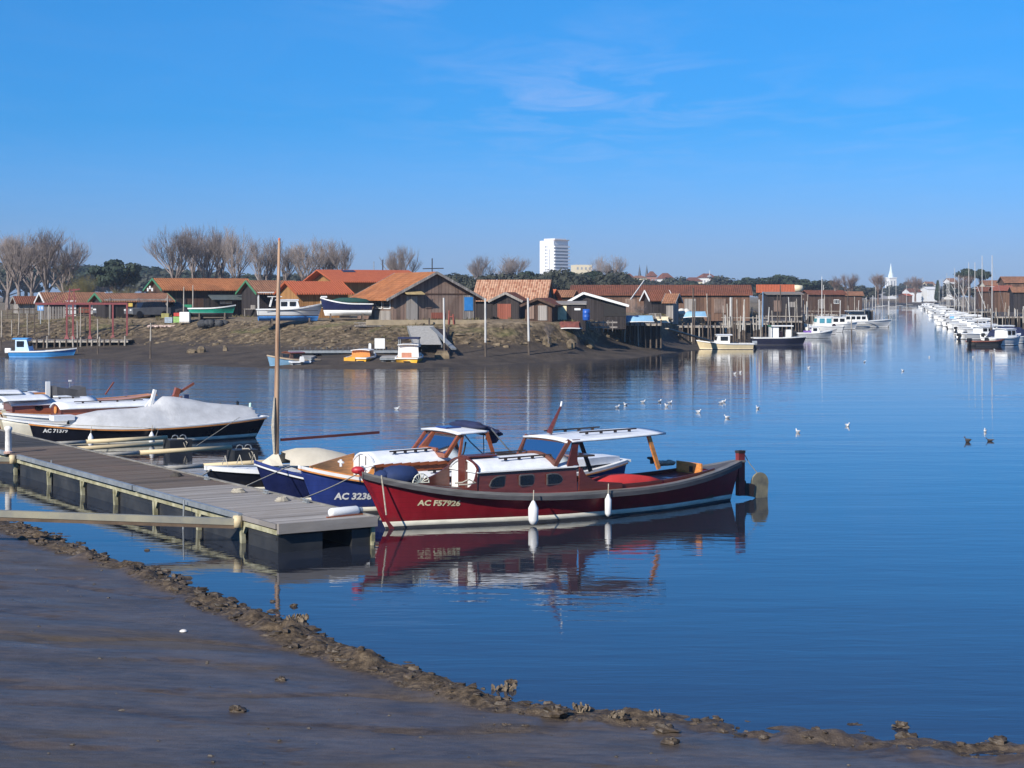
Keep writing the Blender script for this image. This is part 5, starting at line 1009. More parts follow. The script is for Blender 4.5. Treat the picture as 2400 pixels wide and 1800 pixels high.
# ------------------------------------------------------------------ trees
BARK = plain('bare_bark', (0.17, 0.14, 0.125), 0.9, 0.3, 1.0, c2=(0.34, 0.285, 0.26)); OLIVE = plain('olive_twigs', (0.13, 0.115, 0.045), 0.9, 0.3, 1.0, c2=(0.22, 0.19, 0.08))
RUSTT = plain('russet_twigs', (0.15, 0.1, 0.08), 0.9, 0.3, 1.0, c2=(0.25, 0.17, 0.13))
def bare_tree(seed, h, w=.42, fork=.3, nl=6, r0=.02, up=.5, levels=5, low=.30):
    """trunk and crown of a leafless tree: forked limbs dividing into fine twigs, kept inside a rounded crown; w is the crown's half width over its height"""
    rd = random.Random(seed); tr = MB(); cr = MB(); cz = low + (1 - low) * .52; rz = (1 - low) * .52
    def inside(p): x, y, z = p.x / h, p.y / h, p.z / h; return (x * x + y * y) / (w * w) + ((z - cz) / rz) ** 2 < rd.uniform(.6, 1.25)
    def grow(p, d, l, r, lev):
        k = 3 if lev > 0 else 5; pts = [p]; q = p.copy(); dd = d.copy()
        for i in range(2):
            dd = (dd + Vector((rd.uniform(-.2, .2), rd.uniform(-.2, .2), .12 * up))).normalized(); q = q + dd * l / 2; pts.append(q.copy())
        if lev > 1 and not inside(q): 
            if rd.random() < .75: return
        (tr if lev <= 1 else cr).path(pts, [r, r * .85, r * .65], k, False)
        if lev >= levels: return
        for i in range(rd.choice((3, 3, 4)) if lev > 0 else 3):
            s = pts[0].lerp(pts[2], rd.uniform(.35, 1.0)); a = rd.uniform(0, 6.283); sp = rd.uniform(.3, .75)
            grow(s, (dd + Vector((math.cos(a), math.sin(a), 0)) * sp + Vector((0, 0, up * .45))).normalized(), l * rd.uniform(.6, .88), r * .56, lev + 1)
    top = Vector((rd.uniform(-.03, .03) * h, 0, fork * h)); tr.path([(0, 0, -.4), (0, 0, fork * h * .5), top], [r0 * h * 1.5, r0 * h * 1.2, r0 * h], 7)
    for i in range(nl):
        a = 6.283 * i / nl + rd.uniform(-.4, .4); t_ = rd.uniform(.15, .75) * w * 1.5
        grow(top * rd.uniform(.75, 1), Vector((math.cos(a) * t_, math.sin(a) * t_, 1)).normalized(), h * rd.uniform(.24, .34), r0 * h * .62, 0)
    return tr, cr
def tree(name, label, parts, mats, loc, group=None):
    t = thing(name, label, 'tree', loc, 0, group)
    parts[0].build('trunk', mats[0], t); parts[1].build('crown', mats[1], t); return t
def at_tree(px, Y): return WP(px, Y, 2.9)
protos = []
for i, (h, hw_, nl_) in enumerate(((7.0, .36, 6), (7.0, .27, 5), (7.0, .46, 7))):
    protos.append((h, bare_tree(40 + i, h, hw_, .3, nl_, low=(.25, .2, .18)[i])))
bare_list = [(45, 688, 560, 190, 0, 'tall bare tree at the far left edge with dark trunks', 1.0), (74, 690, 562, 222, 2, 'second broad bare tree between the dark trunked one and the rounded one', 1.1), (150, 690, 575, 230, 2, 'lower bare tree right of the rounded one at the left', 1.1), (18, 690, 568, 228, 2, 'bare tree behind the dark trunks at the far left edge', 1.1), (-40, 690, 556, 200, 1, 'bare tree outside the left edge beside the dark trunked one', 1.1), (112, 690, 553, 205, 2, 'broad bare tree with rounded twiggy crown at the left', 1.25),
             (408, 662, 548, 250, 0, 'bare tree with spreading fan crown left of the grove', 1.1), (452, 662, 548, 262, 1, 'slim bare tree second in the grove behind the long shed', 1), (486, 662, 545, 255, 2, 'tallest bare tree in the middle of the grove', .9), (520, 662, 547, 262, 1, 'bare tree with straight stems right of the grove middle', 1), (556, 662, 556, 250, 0, 'last bare tree at the right end of the grove', .9),
             (618, 655, 570, 240, 2, 'bare tree with a dark nest just left of the dinghy mast', 1), (668, 655, 578, 265, 1, 'bare tree just right of the dinghy mast', 1.1), (718, 655, 574, 255, 0, 'bare tree behind the orange workshop roof', 1), (762, 655, 572, 260, 2, 'bare tree behind the boat house ridge', 1), (800, 655, 578, 255, 1, 'bare tree at the right end behind the boat house', .95),
             (938, 650, 588, 250, 2, 'lone bare tree left of the oyster hut ridge', 1.05), (1126, 660, 608, 420, 2, 'faint far bare tree above the small black hut', 1.1), (1200, 660, 607, 400, 0, 'rounded bare tree left of the tower block', 1.5), (1424, 660, 608, 380, 2, 'pale bare tree right of the cream apartment block', 1.25), (1990, 697, 646, 420, 2, 'russet bare tree above the moored white cruiser', 1.1), (2058, 700, 645, 480, 0, 'round russet bare tree left of the church tower', 1.3), (2145, 690, 652, 700, 2, 'distant bare tree right of the church tower', 1.5), (2258, 700, 648, 420, 0, 'bare tree under the umbrella pines on the right', 1.4), (1958, 700, 652, 450, 1, 'thin bare tree beside the russet one on the left bank', 1.2)]
made = {}
for px, yb, yt, Y, k, lab, sx in bare_list:
    h, parts = protos[k]; hh = H - (yt - YH) * Y / F - 2.9; rus = px > 1900
    key = (k, rus)
    if key not in made: made[key] = tree('bare_tree', lab, parts, (RUSTT if rus else BARK,) * 2, at_tree(px, Y)); o = made[key]
    else: o = dup(made[key], at_tree(px, Y), px * .7, lab)
    o.rotation_euler[2] = px * .7; s = hh / h * 1.09; o.scale = (s * sx, s * sx, s); o['group'] = 'bare winter trees'
b_ = bare_tree(77, 3.4, .95, .1, 9, r0=.02, up=.2, low=.0, levels=5)
t = tree('olive_shrub', 'wide olive green leafless shrub behind the left huts', b_, (OLIVE, OLIVE), WP(190, 182, 2.8)); t.scale = (1.35, 1.3, 1.6)
t = dup(t, WP(285, 190, 2.8), 2.0, 'brownish leafless shrub right of the olive one', (1.0, 1.0, 1.15))
b_ = bare_tree(78, 1.9, .6, .08, 7, r0=.012, up=.3, low=0.0); t = tree('bare_bush', 'grey leafless bush beside the white bargeboard shed', b_, (BARK, BARK), WP(1497, 152, 2.6))
t = dup(t, WP(1285, 131, 1.6), 1.0, 'small dark leafless bush on the bank below the brown hut', .75)
LEAFS = [plain('pine_needles', (0.010, 0.022, 0.012), 0.8, 0.3, .5, c2=(0.03, 0.05, 0.024)), plain('oak_leaves', (0.02, 0.028, 0.018), 0.85, 0.3, .5, c2=(0.06, 0.062, 0.04))]
def leafy(seed, w, h, th, leaf, n=1900, flat=.55, ncl=16, gap=.8):
    rd = random.Random(seed); tr = MB(); cr = MB(); cl = []
    for i in range(ncl):
        a = rd.uniform(0, 6.283); d = math.sqrt(rd.random()) * .78; z = th + (h - th) * rd.uniform(.25, .82) * (1 - .45 * d * d)
        cl.append((Vector((math.cos(a) * d * w / 2, math.sin(a) * d * w / 2, z)), w * rd.uniform(.13, .24)))
    tr.path([(0, 0, -.4), (.05 * w * rd.uniform(-1, 1), 0, th * .6), (0, 0, th + (h - th) * .4)], [h * .035, h * .028, h * .015], 7)
    for c, r in cl: tr.path([(0, 0, th * .75), c * .5 + Vector((0, 0, th * .4)), c], [h * .014, h * .009, h * .004], 4, False)
    for i in range(n):
        c, r = cl[rd.randrange(ncl)]; u = Vector((rd.gauss(0, 1), rd.gauss(0, 1), rd.gauss(0, 1))).normalized(); p = c + Vector((u.x * r, u.y * r, u.z * r * flat)) * rd.uniform(.55, 1.05)
        nrm = (u + Vector((rd.uniform(-.7, .7), rd.uniform(-.7, .7), rd.uniform(-.3, .9)))).normalized(); e = nrm.cross(Vector((rd.uniform(-1, 1), rd.uniform(-1, 1), .3))).normalized(); g = nrm.cross(e); l = leaf * rd.uniform(.6, 1.3)
        cr.add([p - e * l - g * l * .5, p + e * l - g * l * .6, p + e * l * .7 + g * l * .6, p - e * l * .8 + g * l * .5], [(0, 1, 2, 3)])
    return tr, cr
TB_ = plain('pine_bark', (.1, .07, .055), .9, .3)
PR = {'pine': tree('pine_tree', 'dark rounded pine tree behind the left huts, right of the olive shrub', leafy(1, 7, 7, 2.2, .28, 2600), (TB_, LEAFS[0]), WP(272, 300, 2.9)), 'oak': tree('evergreen_oak', 'broad dull green evergreen oak in the wood below the tower block', leafy(2, 8, 7, 1.0, .30, 2600, .75, 20), (TB_, LEAFS[1]), WP(1300, 330, 2.9)), 'umb': tree('umbrella_pine', 'umbrella pine with flat dark crown on the right skyline, left of the pair', leafy(3, 8, 8, 5.6, .28, 2000, .45, 14), (TB_, LEAFS[0]), WP(2274, 520, 2.9))}
base_h = {'pine': 6.6, 'oak': 6.6, 'umb': 7.6}
def place_tree(k, px, yt, Y, lab, wx=1.0, grp=None, first=[]):
    h = H - (yt - YH) * Y / F - 2.9; s = h / base_h[k]; o = PR[k] if k not in first else dup(PR[k], (0, 0, 0), 0, lab); first.append(k)
    o.location = WP(px, Y, 2.9); o.rotation_euler = (0, 0, px * 1.3); o.scale = (s * wx, s * wx, s); o['label'] = lab
    if grp: o['group'] = grp
place_tree('pine', 272, 604, 300, 'dark rounded pine tree behind the left huts, right of the olive shrub', 1.0)
place_tree('oak', 1300, 628, 330, 'broad dull green evergreen oak in the wood below the tower block')
place_tree('umb', 2272, 634, 520, 'umbrella pine with flat dark crown on the right skyline, left of the pair', .8)
place_tree('umb', 2298, 635, 500, 'umbrella pine with dense crown on the right skyline, right of the pair', .62)
for px, yt, Y, k, w in ((1085, 640, 340, 'oak', 1.1), (1122, 643, 330, 'oak', 1.0), (1160, 638, 350, 'oak', 1.1), (1215, 640, 340, 'oak', 1.1), (1244, 632, 360, 'pine', .9), (1275, 646, 320, 'oak', 1.2), (1335, 634, 340, 'pine', 1.2), (1362, 640, 330, 'oak', 1.3), (1395, 632, 345, 'pine', 1.2), (1425, 640, 330, 'oak', 1.2), (1452, 634, 350, 'oak', 1.0)):
    place_tree(k, px, yt, Y, 'dull green tree in the evergreen wood behind the huts below the tower block', w, 'trees of the wood below the tower')
for px, yt, Y, k, w in ((1500, 652, 520, 'oak', 1.6), (1540, 655, 540, 'oak', 1.6), (1580, 648, 560, 'oak', 1.5), (1618, 656, 520, 'pine', 1.3), (1700, 646, 600, 'oak', 1.6), (1735, 655, 560, 'pine', 1.4), (1750, 648, 520, 'pine', 1.3), (1785, 650, 540, 'oak', 1.5), (1822, 641, 500, 'pine', 1.4), (1848, 648, 520, 'oak', 1.5), (1886, 652, 480, 'pine', 1.4), (1915, 660, 500, 'oak', 1.4), (1940, 655, 520, 'oak', 1.3), (2010, 668, 560, 'oak', 1.5), (2035, 672, 600, 'oak', 1.4), (2110, 668, 900, 'oak', 2.0), (2128, 660, 950, 'oak', 2.0), (2160, 664, 1000, 'oak', 2), (2240, 662, 600, 'oak', 1.5), (2310, 664, 520, 'oak', 1.4), (2345, 660, 560, 'oak', 1.4), (2385, 656, 560, 'oak', 1.4)):
    place_tree(k, px, yt, Y, 'distant dark tree in the line of trees along the skyline', w, 'distant skyline trees')
for i, (px, yt, Y) in enumerate(((10, 612, 560), (60, 615, 560), (150, 616, 600), (185, 620, 620), (215, 619, 650), (240, 626, 600), (300, 626, 620), (335, 620, 640), (365, 622, 600), (392, 628, 560), (430, 630, 560), (480, 632, 560), (530, 632, 560), (580, 640, 520), (640, 640, 540), (700, 640, 520), (760, 640, 520), (830, 645, 520), (900, 645, 520), (960, 640, 480), (1000, 642, 480), (1040, 640, 460), (-40, 615, 560), (-95, 618, 600), (-150, 612, 560), (-210, 620, 620), (-270, 616, 560), (-340, 622, 600), (-420, 618, 580), (2440, 655, 560), (2500, 650, 540), (2570, 655, 560), (2650, 650, 540))):
    place_tree('pine' if i % 3 else 'oak', px, yt, Y, 'far bluish dark tree on the horizon behind the sheds and bare trees', 1.5, 'far horizon trees')
rd = random.Random(9); mb = MB()
for i in range(1100):
    z = rd.random() ** .8 * 6.6; r = 1.0 * (1 - (z / 6.9)) ** .7 * (0.5 + .5 * min(1, z / .8)); a = rd.uniform(0, 6.283); p = Vector((math.cos(a) * r, math.sin(a) * r, z + .4)) * 1; e = Vector((-math.sin(a), math.cos(a), 0)) * .2
    mb.add([p - e, p + e, p + e * .2 + Vector((math.cos(a) * .1, math.sin(a) * .1, .65))], [(0, 1, 2)])
tr = MB().path([(0, 0, -.3), (0, 0, 6.4)], [.16, .03], 6); o = tree('cypress', 'slim dark cypress standing by the white block at the channel end', (tr, mb), (TB_, LEAFS[0]), WP(2198, 600, 2.6)); o.scale = (1.35, 1.35, 1.02)

# ------------------------------------------------------------------ the winter air between here and the town
hz_ = MB().box((150, 1330, 28), (3700, 2790, 66)).build('haze', None); hz_.data.materials.clear()
m = bpy.data.materials.new('thin_haze'); m.use_nodes = True; t_ = m.node_tree; t_.nodes.remove(t_.nodes['Principled BSDF']); pv = t_.nodes.new('ShaderNodeVolumePrincipled'); pv.inputs['Density'].default_value = 0.0002; pv.inputs['Color'].default_value = (0.62, 0.78, 1.0, 1); pv.inputs['Anisotropy'].default_value = 0.0
t_.links.new(pv.outputs[0], t_.nodes['Material Output'].inputs['Volume']); hz_.data.materials.append(m); stuff(hz_)
# ------------------------------------------------------------------ mooring posts, jetties, boats and gear of the far banks
def post(px, yt, Y, z0, r, label, mat=None, lean=0.0, group=None, name='mooring_post'):
    b_ = WP(px, Y, z0); zt = H - (yt - YH) * Y / F; h = zt - z0; rr = random.Random(int(px * 7 + yt)); lx = lean * h + rr.uniform(-.02, .02) * h
    t = thing(name, label, 'post', b_, 0, group); k = min(.5, max(.12, (1.5 - z0) / h))
    MB().path([(0, 0, -.6), (lx * k * .9, 0, h * k)], [r * 1.15, r * 1.05], 7).build('wet_foot', POSTD, t)
    MB().path([(lx * k * .9, 0, h * k), (lx * .6, .02, h * .6), (lx, 0, h)], [r * 1.05, r, r * .9], 7).build('shaft', mat or POSTW, t); return t
WHP = plain('grey_white_pole', (0.5, 0.5, 0.48), 0.6, 0.15, 2.0, stretch=(4, 4, .6), c2=(.66, .64, .6))
gz = lambda p: ground_at(p.x, p.y)
def gpost(px, yt, yb, r, label, mat=None, lean=0.0, group=None):       # foot where the photo row meets the bank
    q = ray_ground(px, yb); return post(px, yt, q.y, q.z - .05, r, label, mat, lean, group)
gpost(1042, 698, 834, .075, 'tall pale mooring pole by the gangway of the far bank', WHP); gpost(1138, 699, 836, .075, 'tall pale mooring pole on the mud, second from the gangway', WHP); gpost(1240, 698, 832, .085, 'tallest pale mooring pole on the mud in front of the brown hut', WHP); gpost(352, 757, 841, .06, 'slim grey pole standing alone on the mud at the left', POSTW)
for px, yt, yb, lab in ((3, 728, 822, 'pale pole at the very left edge behind the blue boat'), (28, 750, 800, 'grey pole behind the blue boat outboard motor'), (43, 730, 797, 'pale leaning pole above the blue boat cabin'), (64, 735, 792, 'pale pole right of the blue boat cabin'), (81, 738, 795, 'dark thin pole right of the blue boat cabin'), (115, 715, 797, 'tall grey pole in the middle of the left jetty'), (182, 752, 826, 'grey pole at the waterside of the red hoist'), (188, 720, 802, 'thin pole close beside the red hoist legs'), (229, 748, 830, 'whitish split pole at the right end of the left jetty'), (200, 745, 800, 'short brown pole on the left jetty')):
    gpost(px, yt, yb, .05, lab, POSTD if 'dark' in lab or 'brown' in lab else POSTW, .02 if 'leaning' in lab else 0)
def jetty(label, px0, px1, Y, yd, zg, n, depth=2.2, mat=GREYB, rail=False):
    z = H - (yd - YH) * Y / F; X0, X1 = (px0 - CX) * Y / F, (px1 - CX) * Y / F; t = thing('wooden_jetty', label, 'jetty', ((X0 + X1) / 2, Y, 0)); w = X1 - X0; rr = random.Random(px0)
    mb = MB(); x = -w / 2
    while x < w / 2 - .1: mb.box((x + .09, depth / 2 + rr.uniform(-.06, .06), z - .03), (.16, depth, .05)); x += .19
    mb.build('deck', mat, t); MB().box((0, .05, z - .13), (w, .1, .14)).build('beam', POSTW, t)
    for i in range(n):
        x = -w / 2 + w * (i + .5) / n + rr.uniform(-.15, .15); MB().path([(x, 0, zg - .5), (x + rr.uniform(-.08, .08), -.02, z + rr.uniform(-.1, .35))], [.08, .065], 6).build('leg', rr.choice((POSTW, POSTD, POSTD)), t)
        if i % 2: MB().path([(x, depth, zg - .5), (x, depth, z)], .07, 6).build('leg', POSTD, t)
    MB().box((0, depth * .6, (z + zg) / 2 - .35), (w - .1, .08, z - zg + .3)).build('back_boards', DARKB, t)
    if rail: MB().beam((-w / 2, 0, z + .6), (w / 2, 0, z + .55), .06, .08).build('hand_board', POSTW, t)
    return t
jetty('low plank jetty on grey legs behind the blue cabin boat', 60, 300, 143, 797, .4, 16)
jetty('tall plank jetty retaining the bank under the light blue upturned boat', 1428, 1552, 148.5, 758, .9, 12, 2.5)
jetty('jetty with pale beam right of the leaning gangplank', 1592, 1705, 168, 763, -.3, 9); jetty('jetty behind the yellow and white cabin boat', 1690, 1800, 190, 757, -.3, 9, rail=True); jetty('jetty behind the dark barge crowded with poles', 1775, 1880, 215, 752, -.3, 10, rail=True); jetty('jetty behind the grey hulled boat and cruiser', 1868, 1968, 262, 738, -.3, 10, rail=True); jetty('last jetty of the left bank before the open channel', 1955, 2050, 330, 727, -.3, 10, rail=True)
t = thing('gangplank', 'long bleached gangplank sloping from the jetty down to the yellow and white boat', 'plank', (0, 0, 0)); MB().beam(A(1562, 770, 150), A(1668, 800, 157), .5, .09).build('plank', POSTW, t); MB().beam(A(1590, 785, 153), A(1620, 806, 155), .1, .12).build('strut', POSTD, t)
G1 = 'mooring poles crowding the left bank jetties'
plist = [(1623, 675, 735, 165), (1660, 688, 730, 172), (1708, 712, 785, 180), (1715, 697, 760, 185), (1725, 680, 722, 195), (1739, 702, 795, 172), (1746, 704, 800, 170), (1745, 715, 770, 190), (1668, 735, 803, 166), (1780, 702, 806, 175), (1822, 690, 770, 210), (1827, 668, 738, 225), (1853, 696, 765, 222), (1862, 705, 765, 225), (1870, 700, 760, 228), (1882, 700, 755, 235), (1805, 718, 755, 215), (1798, 720, 760, 205), (1919, 700, 745, 262), (1925, 712, 745, 258), (1933, 690, 745, 270), (1943, 693, 765, 255), (1958, 676, 735, 285), (1968, 704, 750, 265), (1983, 680, 725, 300), (1990, 716, 745, 280), (2003, 695, 722, 320), (2010, 691, 722, 330), (2020, 704, 730, 330), (2030, 696, 727, 340), (2044, 692, 726, 350), (2062, 706, 735, 330), (1697, 716, 772, 185), (1735, 740, 800, 176), (1760, 720, 775, 196), (1772, 738, 798, 184), (1840, 712, 760, 220), (1890, 690, 740, 250), (1900, 706, 746, 255), (1912, 718, 752, 250), (1950, 712, 748, 268), (1975, 712, 742, 290), (2036, 708, 732, 345), (2052, 712, 733, 345), (1812, 728, 762, 212), (1845, 722, 768, 215), (1720, 742, 796, 178)]
rr = random.Random(77)
for _ in range(34):
    Y = rr.uniform(165, 330); px = np.interp(Y, [165, 190, 230, 270, 330], [1660, 1770, 1860, 1930, 2030]) + rr.uniform(-45, 25); plist.append((px, YH + (H - rr.uniform(2.6, 4.6)) * F / Y, 0, Y))
for i, (px, yt, yb, Y) in enumerate(plist):
    rr = random.Random(i); big = yt < 685
    post(px, yt, Y, -.4, .075 if big else rr.uniform(.05, .075), 'bleached mooring pole in the crowd of poles along the left bank jetties', rr.choice((POSTW, POSTW, WHP, POSTD)), rr.uniform(-.05, .05), G1)
post(1660, 735, 160, -.4, .09, 'thick brown mooring pole in front of the yellow and white boat bow', PALEW if False else POSTD); post(1996, 745, 205, -.4, .07, 'lone dark pole in the water right of the moored white boats'); post(2082, 705, 300, -.4, .07, 'lone slim pole off the bow of the moored white cruiser', WHP)
post(1787, 684, 190, .5, .07, 'thin dull blue pole on the left bank jetty', plain('dull_blue_pole', (.16, .27, .42), .7, .2))
t = post(1717 - 5, 697, 186, -.3, .11, 'thick whitewashed post at the end of the jetty', WHP)
# right bank: crowd of posts and jetties
jetty('long jetty under the right bank poles, nearest part', 2330, 2430, 232, 742, -.3, 14, 3); jetty('long jetty under the right bank poles, middle part', 2260, 2335, 330, 730, -.3, 12, 3); jetty('far jetty of the right bank', 2190, 2262, 520, 716, -.3, 12, 3)
rr = random.Random(21)
for i in range(58):
    px = 2225 + 190 * rr.random(); yb_ = np.interp(px, [2150, 2200, 2250, 2300, 2360, 2420], [706, 712, 722, 734, 752, 768]); Y = np.interp(px, [2185, 2250, 2300, 2360, 2420], [760, 470, 330, 240, 185]) * rr.uniform(1.02, 1.2); h = rr.uniform(2.2, 3.8)
    post(px, YH + (H - h) * F / Y, Y, -.4, rr.uniform(.06, .09), 'bleached mooring pole in the crowd of poles along the right bank jetty', rr.choice((POSTW, POSTW, POSTD, WHP)), rr.uniform(-.06, .06), 'mooring poles crowding the right bank jetty')
post(2322, 722, 190, -.4, .06, 'slim dark pole standing in the water left of the right bank boats', POSTD); post(2291, 730, 215, -.4, .05, 'thin dark pole in front of the right bank sailboats', POSTD)

def craft(name, label, loc, rz, L, B, fb, hullm, cab=None, roofm=WHITE, stripem=None, deckm=WHITE, motor=True, group=None, stern=.85, cabm=WHITE, winm=DGLASS, cock=(.45, .95, .8), cockm=CREAM, bottomm=None, sheer=.35):
    t = thing(name, label, 'boat', loc, rz, group); h = Hull(L, B, fb + sheer, fb, fb * .98, stern=stern, rake=L * .09, srake=.1, full=.5, pw=2.0, kb=.9, km=.25, tm=.7)
    boat_shell(t, h, hullm, None, deckm, (.04, .12), stripem=stripem or hullm, bottomm=bottomm, cock=cock, wellm=cockm, zf=.2); h.rail(-.08, .02, .04, -.06, n=16).build('gunwale', deckm, t)
    if cab:
        x0, x1, w, z = cab; zb = fb * .8; rk = .25
        MB().loft([[(x0 + rk * f * (z - zb), -w + .06 * f, zb + (z - zb) * f), (x1, -w + .06 * f, zb + (z - zb) * f), (x1, w - .06 * f, zb + (z - zb) * f), (x0 + rk * f * (z - zb), w - .06 * f, zb + (z - zb) * f)] for f in (0, 1)]).build('cabin', cabm, t)
        roofslab(x0 + rk * (z - zb) - .1, x1 + .25, w, w, z, z, .06, .05, 4, 6).build('cabin_roof', roofm, t); zz = zb + (z - zb) * .62; hh = (z - zb) * .42
        for s in (-1, 1):
            n = max(1, int((x1 - x0) / .8))
            for i in range(n): MB().box((x0 + rk * (z - zb) + (x1 - x0 - .3) * (i + .5) / n + .05, s * (w - .02), zz), ((x1 - x0 - .4) / n * .75, .06, hh)).build('window', winm, t)
        MB().box((x0 + rk * (zz - zb) - .02, 0, zz), (.06, 1.5 * w, hh)).build('windscreen', winm, t)
    if motor: outboard(t, L - .02, .15, cowl=BLACKP if motor is True else motor, tilt=.4)
    return t
PI = math.pi
t = craft('cabin_boat', 'light blue open boat with small blue and white cabin by the left jetty', WP(180, 137, -.02), PI, 5.3, 1.9, .55, PALEBL if False else plain('bright_blue_hull', (0.05, 0.27, 0.62), .45, .1), (3.6, 4.75, .7, 1.55), roofm=plain('sky_blue_roof', (.1, .38, .75), .5), cabm=plain('blue_white_cabin', (.45, .6, .75), .5, .3, .8), motor=WHITE, sheer=.25)
craft('small_boat', 'little light blue boat with brown arched hood at the left end of the far pontoon', WP(626, 118.5, 0), R(35), 3.8, 1.6, .5, PALEBL, (1.4, 2.4, .62, 1.0), cabm=plain('brown_hood', (.12, .06, .04), .7), roofm=MAHOL, motor=False, deckm=plain('sand_deck', (.5, .38, .25), .6))
t = craft('yellow_boat', 'yellow boat with low white arched hood at the far pontoon, left of the finger', WP(866, 124.0, .02), R(-97), 4.6, 1.75, .62, YELP, (1.5, 3.0, .68, 1.1), cabm=TEAK, winm=MAHO, roofm=WHITE, motor=False); MB().box((4.65, -.45, .33), (.1, .8, .6)).build('transom_board', YELP, t); MB().box((4.75, .35, .2), (.3, .4, .4)).build('motor_pod', BLACKP, t)
t = craft('yellow_cruiser', 'yellow hulled boat with white cabin and blue canopy at the far pontoon', WP(968, 124.0, .02), R(-92), 4.8, 1.85, .62, YELP, (1.4, 3.6, .75, 1.5), motor=False); MB().box((2.9, 0, 1.95), (1.4, 1.5, .12)).build('canopy', NAVYT, t)
for s in (-1, 1): MB().tube((2.4, s * .68, 1.5), (2.4, s * .68, 1.95), .03).build('canopy_post', GALV, t); MB().tube((3.5, s * .68, .9), (3.5, s * .68, 1.95), .03).build('canopy_post', GALV, t)
MB().box((4.84, 0, .8), (.06, .7, .35)).build('stern_panel', plain('salmon_panel', (.6, .25, .15), .6), t); MB().box((4.84, 0, .35), (.04, .45, .06)).build('vent', DARKW, t)
craft('grey_tender', 'small grey boat with tilted outboard beside the first far finger', WP(690, 121.5, 0), R(-75), 3.6, 1.5, .42, plain('grey_gel', (.3, .32, .33), .5), motor=WHITE, deckm=ROOFW)
# far pontoon resting on the mud, its fingers and the gangway
t = thing('far_pontoon', 'grey floating pontoon lying on the mud below the oyster hut', 'pontoon', WP(832, 124.9, 0), R(4))
mb = MB()
for i in range(58): mb.box((-4.6 + .165 * i, 0, .98), (.15, 1.8, .05))
mb.build('deck', DGREYW, t); MB().box((0, -.92, .9), (9.6, .06, .18)).build('edge_beam', GALV, t)
for i in range(5): MB().loft([[(-4.3 + 1.9 * i + a, b_, z) for a, b_ in ((0, -.8), (1.3, -.8), (1.3, .8), (0, .8))] for z in (.1, .8)]).build('float', FLOATM, t)
for i in range(22): MB().box((-4.5 + .4 * i, .95, 1.07), (.1, .06, .22)).build('stub', RAILG, t)
for px, lab in ((716, 'grey plank finger of the far pontoon beside the little blue boat'), (913, 'grey plank finger of the far pontoon between the two yellow boats')):
    t = thing('pontoon_finger', lab, 'pontoon', WP(px, 121.5, 0), R(2)); mb = MB()
    for i in range(24): mb.box((0, -2.1 + .17 * i, .62), (1.15, .155, .05))
    mb.build('deck', plain('pale_plank', (.33, .32, .3), .8, .15, 4), t); mb = MB(); mb.box((-.58, 0, .56), (.05, 4.2, .16)); mb.box((.58, 0, .56), (.05, 4.2, .16)); mb.box((0, -2.12, .56), (1.2, .05, .16)); mb.build('frame', GALV, t)
    for x in (-.35, .35): MB().lathe([(0, -.5), (.2, -.45), (.22, 0), (.2, .45), (0, .5)], (x, -1.6, .3), 10, Matrix.Rotation(R(90), 3, 'X')).build('float', FLOATM, t)
t = thing('gangway', 'broad grey plank gangway from the hut down to the far pontoon', 'gangway', (0, 0, 0)); a, b_ = A(985, 764, 133), A(1003, 808, 125.8); mb = MB()
for i in range(40): p = a.lerp(b_, (i + .5) / 40); mb.box(p, (2.0, .2, .05), .0, math.atan2(b_.z - a.z, b_.y - a.y) * -1 + PI)
mb.build('deck', plain('pale_gangway', (.27, .265, .26), .8, .2, 5), t)
for s in (-1, 1): MB().beam(a + Vector((s * 1.02, 0, -.1)), b_ + Vector((s * 1.02, 0, -.1)), .08, .22).build('side_beam', GALV, t)
t = thing('access_ramp', 'dark steel side ramp with pale top rail beside the gangway', 'ramp', (0, 0, 0)); MB().beam(A(1012, 768, 132), A(1064, 818, 125), .35, .12).build('top_rail', GALV, t); MB().beam(A(1030, 772, 132), A(1040, 832, 125), .9, .1).build('plate', DARKW, t); MB().beam(A(1052, 768, 132), A(1046, 800, 130), .12, .12).build('strut', DARKW, t)
t = thing('anchor_block', 'ochre concrete block under the gangway end', 'block', A(1037, 838, 124)); MB().loft([[(-.55 * k, -.4 * k, z), (.5 * k, -.45 * k, z), (.55 * k, .4 * k, z), (-.4 * k, .45 * k, z)] for z, k in ((-.5, 1.1), (.2, 1), (.5, .7))]).build('block', STONE, t)
t = thing('notice_board', 'blank white board standing on the far pontoon', 'board', WP(890, 125.6, 1.0)); MB().box((0, 0, .45), (.75, .08, .75)).build('panel', WHITE, t); MB().box((-.25, .03, .0), (.06, .05, .3)).build('leg', GALV, t); MB().box((.25, .03, 0), (.06, .05, .3)).build('leg', GALV, t)
t = thing('service_post', 'short white service post beside the white board', 'post', WP(867, 125.5, 1.0)); MB().loft([[(-.1, -.1, 0), (.1, -.1, 0), (.1, .1, 0), (-.1, .1, 0)], [(-.09, -.09, .42), (.09, -.09, .42), (.09, .09, .42), (-.09, .09, .42)], [(-.03, -.03, .47), (.03, -.03, .47), (.03, .03, .47), (-.03, .03, .47)]]).build('post_body', WHITE, t)
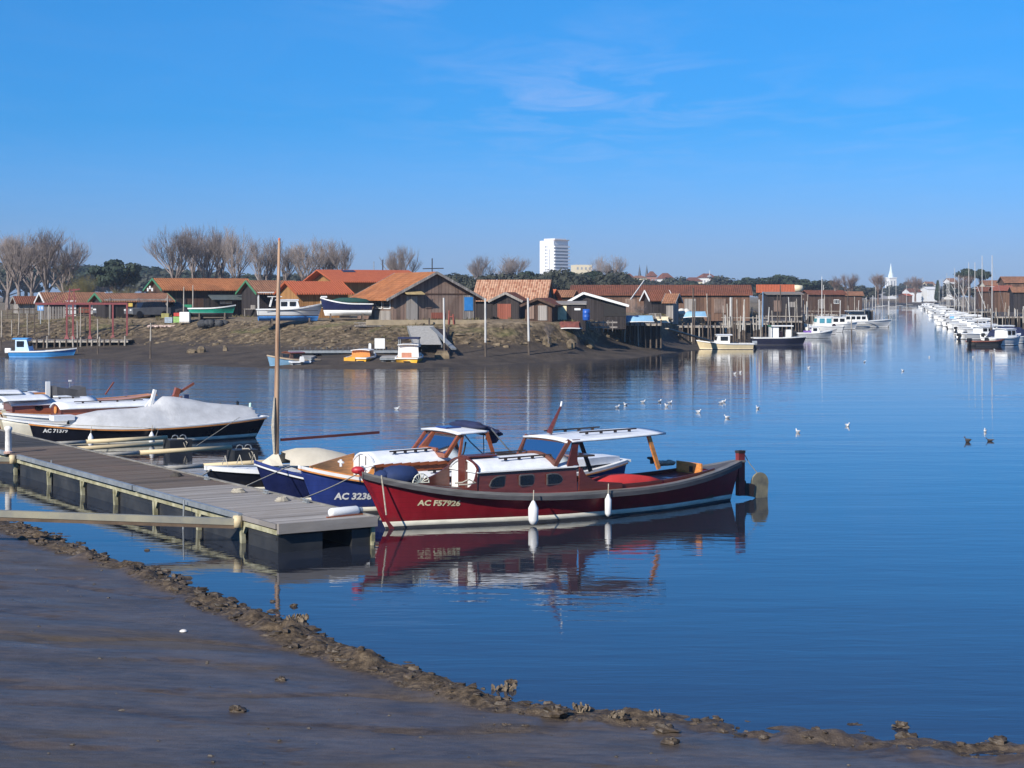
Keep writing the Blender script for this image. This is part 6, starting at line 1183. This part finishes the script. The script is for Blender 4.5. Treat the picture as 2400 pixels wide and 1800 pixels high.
# boats laid up ashore
def cradle(loc, rz, L, label):
    t = thing('boat_cradle', label, 'cradle', loc, rz)
    for x in (-L / 2, L / 2): MB().box((x, 0, .1), (.2, 1.5, .2)).build('bearer', POSTD, t); MB().prism([(-.8, 0), (-.6, 0), (-.5, .6), (-.62, .6)], .12, lambda a, c, k: (x + k - .06, a, c)).build('chock', POSTD, t); MB().prism([(.8, 0), (.6, 0), (.5, .6), (.62, .6)], .12, lambda a, c, k: (x + k - .06, a, c)).build('chock', POSTD, t)
    MB().beam((-L / 2, .3, .06), (L / 2, .3, .06), .12, .12).build('runner', POSTD, t); return t
WB2 = plain('blue_antifouling', (.05, .2, .5), .6)
t = craft('laid_up_cruiser', 'white motor cruiser with blue bottom laid up ashore by the dinghy mast', ray_ground(680, 764) + Vector((2.6, .55, .72)), R(180 + 12), 5.3, 2.0, .62, WHITE, (1.9, 3.6, .75, 1.35), sheer=.45, bottomm=WB2, stripem=NAVY, motor=False); MB().box((3.9, 0, 1.62), (1.1, 1.3, .06)).build('hard_top', WHITE, t); MB().beam((4.3, -.6, .8), (4.1, -.6, 1.6), .05, .06).build('top_post', WHITE, t); MB().beam((4.3, .6, .8), (4.1, .6, 1.6), .05, .06).build('top_post', WHITE, t); MB().box((2.6, 1.0, .50), (4.2, .03, .04)).build('side_line', BLACKP, t)
cradle(ray_ground(680, 764), R(12), 3, 'dark timber cradle under the white motor cruiser')
t = craft('laid_up_boat', 'navy boat with white band and dark green cover laid up beside the oyster hut', ray_ground(812, 752) + Vector((-2.1, -.3, .75)), R(8), 4.2, 1.8, .66, NAVY, None, motor=False, cock=None, bottomm=WHITE, stripem=WHITE, sheer=.5)
MB().loft([[(x, -w, .72), (x, -w * .7, z), (x, w * .7, z), (x, w, .72)] for x, w, z in ((.9, .5, .95), (1.6, .8, 1.12), (2.8, .86, 1.14), (3.7, .8, 1.02), (4.1, .7, .8))]).build('cover', plain('green_canvas', (.012, .06, .05), .85), t, True); MB().box((.3, 0, 1.2), (.5, .5, .12)).build('bow_board', WHITE, t)
cradle(ray_ground(812, 752), R(8), 2.6, 'pale and dark timber cradle under the navy boat')
t = craft('green_boat', 'bright green open boat with white gunwale on the grass before the long shed', ray_ground(500, 749) + Vector((1.95, 0, .55)), R(180), 4.0, 1.6, .45, plain('emerald_hull', (.01, .25, .17), .4), None, motor=False, sheer=.28, deckm=WHITE); cradle(ray_ground(500, 749), 0, 2.2, 'low timber supports under the green boat')
def upturned(px, py, Y, L, label, m, rz=0):
    p = A(px, py, Y) if Y else ray_ground(px, py); p.z = max(p.z, ground_at(p.x, p.y)) + .02; t = thing('upturned_boat', label, 'boat', p, rz); h = Hull(L, 1.25, .5, .4, .42, stern=.7, rake=.3, full=.5, pw=2, kb=.8, km=.3, zbot=-.1)
    mb = h.skin(lambda q: -.08, lambda q: h.sh(q), 4, 18); mb.v = [(x - L / 2, y, .5 - z) for x, y, z in mb.v]; mb.build('hull', m, t, True); r = h.rail(-.05, .02, .04, -.04, n=14); r.v = [(x - L / 2, y, .5 - z) for x, y, z in r.v]; r.build('gunwale', WHITE, t); kb_ = MB().beam((-L / 2 + .4, 0, .6), (L / 2 - .05, 0, .6), .06, .06); kb_.build('keel', m, t); return t
upturned(1490, 757, 147, 3.0, 'light blue upturned rowing boat on the tall jetty', PALEBL, R(6)); upturned(1628, 745, 171, 2.3, 'smaller light blue upturned boat among the jetty gear', PALEBL, R(4)); upturned(1545, 759, 0, 1.9, 'cream upturned skiff right of the light blue one', CREAM, R(-12))
t = upturned(1332, 776, 0, 2.0, 'rotting red rowing boat hull stranded on the bank', plain('rotten_red', (.15, .045, .035), .9, .4), R(-14))
# boats afloat, left bank
t = craft('cabin_boat', 'cream and white cabin boat moored at the foot of the gangplank', WP(1632, 158, 0), R(2), 5.2, 2.0, .55, plain('cream_hull', (.72, .6, .38), .4, .08), (1.7, 3.0, .75, 1.35), motor=GALV, stern=.9, sheer=.3)
t = craft('dark_barge', 'dark navy flat barge with white wheelhouse and green edged roof', WP(1890, 172, 0), PI, 5.4, 2.2, .75, plain('barge_navy', (.018, .02, .045), .5), None, motor=False, stern=.9, sheer=.1, deckm=WHITE)
MB().box((2.6, 0, 1.92), (2.3, 1.9, .1)).build('wheelhouse_roof', WHITE, t); MB().box((3.72, 0, 1.92), (.08, 1.95, .14)).build('green_edge', GREENP, t); MB().box((3.3, 0, 1.2), (.8, 1.5, 1.3)).build('cabin', WHITE, t); MB().box((1.9, .4, 1.1), (.5, .5, .9)).build('locker', WHITE, t); MB().box((2.6, -.3, 1.0), (.4, .5, .7)).build('crate_stack', MAHO, t)
for x in (1.6, 3.6): 
    for s in (-1, 1): MB().tube((x, s * .85, .7), (x, s * .85, 1.9), .03).build('roof_post', GALV, t)
GW = 'white boats moored in the ranks along both banks'
t = craft('grey_hull_boat', 'white topped boat with grey hull and purple cushion, right of the dark barge', WP(1952, 200, 0), PI, 4.2, 1.8, .6, plain('silver_hull', (.42, .44, .46), .35), (1.6, 2.6, .7, 1.3), motor=BLACKP); MB().box((3.0, 0, .75), (.8, 1.0, .2)).build('cushion', plain('violet_cushion', (.2, .1, .4), .8), t)
t = craft('fishing_boat', 'white wheelhouse fishing boat with turquoise window band behind the grey hulled boat', WP(1884, 232, 0), R(5), 5.2, 2.2, .8, WHITE, (1.4, 3.6, .9, 2.1), winm=plain('turquoise_glass', (.08, .3, .38), .2), motor=False); MB().tube((2.5, 0, 2.1), (2.5, 0, 7.6), .05, .03).build('mast', WHITE, t)
t = craft('motor_cruiser', 'large white motor cruiser with raked dark screen, last on the left bank', WP(2090, 268, 0), R(183), 9.6, 2.9, .95, WHITE, (4.0, 7.6, 1.15, 1.9), motor=False, sheer=.3); MB().loft([[(4.6 + k * .5, -1.0, 1.95), (4.6 + k * .5, 1.0, 1.95), (4.6 + k * .9, .95, 2.5), (4.6 + k * .9, -.95, 2.5)] for k in (0, 3)]).build('bridge_screen', DGLASS, t); MB().box((6.0, 0, 2.56), (2.6, 1.9, .07)).build('hard_top', WHITE, t); MB().box((3.4, 1.42, .75), (2.4, .04, .06)).build('side_mark', TGR, t); MB().box((6.2, 1.45, .4), (6.5, .03, .07)).build('side_line', BLACKP, t)
t = craft('small_cruiser', 'white cabin boat with round dark window astern of the large cruiser', WP(2010, 250, 0), PI, 5.5, 2.2, .8, WHITE, (1.6, 3.8, .85, 1.8), motor=True)
t = craft('inflatable', 'grey rubber dinghy bow to the channel before the large cruiser', WP(1962, 218, 0), R(150), 3.4, 1.6, .4, plain('rubber_grey', (.45, .45, .46), .6), None, motor=True, deckm=plain('rubber_tube', (.5, .5, .5), .6)); t = craft('open_boat', 'small white open boat with red lifebuoy between the grey boat and the cruiser', WP(1978, 232, 0), R(110), 3.8, 1.6, .5, WHITE, None, motor=True); MB().lathe([(.12, -.04), (.26, -.05), (.3, 0), (.26, .05), (.12, .04)], (2.6, 0, .8), 10, Matrix.Rotation(R(90), 3, 'Y')).build('lifebuoy', REDC, t)
# right bank ranks: a motor boat and a sailing yacht copied along the jetty
pm = craft('motor_boat', 'placeholder', WP(2335, 205, 0), R(200), 5.6, 2.2, .75, WHITE, (1.7, 3.4, .8, 1.55), motor=True, group=GW)
pa = craft('sailing_yacht', 'placeholder', WP(2310, 262, 0), R(195), 7.0, 2.4, .8, WHITE, (2.2, 4.4, .8, 1.25), motor=False, group=GW)
MB().path([(2.6, 0, 1.0), (2.6, 0, 9.2)], [.06, .045], 6).build('mast', WHP, pa); MB().beam((2.7, 0, 1.7), (5.6, 0, 1.75), .09, .1).build('boom', WHP, pa); MB().path([(2.8, 0, 1.85), (4.2, .02, 1.9), (5.5, 0, 1.82)], [.12, .15, .08], 7).build('furled_sail', WHITE, pa); MB().tube((0.1, 0, 1.0), (2.6, 0, 8.6), .012, .012, 4).build('forestay', GALV, pa); MB().beam((2.6, -.5, 5.6), (2.6, .5, 5.6), .04, .05).build('spreader', WHP, pa)
first = {'m': True, 's': True}
rb = [('m', 2392, 172, 215, 'nearest white motor boat at the right edge of the photo'), ('m', 2352, 196, 205, 'white motor boat with dark outboard, third from the right edge'), ('m', 2374, 184, 230, 'white motor boat wedged beside the nearest one on the right'), ('m', 2330, 222, 200, 'white motor boat bow out in the middle of the right bank rank'), ('m', 2312, 245, 215, 'white motor boat just left of the tall right bank mast'), ('m', 2283, 300, 205, 'white motor boat left of the blue sail cover'), ('m', 2262, 345, 210, 'small white motor boat in the far half of the right rank'), ('m', 2240, 410, 200, 'distant white motor boat in the right rank'), ('m', 2212, 520, 205, 'far white motor boat near the head of the right rank'), ('m', 2192, 640, 200, 'second last white motor boat of the right rank'), ('m', 2178, 720, 190, 'last tiny white motor boat at the head of the right rank'),
      ('s', 2336, 240, 195, 'white sailing yacht with the tallest mast near the right edge'), ('s', 2290, 285, 198, 'white sailing yacht with blue covered boom on the right bank'), ('s', 2272, 330, 200, 'white sailing yacht in the middle of the right rank'), ('s', 2250, 390, 196, 'white sailing yacht in the far half of the right rank'), ('s', 2228, 470, 198, 'slender far sailing yacht left of the umbrella pines'), ('s', 2206, 590, 196, 'distant sailing yacht beside the cypress'), ('s', 2318, 255, 199, 'white sailing yacht behind the tallest masted one'), ('s', 2303, 275, 197, 'white sailing yacht just left of the pair of nearest yachts'), ('s', 2262, 352, 203, 'white sailing yacht beside the blue covered boat'), ('s', 2240, 425, 200, 'white sailing yacht below the left umbrella pine'), ('s', 2217, 520, 198, 'faint sailing yacht between the cypress and the umbrella pines'), ('s', 2366, 215, 196, 'white sailing yacht closest to the right edge of the photo'), ('s', 2190, 690, 198, 'farthest sailing yacht mast at the head of the right rank')]
rb += [('m', 2322, 232, 200, 'white motor boat tucked between the middle boats of the right rank'), ('m', 2300, 268, 198, 'white motor boat under the boom of a yacht in the right rank'), ('m', 2273, 322, 202, 'white motor boat beside the blue covered one'), ('m', 2252, 372, 205, 'white motor boat behind the blue covered one'), ('m', 2228, 455, 200, 'distant white motor boat below the umbrella pines'), ('m', 2202, 580, 200, 'far white motor boat beside the cypress yacht'), ('m', 2364, 205, 205, 'white motor boat behind the red decked boat'), ('m', 2398, 190, 200, 'white motor boat behind the nearest one at the right edge'), ('m', 2184, 700, 195, 'tiny white motor boat beside the last one of the right rank')]
for k, px, Y, a, lab in rb:
    src = pm if k == 'm' else pa
    if first[k]: o = src; o.location = WP(px, Y, 0); o.rotation_euler = (0, 0, R(a)); o['label'] = lab; first[k] = False
    else: o = dup(src, WP(px, Y, 0), R(a), lab, 1.0)
    o.scale = (1 + .12 * math.sin(px), 1, 1 + .15 * math.cos(px * 1.7))
t = craft('tarped_boat', 'white boat under a navy tarpaulin at the right edge of the photo', WP(2425, 178, 0), R(200), 5.5, 2.2, .7, WHITE, None, motor=True); MB().loft([[(x, -w, .75), (x, -w * .5, z), (x, w * .5, z), (x, w, .75)] for x, w, z in ((1.0, .7, 1.1), (2.2, 1.1, 1.7), (4.0, 1.1, 1.75), (5.2, 1.0, 1.3))]).build('tarpaulin', NAVYT, t)
t = craft('red_decked_boat', 'low dark boat with rusty red deck nearest in the right bank rank', WP(2362, 170, 0), R(205), 4.6, 1.8, .5, plain('black_grey_hull', (.05, .05, .05), .6), None, motor=True, deckm=plain('rust_deck', (.3, .1, .06), .7))
t = craft('blue_covered_boat', 'white boat with light blue spray cover in the right bank rank', WP(2262, 318, 0), R(205), 5.0, 2.0, .7, WHITE, (1.6, 3.0, .75, 1.4), motor=False, roofm=plain('sky_canvas', (.15, .4, .75), .8), cabm=plain('sky_canvas', (.15, .4, .75), .8))
for px, yt, Y, lab in ((1930, 668, 300, 'thin distant mast above the left bank huts'), (2052, 655, 520, 'slim far mast between the russet trees'), (2058, 658, 540, 'slim far mast right beside the other between the russet trees'), (2068, 652, 560, 'far mast just left of the church tower'), (2084, 662, 500, 'short far mast in front of the church tower'), (2100, 655, 560, 'far mast just right of the church tower'), (2125, 668, 620, 'distant mast above the white boat yard'), (2163, 650, 820, 'tall far mast left of the cypress'), (2205, 655, 600, 'slim mast right of the cypress'), (2222, 660, 520, 'pale mast between the cypress and the umbrella pines')):
    t = thing('mast', lab, 'mast', WP(px, Y, 0)); z = H - (yt - YH) * Y / F; MB().path([(0, 0, 0), (0, 0, z)], [.09, .06], 6).build('pole', WHP, t); MB().beam((.1, 0, 1.6), (2.2, 0, 1.6), .1, .1).build('boom', WHP, t)

# gear on the far bank
def item(name, label, cat, px, py, mb, m, dz=0.0, rz=0.0, smooth=False):
    q = ray_ground(px, py); o = mb.build(name, m, None, smooth); o.location = (q.x, q.y, q.z + dz); o.rotation_euler = (0, 0, rz); return tag(o, label, cat)
t = thing('water_tank', 'white plastic cube tank in a frame before the green boat', 'tank', ray_ground(434, 758)); MB().loft([[(-.42 * k, -.42 * k, z), (.42 * k, -.42 * k, z), (.42 * k, .42 * k, z), (-.42 * k, .42 * k, z)] for z, k in ((.1, .94), (.15, 1), (.9, 1), (.95, .94))]).build('tank', WHITE, t); MB().box((0, 0, .05), (.9, .9, .1)).build('pallet', POSTW, t)
def crate(x, y, z): mb = MB(); [mb.box((0, s * y / 2, z * (i + .5) / 4), (x, .03, z / 5)) for s in (-1, 1) for i in range(4)]; [mb.box((s * x / 2, 0, z * (i + .5) / 4), (.03, y, z / 5)) for s in (-1, 1) for i in range(4)]; mb.box((0, 0, .03), (x, y, .04)); [mb.box((a * x / 2, b_ * y / 2, z / 2), (.05, .05, z)) for a in (-1, 1) for b_ in (-1, 1)]; return mb
item('crate', 'red crate stacked on a green one beside the white tank', 'crate', 416, 757, crate(.5, .5, .3), plain('red_plastic', (.55, .06, .04), .5), .55); item('crate', 'lime green crate under the red one beside the white tank', 'crate', 416, 757, crate(.55, .55, .52), plain('lime_plastic', (.3, .5, .15), .5)); item('crate', 'olive yellow crate left of the white tank', 'crate', 388, 752, crate(.6, .5, .4), plain('olive_plastic', (.35, .32, .1), .6), .25); item('crate', 'pale blue crate in front of the parked cars', 'crate', 396, 758, crate(.6, .5, .5), plain('pale_blue_plastic', (.35, .42, .5), .6))
mb = MB(); mb.box((0, 0, .55), (1.3, .9, 1.1)); mb.box((.62, .0, .55), (.04, .5, .8)); item('work_cabin', 'bright green box cabin behind the green boat', 'cabin', 435, 741, mb, plain('bright_green', (.01, .22, .11), .5))
rr = random.Random(31)
mb = MB(); [mb.blob((.35 * i - .9, rr.uniform(-.2, .2), .2), (.45, .4, .35), rr, .25) for i in range(6)]; item('tarp_heap', 'dark grey heap of tarped nets below the green boat', 'heap', 500, 764, mb, plain('heap_grey', (.05, .052, .056), .85, .35), 0, 0, True)
mb = MB(); [mb.blob((.22 * i - 1.3, rr.uniform(-.15, .15), .08), (.2, .2, .13), rr, .3) for i in range(12)]; item('net_pile', 'heap of pale pinkish fishing net left of the white tank', 'net', 385, 768, mb, plain('net_pink', (.5, .38, .32), .9, .3, 6))
for i, (px, Y, lab) in enumerate(((1405, 749, 'first rusty orange coil of oyster nets by the black shed'), (1424, 749, 'second orange coil of nets by the black shed'), (1440, 748, 'third orange heap of nets nearest the bare bush'))):
    mb = MB(); [mb.blob((rr.uniform(-.5, .5), rr.uniform(-.3, .3), rr.uniform(.1, .4)), (.25, .25, .18), rr, .35) for _ in range(7)]; item('net_pile', lab, 'net', px, Y, mb, plain('net_orange', (.42, .2, .1), .9, .35, 6))
for i in range(3): 
    mb = MB(); [mb.box((0, .02 * j, .05 + .11 * j), (1.1, .9, .04)) for j in range(5)]; [mb.box((x, 0, .25), (.1, .9, .5)) for x in (-.5, 0, .5)]; item('pallet_stack', ('stack of grey pallets right of the bare bush', 'low stack of pallets by the jetty gear', 'pallet stack before the long red shed wall')[i], 'pallets', (1535, 1700, 1662)[i], (748, 750, 740)[i], mb, GREYB, 0, .3 * i)
for i, (px, Y, lab) in enumerate(((1580, 739, 'white bag of gear by the long shed wall, leftmost'), (1597, 738, 'round white bag of gear by the long shed wall, middle'), (1610, 738, 'small pale bag of gear by the long shed wall, right'))): item('gear_bag', lab, 'bag', px, Y, MB().blob((0, 0, .3), (.45, .35, .4), rr, .2), plain('bag_white', (.6, .58, .52), .8), 0, 0, True)
mb = MB(); [mb.box((.38 * i - 2.0, 0, .45), (.06, .06, .95)) for i in range(11)]; [mb.box((0, .02, z), (4.4, .04, .12)) for z in (.35, .75)]; item('fence', 'low whitewashed board fence on the bank below the black lean to', 'fence', 1385, 774, mb, GREYB, -.1, R(-4))
mb = MB(); [mb.box((.5 * i - 4, 0, .5), (.08, .08, 1.1)) for i in range(17)]; [mb.box((0, 0, z), (8.2, .05, .1)) for z in (.4, .85)]; item('fence', 'grey post fence before the low brown hut at the left', 'fence', 120, 745, mb, POSTD, -.1, R(8))
mb = MB(); [mb.box((.25 * i - 1.4, 0, .6), (.16, .05, 1.2)) for i in range(12)]; item('fence', 'upright pale boards leaning by the low brown hut', 'fence', 128, 748, mb, GREYB, -.05, R(20))
item('plank_stack', 'stack of weathered planks on the ground before the oyster hut windows', 'planks', 870, 767, MB().box((0, 0, .1), (2.6, .5, .08)).box((.2, .1, .22), (2.4, .4, .08)).box((-.3, 0, .34), (2.0, .4, .06)), GREYB, 0, R(4))
item('kerb_wall', 'long low sandstone kerb along the path before the oyster hut', 'kerb', 1000, 761, MB().box((0, 0, .1), (9.5, .25, .42)), plain('kerb_stone', (.3, .24, .16), .9, .2, 2), 0, R(5))
t = thing('red_mooring_frame', 'rusty red steel bollard pair by the main gangway head', 'bollard', ray_ground(1056, 762)); MB().tube((-.15, 0, 0), (-.1, 0, 1.1), .07).build('leg', plain('rust_red', (.25, .07, .05), .8, .3), t); MB().tube((.25, 0, 0), (.2, 0, .8), .07).build('leg', MATS['rust_red'], t); MB().tube((-.12, 0, .6), (.22, 0, .6), .05).build('bar', MATS['rust_red'], t)
gpost(1006, 745, 766, .07, 'short brown post beside the gangway head', POSTD)
# red boat hoist
HR = plain('hoist_red', (.22, .05, .05), .6, .25); t = thing('boat_hoist', 'rust red steel boat hoist with lattice top on the left bank', 'hoist', WP(215, 148, ground_at(-36, 148) - .1), R(6)); S = 150 / F
for x in (-54, -40, 50, 82, -2): MB().beam((x * S, -.6, 0), (x * S, -.6, 3.1), .14, .14).build('leg', HR, t); MB().loft([[(x * S - k, -.6 - k, z), (x * S + k, -.6 - k, z), (x * S + k, -.6 + k, z), (x * S - k, -.6 + k, z)] for z, k in ((0, .22), (.35, .07))]).build('foot', HR, t)
MB().beam((-125 * S, -.6, 3.05), (82 * S, -.6, 3.05), .16, .18).build('beam', HR, t); MB().beam((-54 * S, -.6, 2.0), (-40 * S, -.6, 2.0), .1, .1).build('tie', HR, t)
for k in range(6):
    x = -86 + 9 * k
    MB().beam((x * S, -.6, 3.15), ((x + 9) * S, -.6, 3.75 if k % 2 == 0 else 3.15 + .3 * k * .3), .07, .07).build('lattice', HR, t)
for x in (-50, -36): MB().beam((x * S, -.6, 3.1), ((x * .6 - 17) * S, -.6, 4.35), .1, .1).build('mast_leg', HR, t)
MB().beam((-44 * S, -.6, 4.2), (-24 * S, -.6, 4.3), .12, .12).build('head', HR, t); MB().beam((-112 * S, -.6, 3.2), (-40 * S, -.6, 4.3), .03, .03).build('stay', DARKW, t); MB().box((90 * S, -.62, 2.95), (.35, .06, .3)).build('yellow_plate', plain('yellow_plate', (.6, .42, .08), .6), t)
t = thing('blue_sign', 'light blue sign board on posts at the far left bank', 'sign', ray_ground(95, 760)); MB().box((0, 0, 1.45), (.55, .05, .45)).build('panel', plain('sign_blue', (.12, .32, .65), .5), t); MB().box((0, 0, .6), (.07, .04, 1.3)).build('leg', GALV, t); mb = MB(); mb.box((-.08, -.03, 1.45), (.05, .02, .26)); mb.box((.08, -.03, 1.45), (.06, .02, .26)); mb.box((.2, -.03, 1.45), (.05, .02, .26)); mb.build('marks', WHITE, t)
# parked cars
def car(loc, rz, m, label):
    t = thing('parked_car', label, 'car', loc, rz, 'cars parked by the open shed')
    MB().loft([[(x, -w, z0), (x, -w, z1), (x, w, z1), (x, w, z0)] for x, w, z0, z1 in ((-2.0, .7, .35, .62), (-1.9, .8, .28, .8), (-.9, .84, .25, .9), (.9, .84, .25, .95), (1.9, .8, .28, .9), (2.0, .72, .38, .7))]).build('body', m, t)
    MB().loft([[(x, -w, z) for w in ()] or [(x - i, -w, .88), (x - i * .2, -w * .8, z), (x - i * .2, w * .8, z), (x - i, w, .88)] for x, w, z, i in ((-.6, .78, 1.36, .5), (.2, .8, 1.42, 0), (1.2, .78, 1.36, -.5))]).build('cabin', DGLASS, t); MB().box((.3, 0, 1.42), (1.5, 1.2, .05)).build('roof', m, t)
    for x in (-1.25, 1.25):
        for s in (-1, 1): MB().lathe([(0, -.1), (.3, -.1), (.32, 0), (.3, .1), (0, .1)], (x, s * .78, .3), 12, Matrix.Rotation(R(90), 3, 'X')).build('wheel', BLACKP, t)
    for s in (-1, 1): MB().box((-1.98, s * .55, .68), (.06, .3, .12)).build('headlight', WHITE, t)
    return t
car(ray_ground(262, 742), R(70), plain('car_silver', (.16, .165, .175), .3, .1, metal=.4), 'silver car parked nearest the red hoist'); car(ray_ground(322, 741), R(60), plain('car_dark', (.03, .032, .036), .3), 'dark car parked under the open fronted shed'); car(ray_ground(346, 744), R(40), plain('car_grey', (.13, .135, .14), .35), 'pale grey car parked right of the dark one'); car(ray_ground(388, 742), R(15), plain('car_charcoal', (.05, .05, .055), .35), 'charcoal car parked before the long dark shed')
item('work_bench', 'cluttered wooden work bench under the porch shed', 'bench', 592, 742, MB().box((0, 0, .7), (1.6, .6, .06)).box((-.7, 0, .35), (.08, .5, .7)).box((.7, 0, .35), (.08, .5, .7)).box((.1, 0, .9), (.5, .4, .35)), GREYB)
for px, yb, yt, lab in ((430, 755, 672, 'thin hoist pole leaning by the green cabin'), (452, 745, 668, 'grey upright hoist pole behind the green boat'), (392, 745, 692, 'short grey pole before the long shed')): gpost(px, yt, yb, .05, lab, POSTW)
o = MB().beam(A(1478, 702, 160), A(1510, 657, 162), .09, .09).build('spar', WHP); tag(o, 'pale spar leaning up against the long red shed roof', 'spar')
item('stone_block', 'pair leader of tan stone blocks lying on the mud below the green boat', 'rock', 450, 828, MB().blob((0, 0, .1), (.42, .3, .24), rr, .2), STONE); item('stone_block', 'taller tan stone block on the mud, right of its fellow', 'rock', 473, 826, MB().blob((0, 0, .15), (.35, .3, .32), rr, .25), STONE); item('stone_block', 'small pale stone on the mud below the dark stake', 'rock', 528, 822, MB().blob((0, 0, .1), (.2, .2, .28), rr, .3), STONE)
for px, Y, lab in ((1282, 812, 'slimy green tan boulder on the mud below the red wreck, left'), (1337, 816, 'ochre boulder on the mud below the red wreck, middle'), (1380, 814, 'ochre boulder on the mud below the fence, right')): item('boulder', lab, 'rock', px, Y, MB().blob((0, 0, .2), (.4, .35, .5), rr, .3), STONE)

# ------------------------------------------------------------------ birds on the water
GWH = plain('gull_white', (.82, .82, .8), .7, .04); GGR = plain('gull_grey', (.4, .42, .45), .7, .1); ORB = plain('bird_bill', (.5, .15, .05), .5); DUCK = plain('duck_brown', (.05, .04, .035), .8, .3)
def bird(loc, rz, body, wing, label, group=None):
    t = thing('seagull' if body is GWH else 'duck', label, 'gull' if body is GWH else 'duck', loc, rz, group)
    ys = lambda x, r, z, fl=1: [(x, r * math.cos(a) * .9, z + r * fl * math.sin(a)) for a in [2 * PI * i / 8 for i in range(8)]]
    MB().loft([ys(-.21, .008, .11), ys(-.16, .035, .10), ys(-.08, .075, .07), ys(.02, .09, .06), ys(.1, .075, .075), ys(.13, .05, .12), ys(.135, .04, .17), ys(.15, .043, .2), ys(.18, .03, .2), ys(.2, .01, .195)]).build('body', body, t, True)
    for s in (-1, 1): MB().loft([[(-.22, s * .02, .13), (-.22, s * .025, .125), (-.22, s * .02, .12)], [(-.08, s * .06, .14), (-.08, s * .085, .09), (-.08, s * .07, .05)], [(.06, s * .055, .13), (.06, s * .092, .09), (.06, s * .08, .05)]]).build('wing', wing, t)
    MB().loft([[(.19, -.01, .2), (.19, .01, .2), (.19, 0, .18)], [(.24, -.002, .188), (.24, .002, .188), (.24, 0, .184)]]).build('bill', ORB, t); return t
GG = 'gulls floating on the channel'
gl = [(1447, 956), (1466, 950), (1507, 944), (1546, 943), (1562, 953), (1570, 946), (1637, 967), (1690, 946), (1696, 943), (1704, 980), (1776, 958), (1870, 1014), (1986, 999), (2309, 1012), (1722, 877), (1735, 874), (1895, 863), (2026, 849), (2116, 870), (2178, 838), (2280, 838), (2331, 821), (930, 960)]
labs = {1870: 'white gull alone in the water right of the red launch stern', 1986: 'white gull beside nothing else, nearest right of the rank of gulls', 2309: 'white gull just behind the dark duck at the right', 1447: 'leftmost white gull above the red launch roof', 2331: 'far white gull close to the right bank boats', 1722: 'left gull of a close pair below the cream cabin boat', 1735: 'right gull of a close pair below the cream cabin boat'}
g0 = None
for i, (px, py) in enumerate(gl):
    p = G(px, py, 0); a = random.Random(px).uniform(0, 6.28); lab = labs.get(px, 'small white gull floating in the loose flock on the channel')
    if g0 is None: g0 = bird(p, a, GWH, GGR, lab, GG); g0.scale = (.62,) * 3
    else: dup(g0, p, a, lab, .62)
bird(G(2268, 1036), 2.6, DUCK, DUCK, 'dark upright duck on the water at the right').scale = (.62, .62, .8); bird(G(2212 + 108, 1034), 3.0, DUCK, plain('duck_wing', (.1, .08, .07), .8), 'low brown duck in the ripples beside the dark upright one').scale = (.7, .7, .5)
bird(A(519, 957, 60.2) + Vector((0, 0, -.05)), 2.0, DUCK, GGR, 'dark bird perched on the stern of the tarp covered boat')

for px0, py0, px1, py1, Y, lab in ((2216, 664, 2236, 705, 480, 'first leaning pale spar among the right bank masts'), (2230, 668, 2250, 712, 430, 'second leaning pale spar among the right bank masts'), (2250, 668, 2272, 718, 380, 'third leaning pale spar among the right bank masts'), (2290, 670, 2310, 722, 290, 'longest leaning pale spar, nearest of the right bank')):
    o = MB().tube(A(px1, py1, Y), A(px0, py0, Y), .07, .05, 6).build('leaning_spar', WHP); tag(o, lab, 'spar')
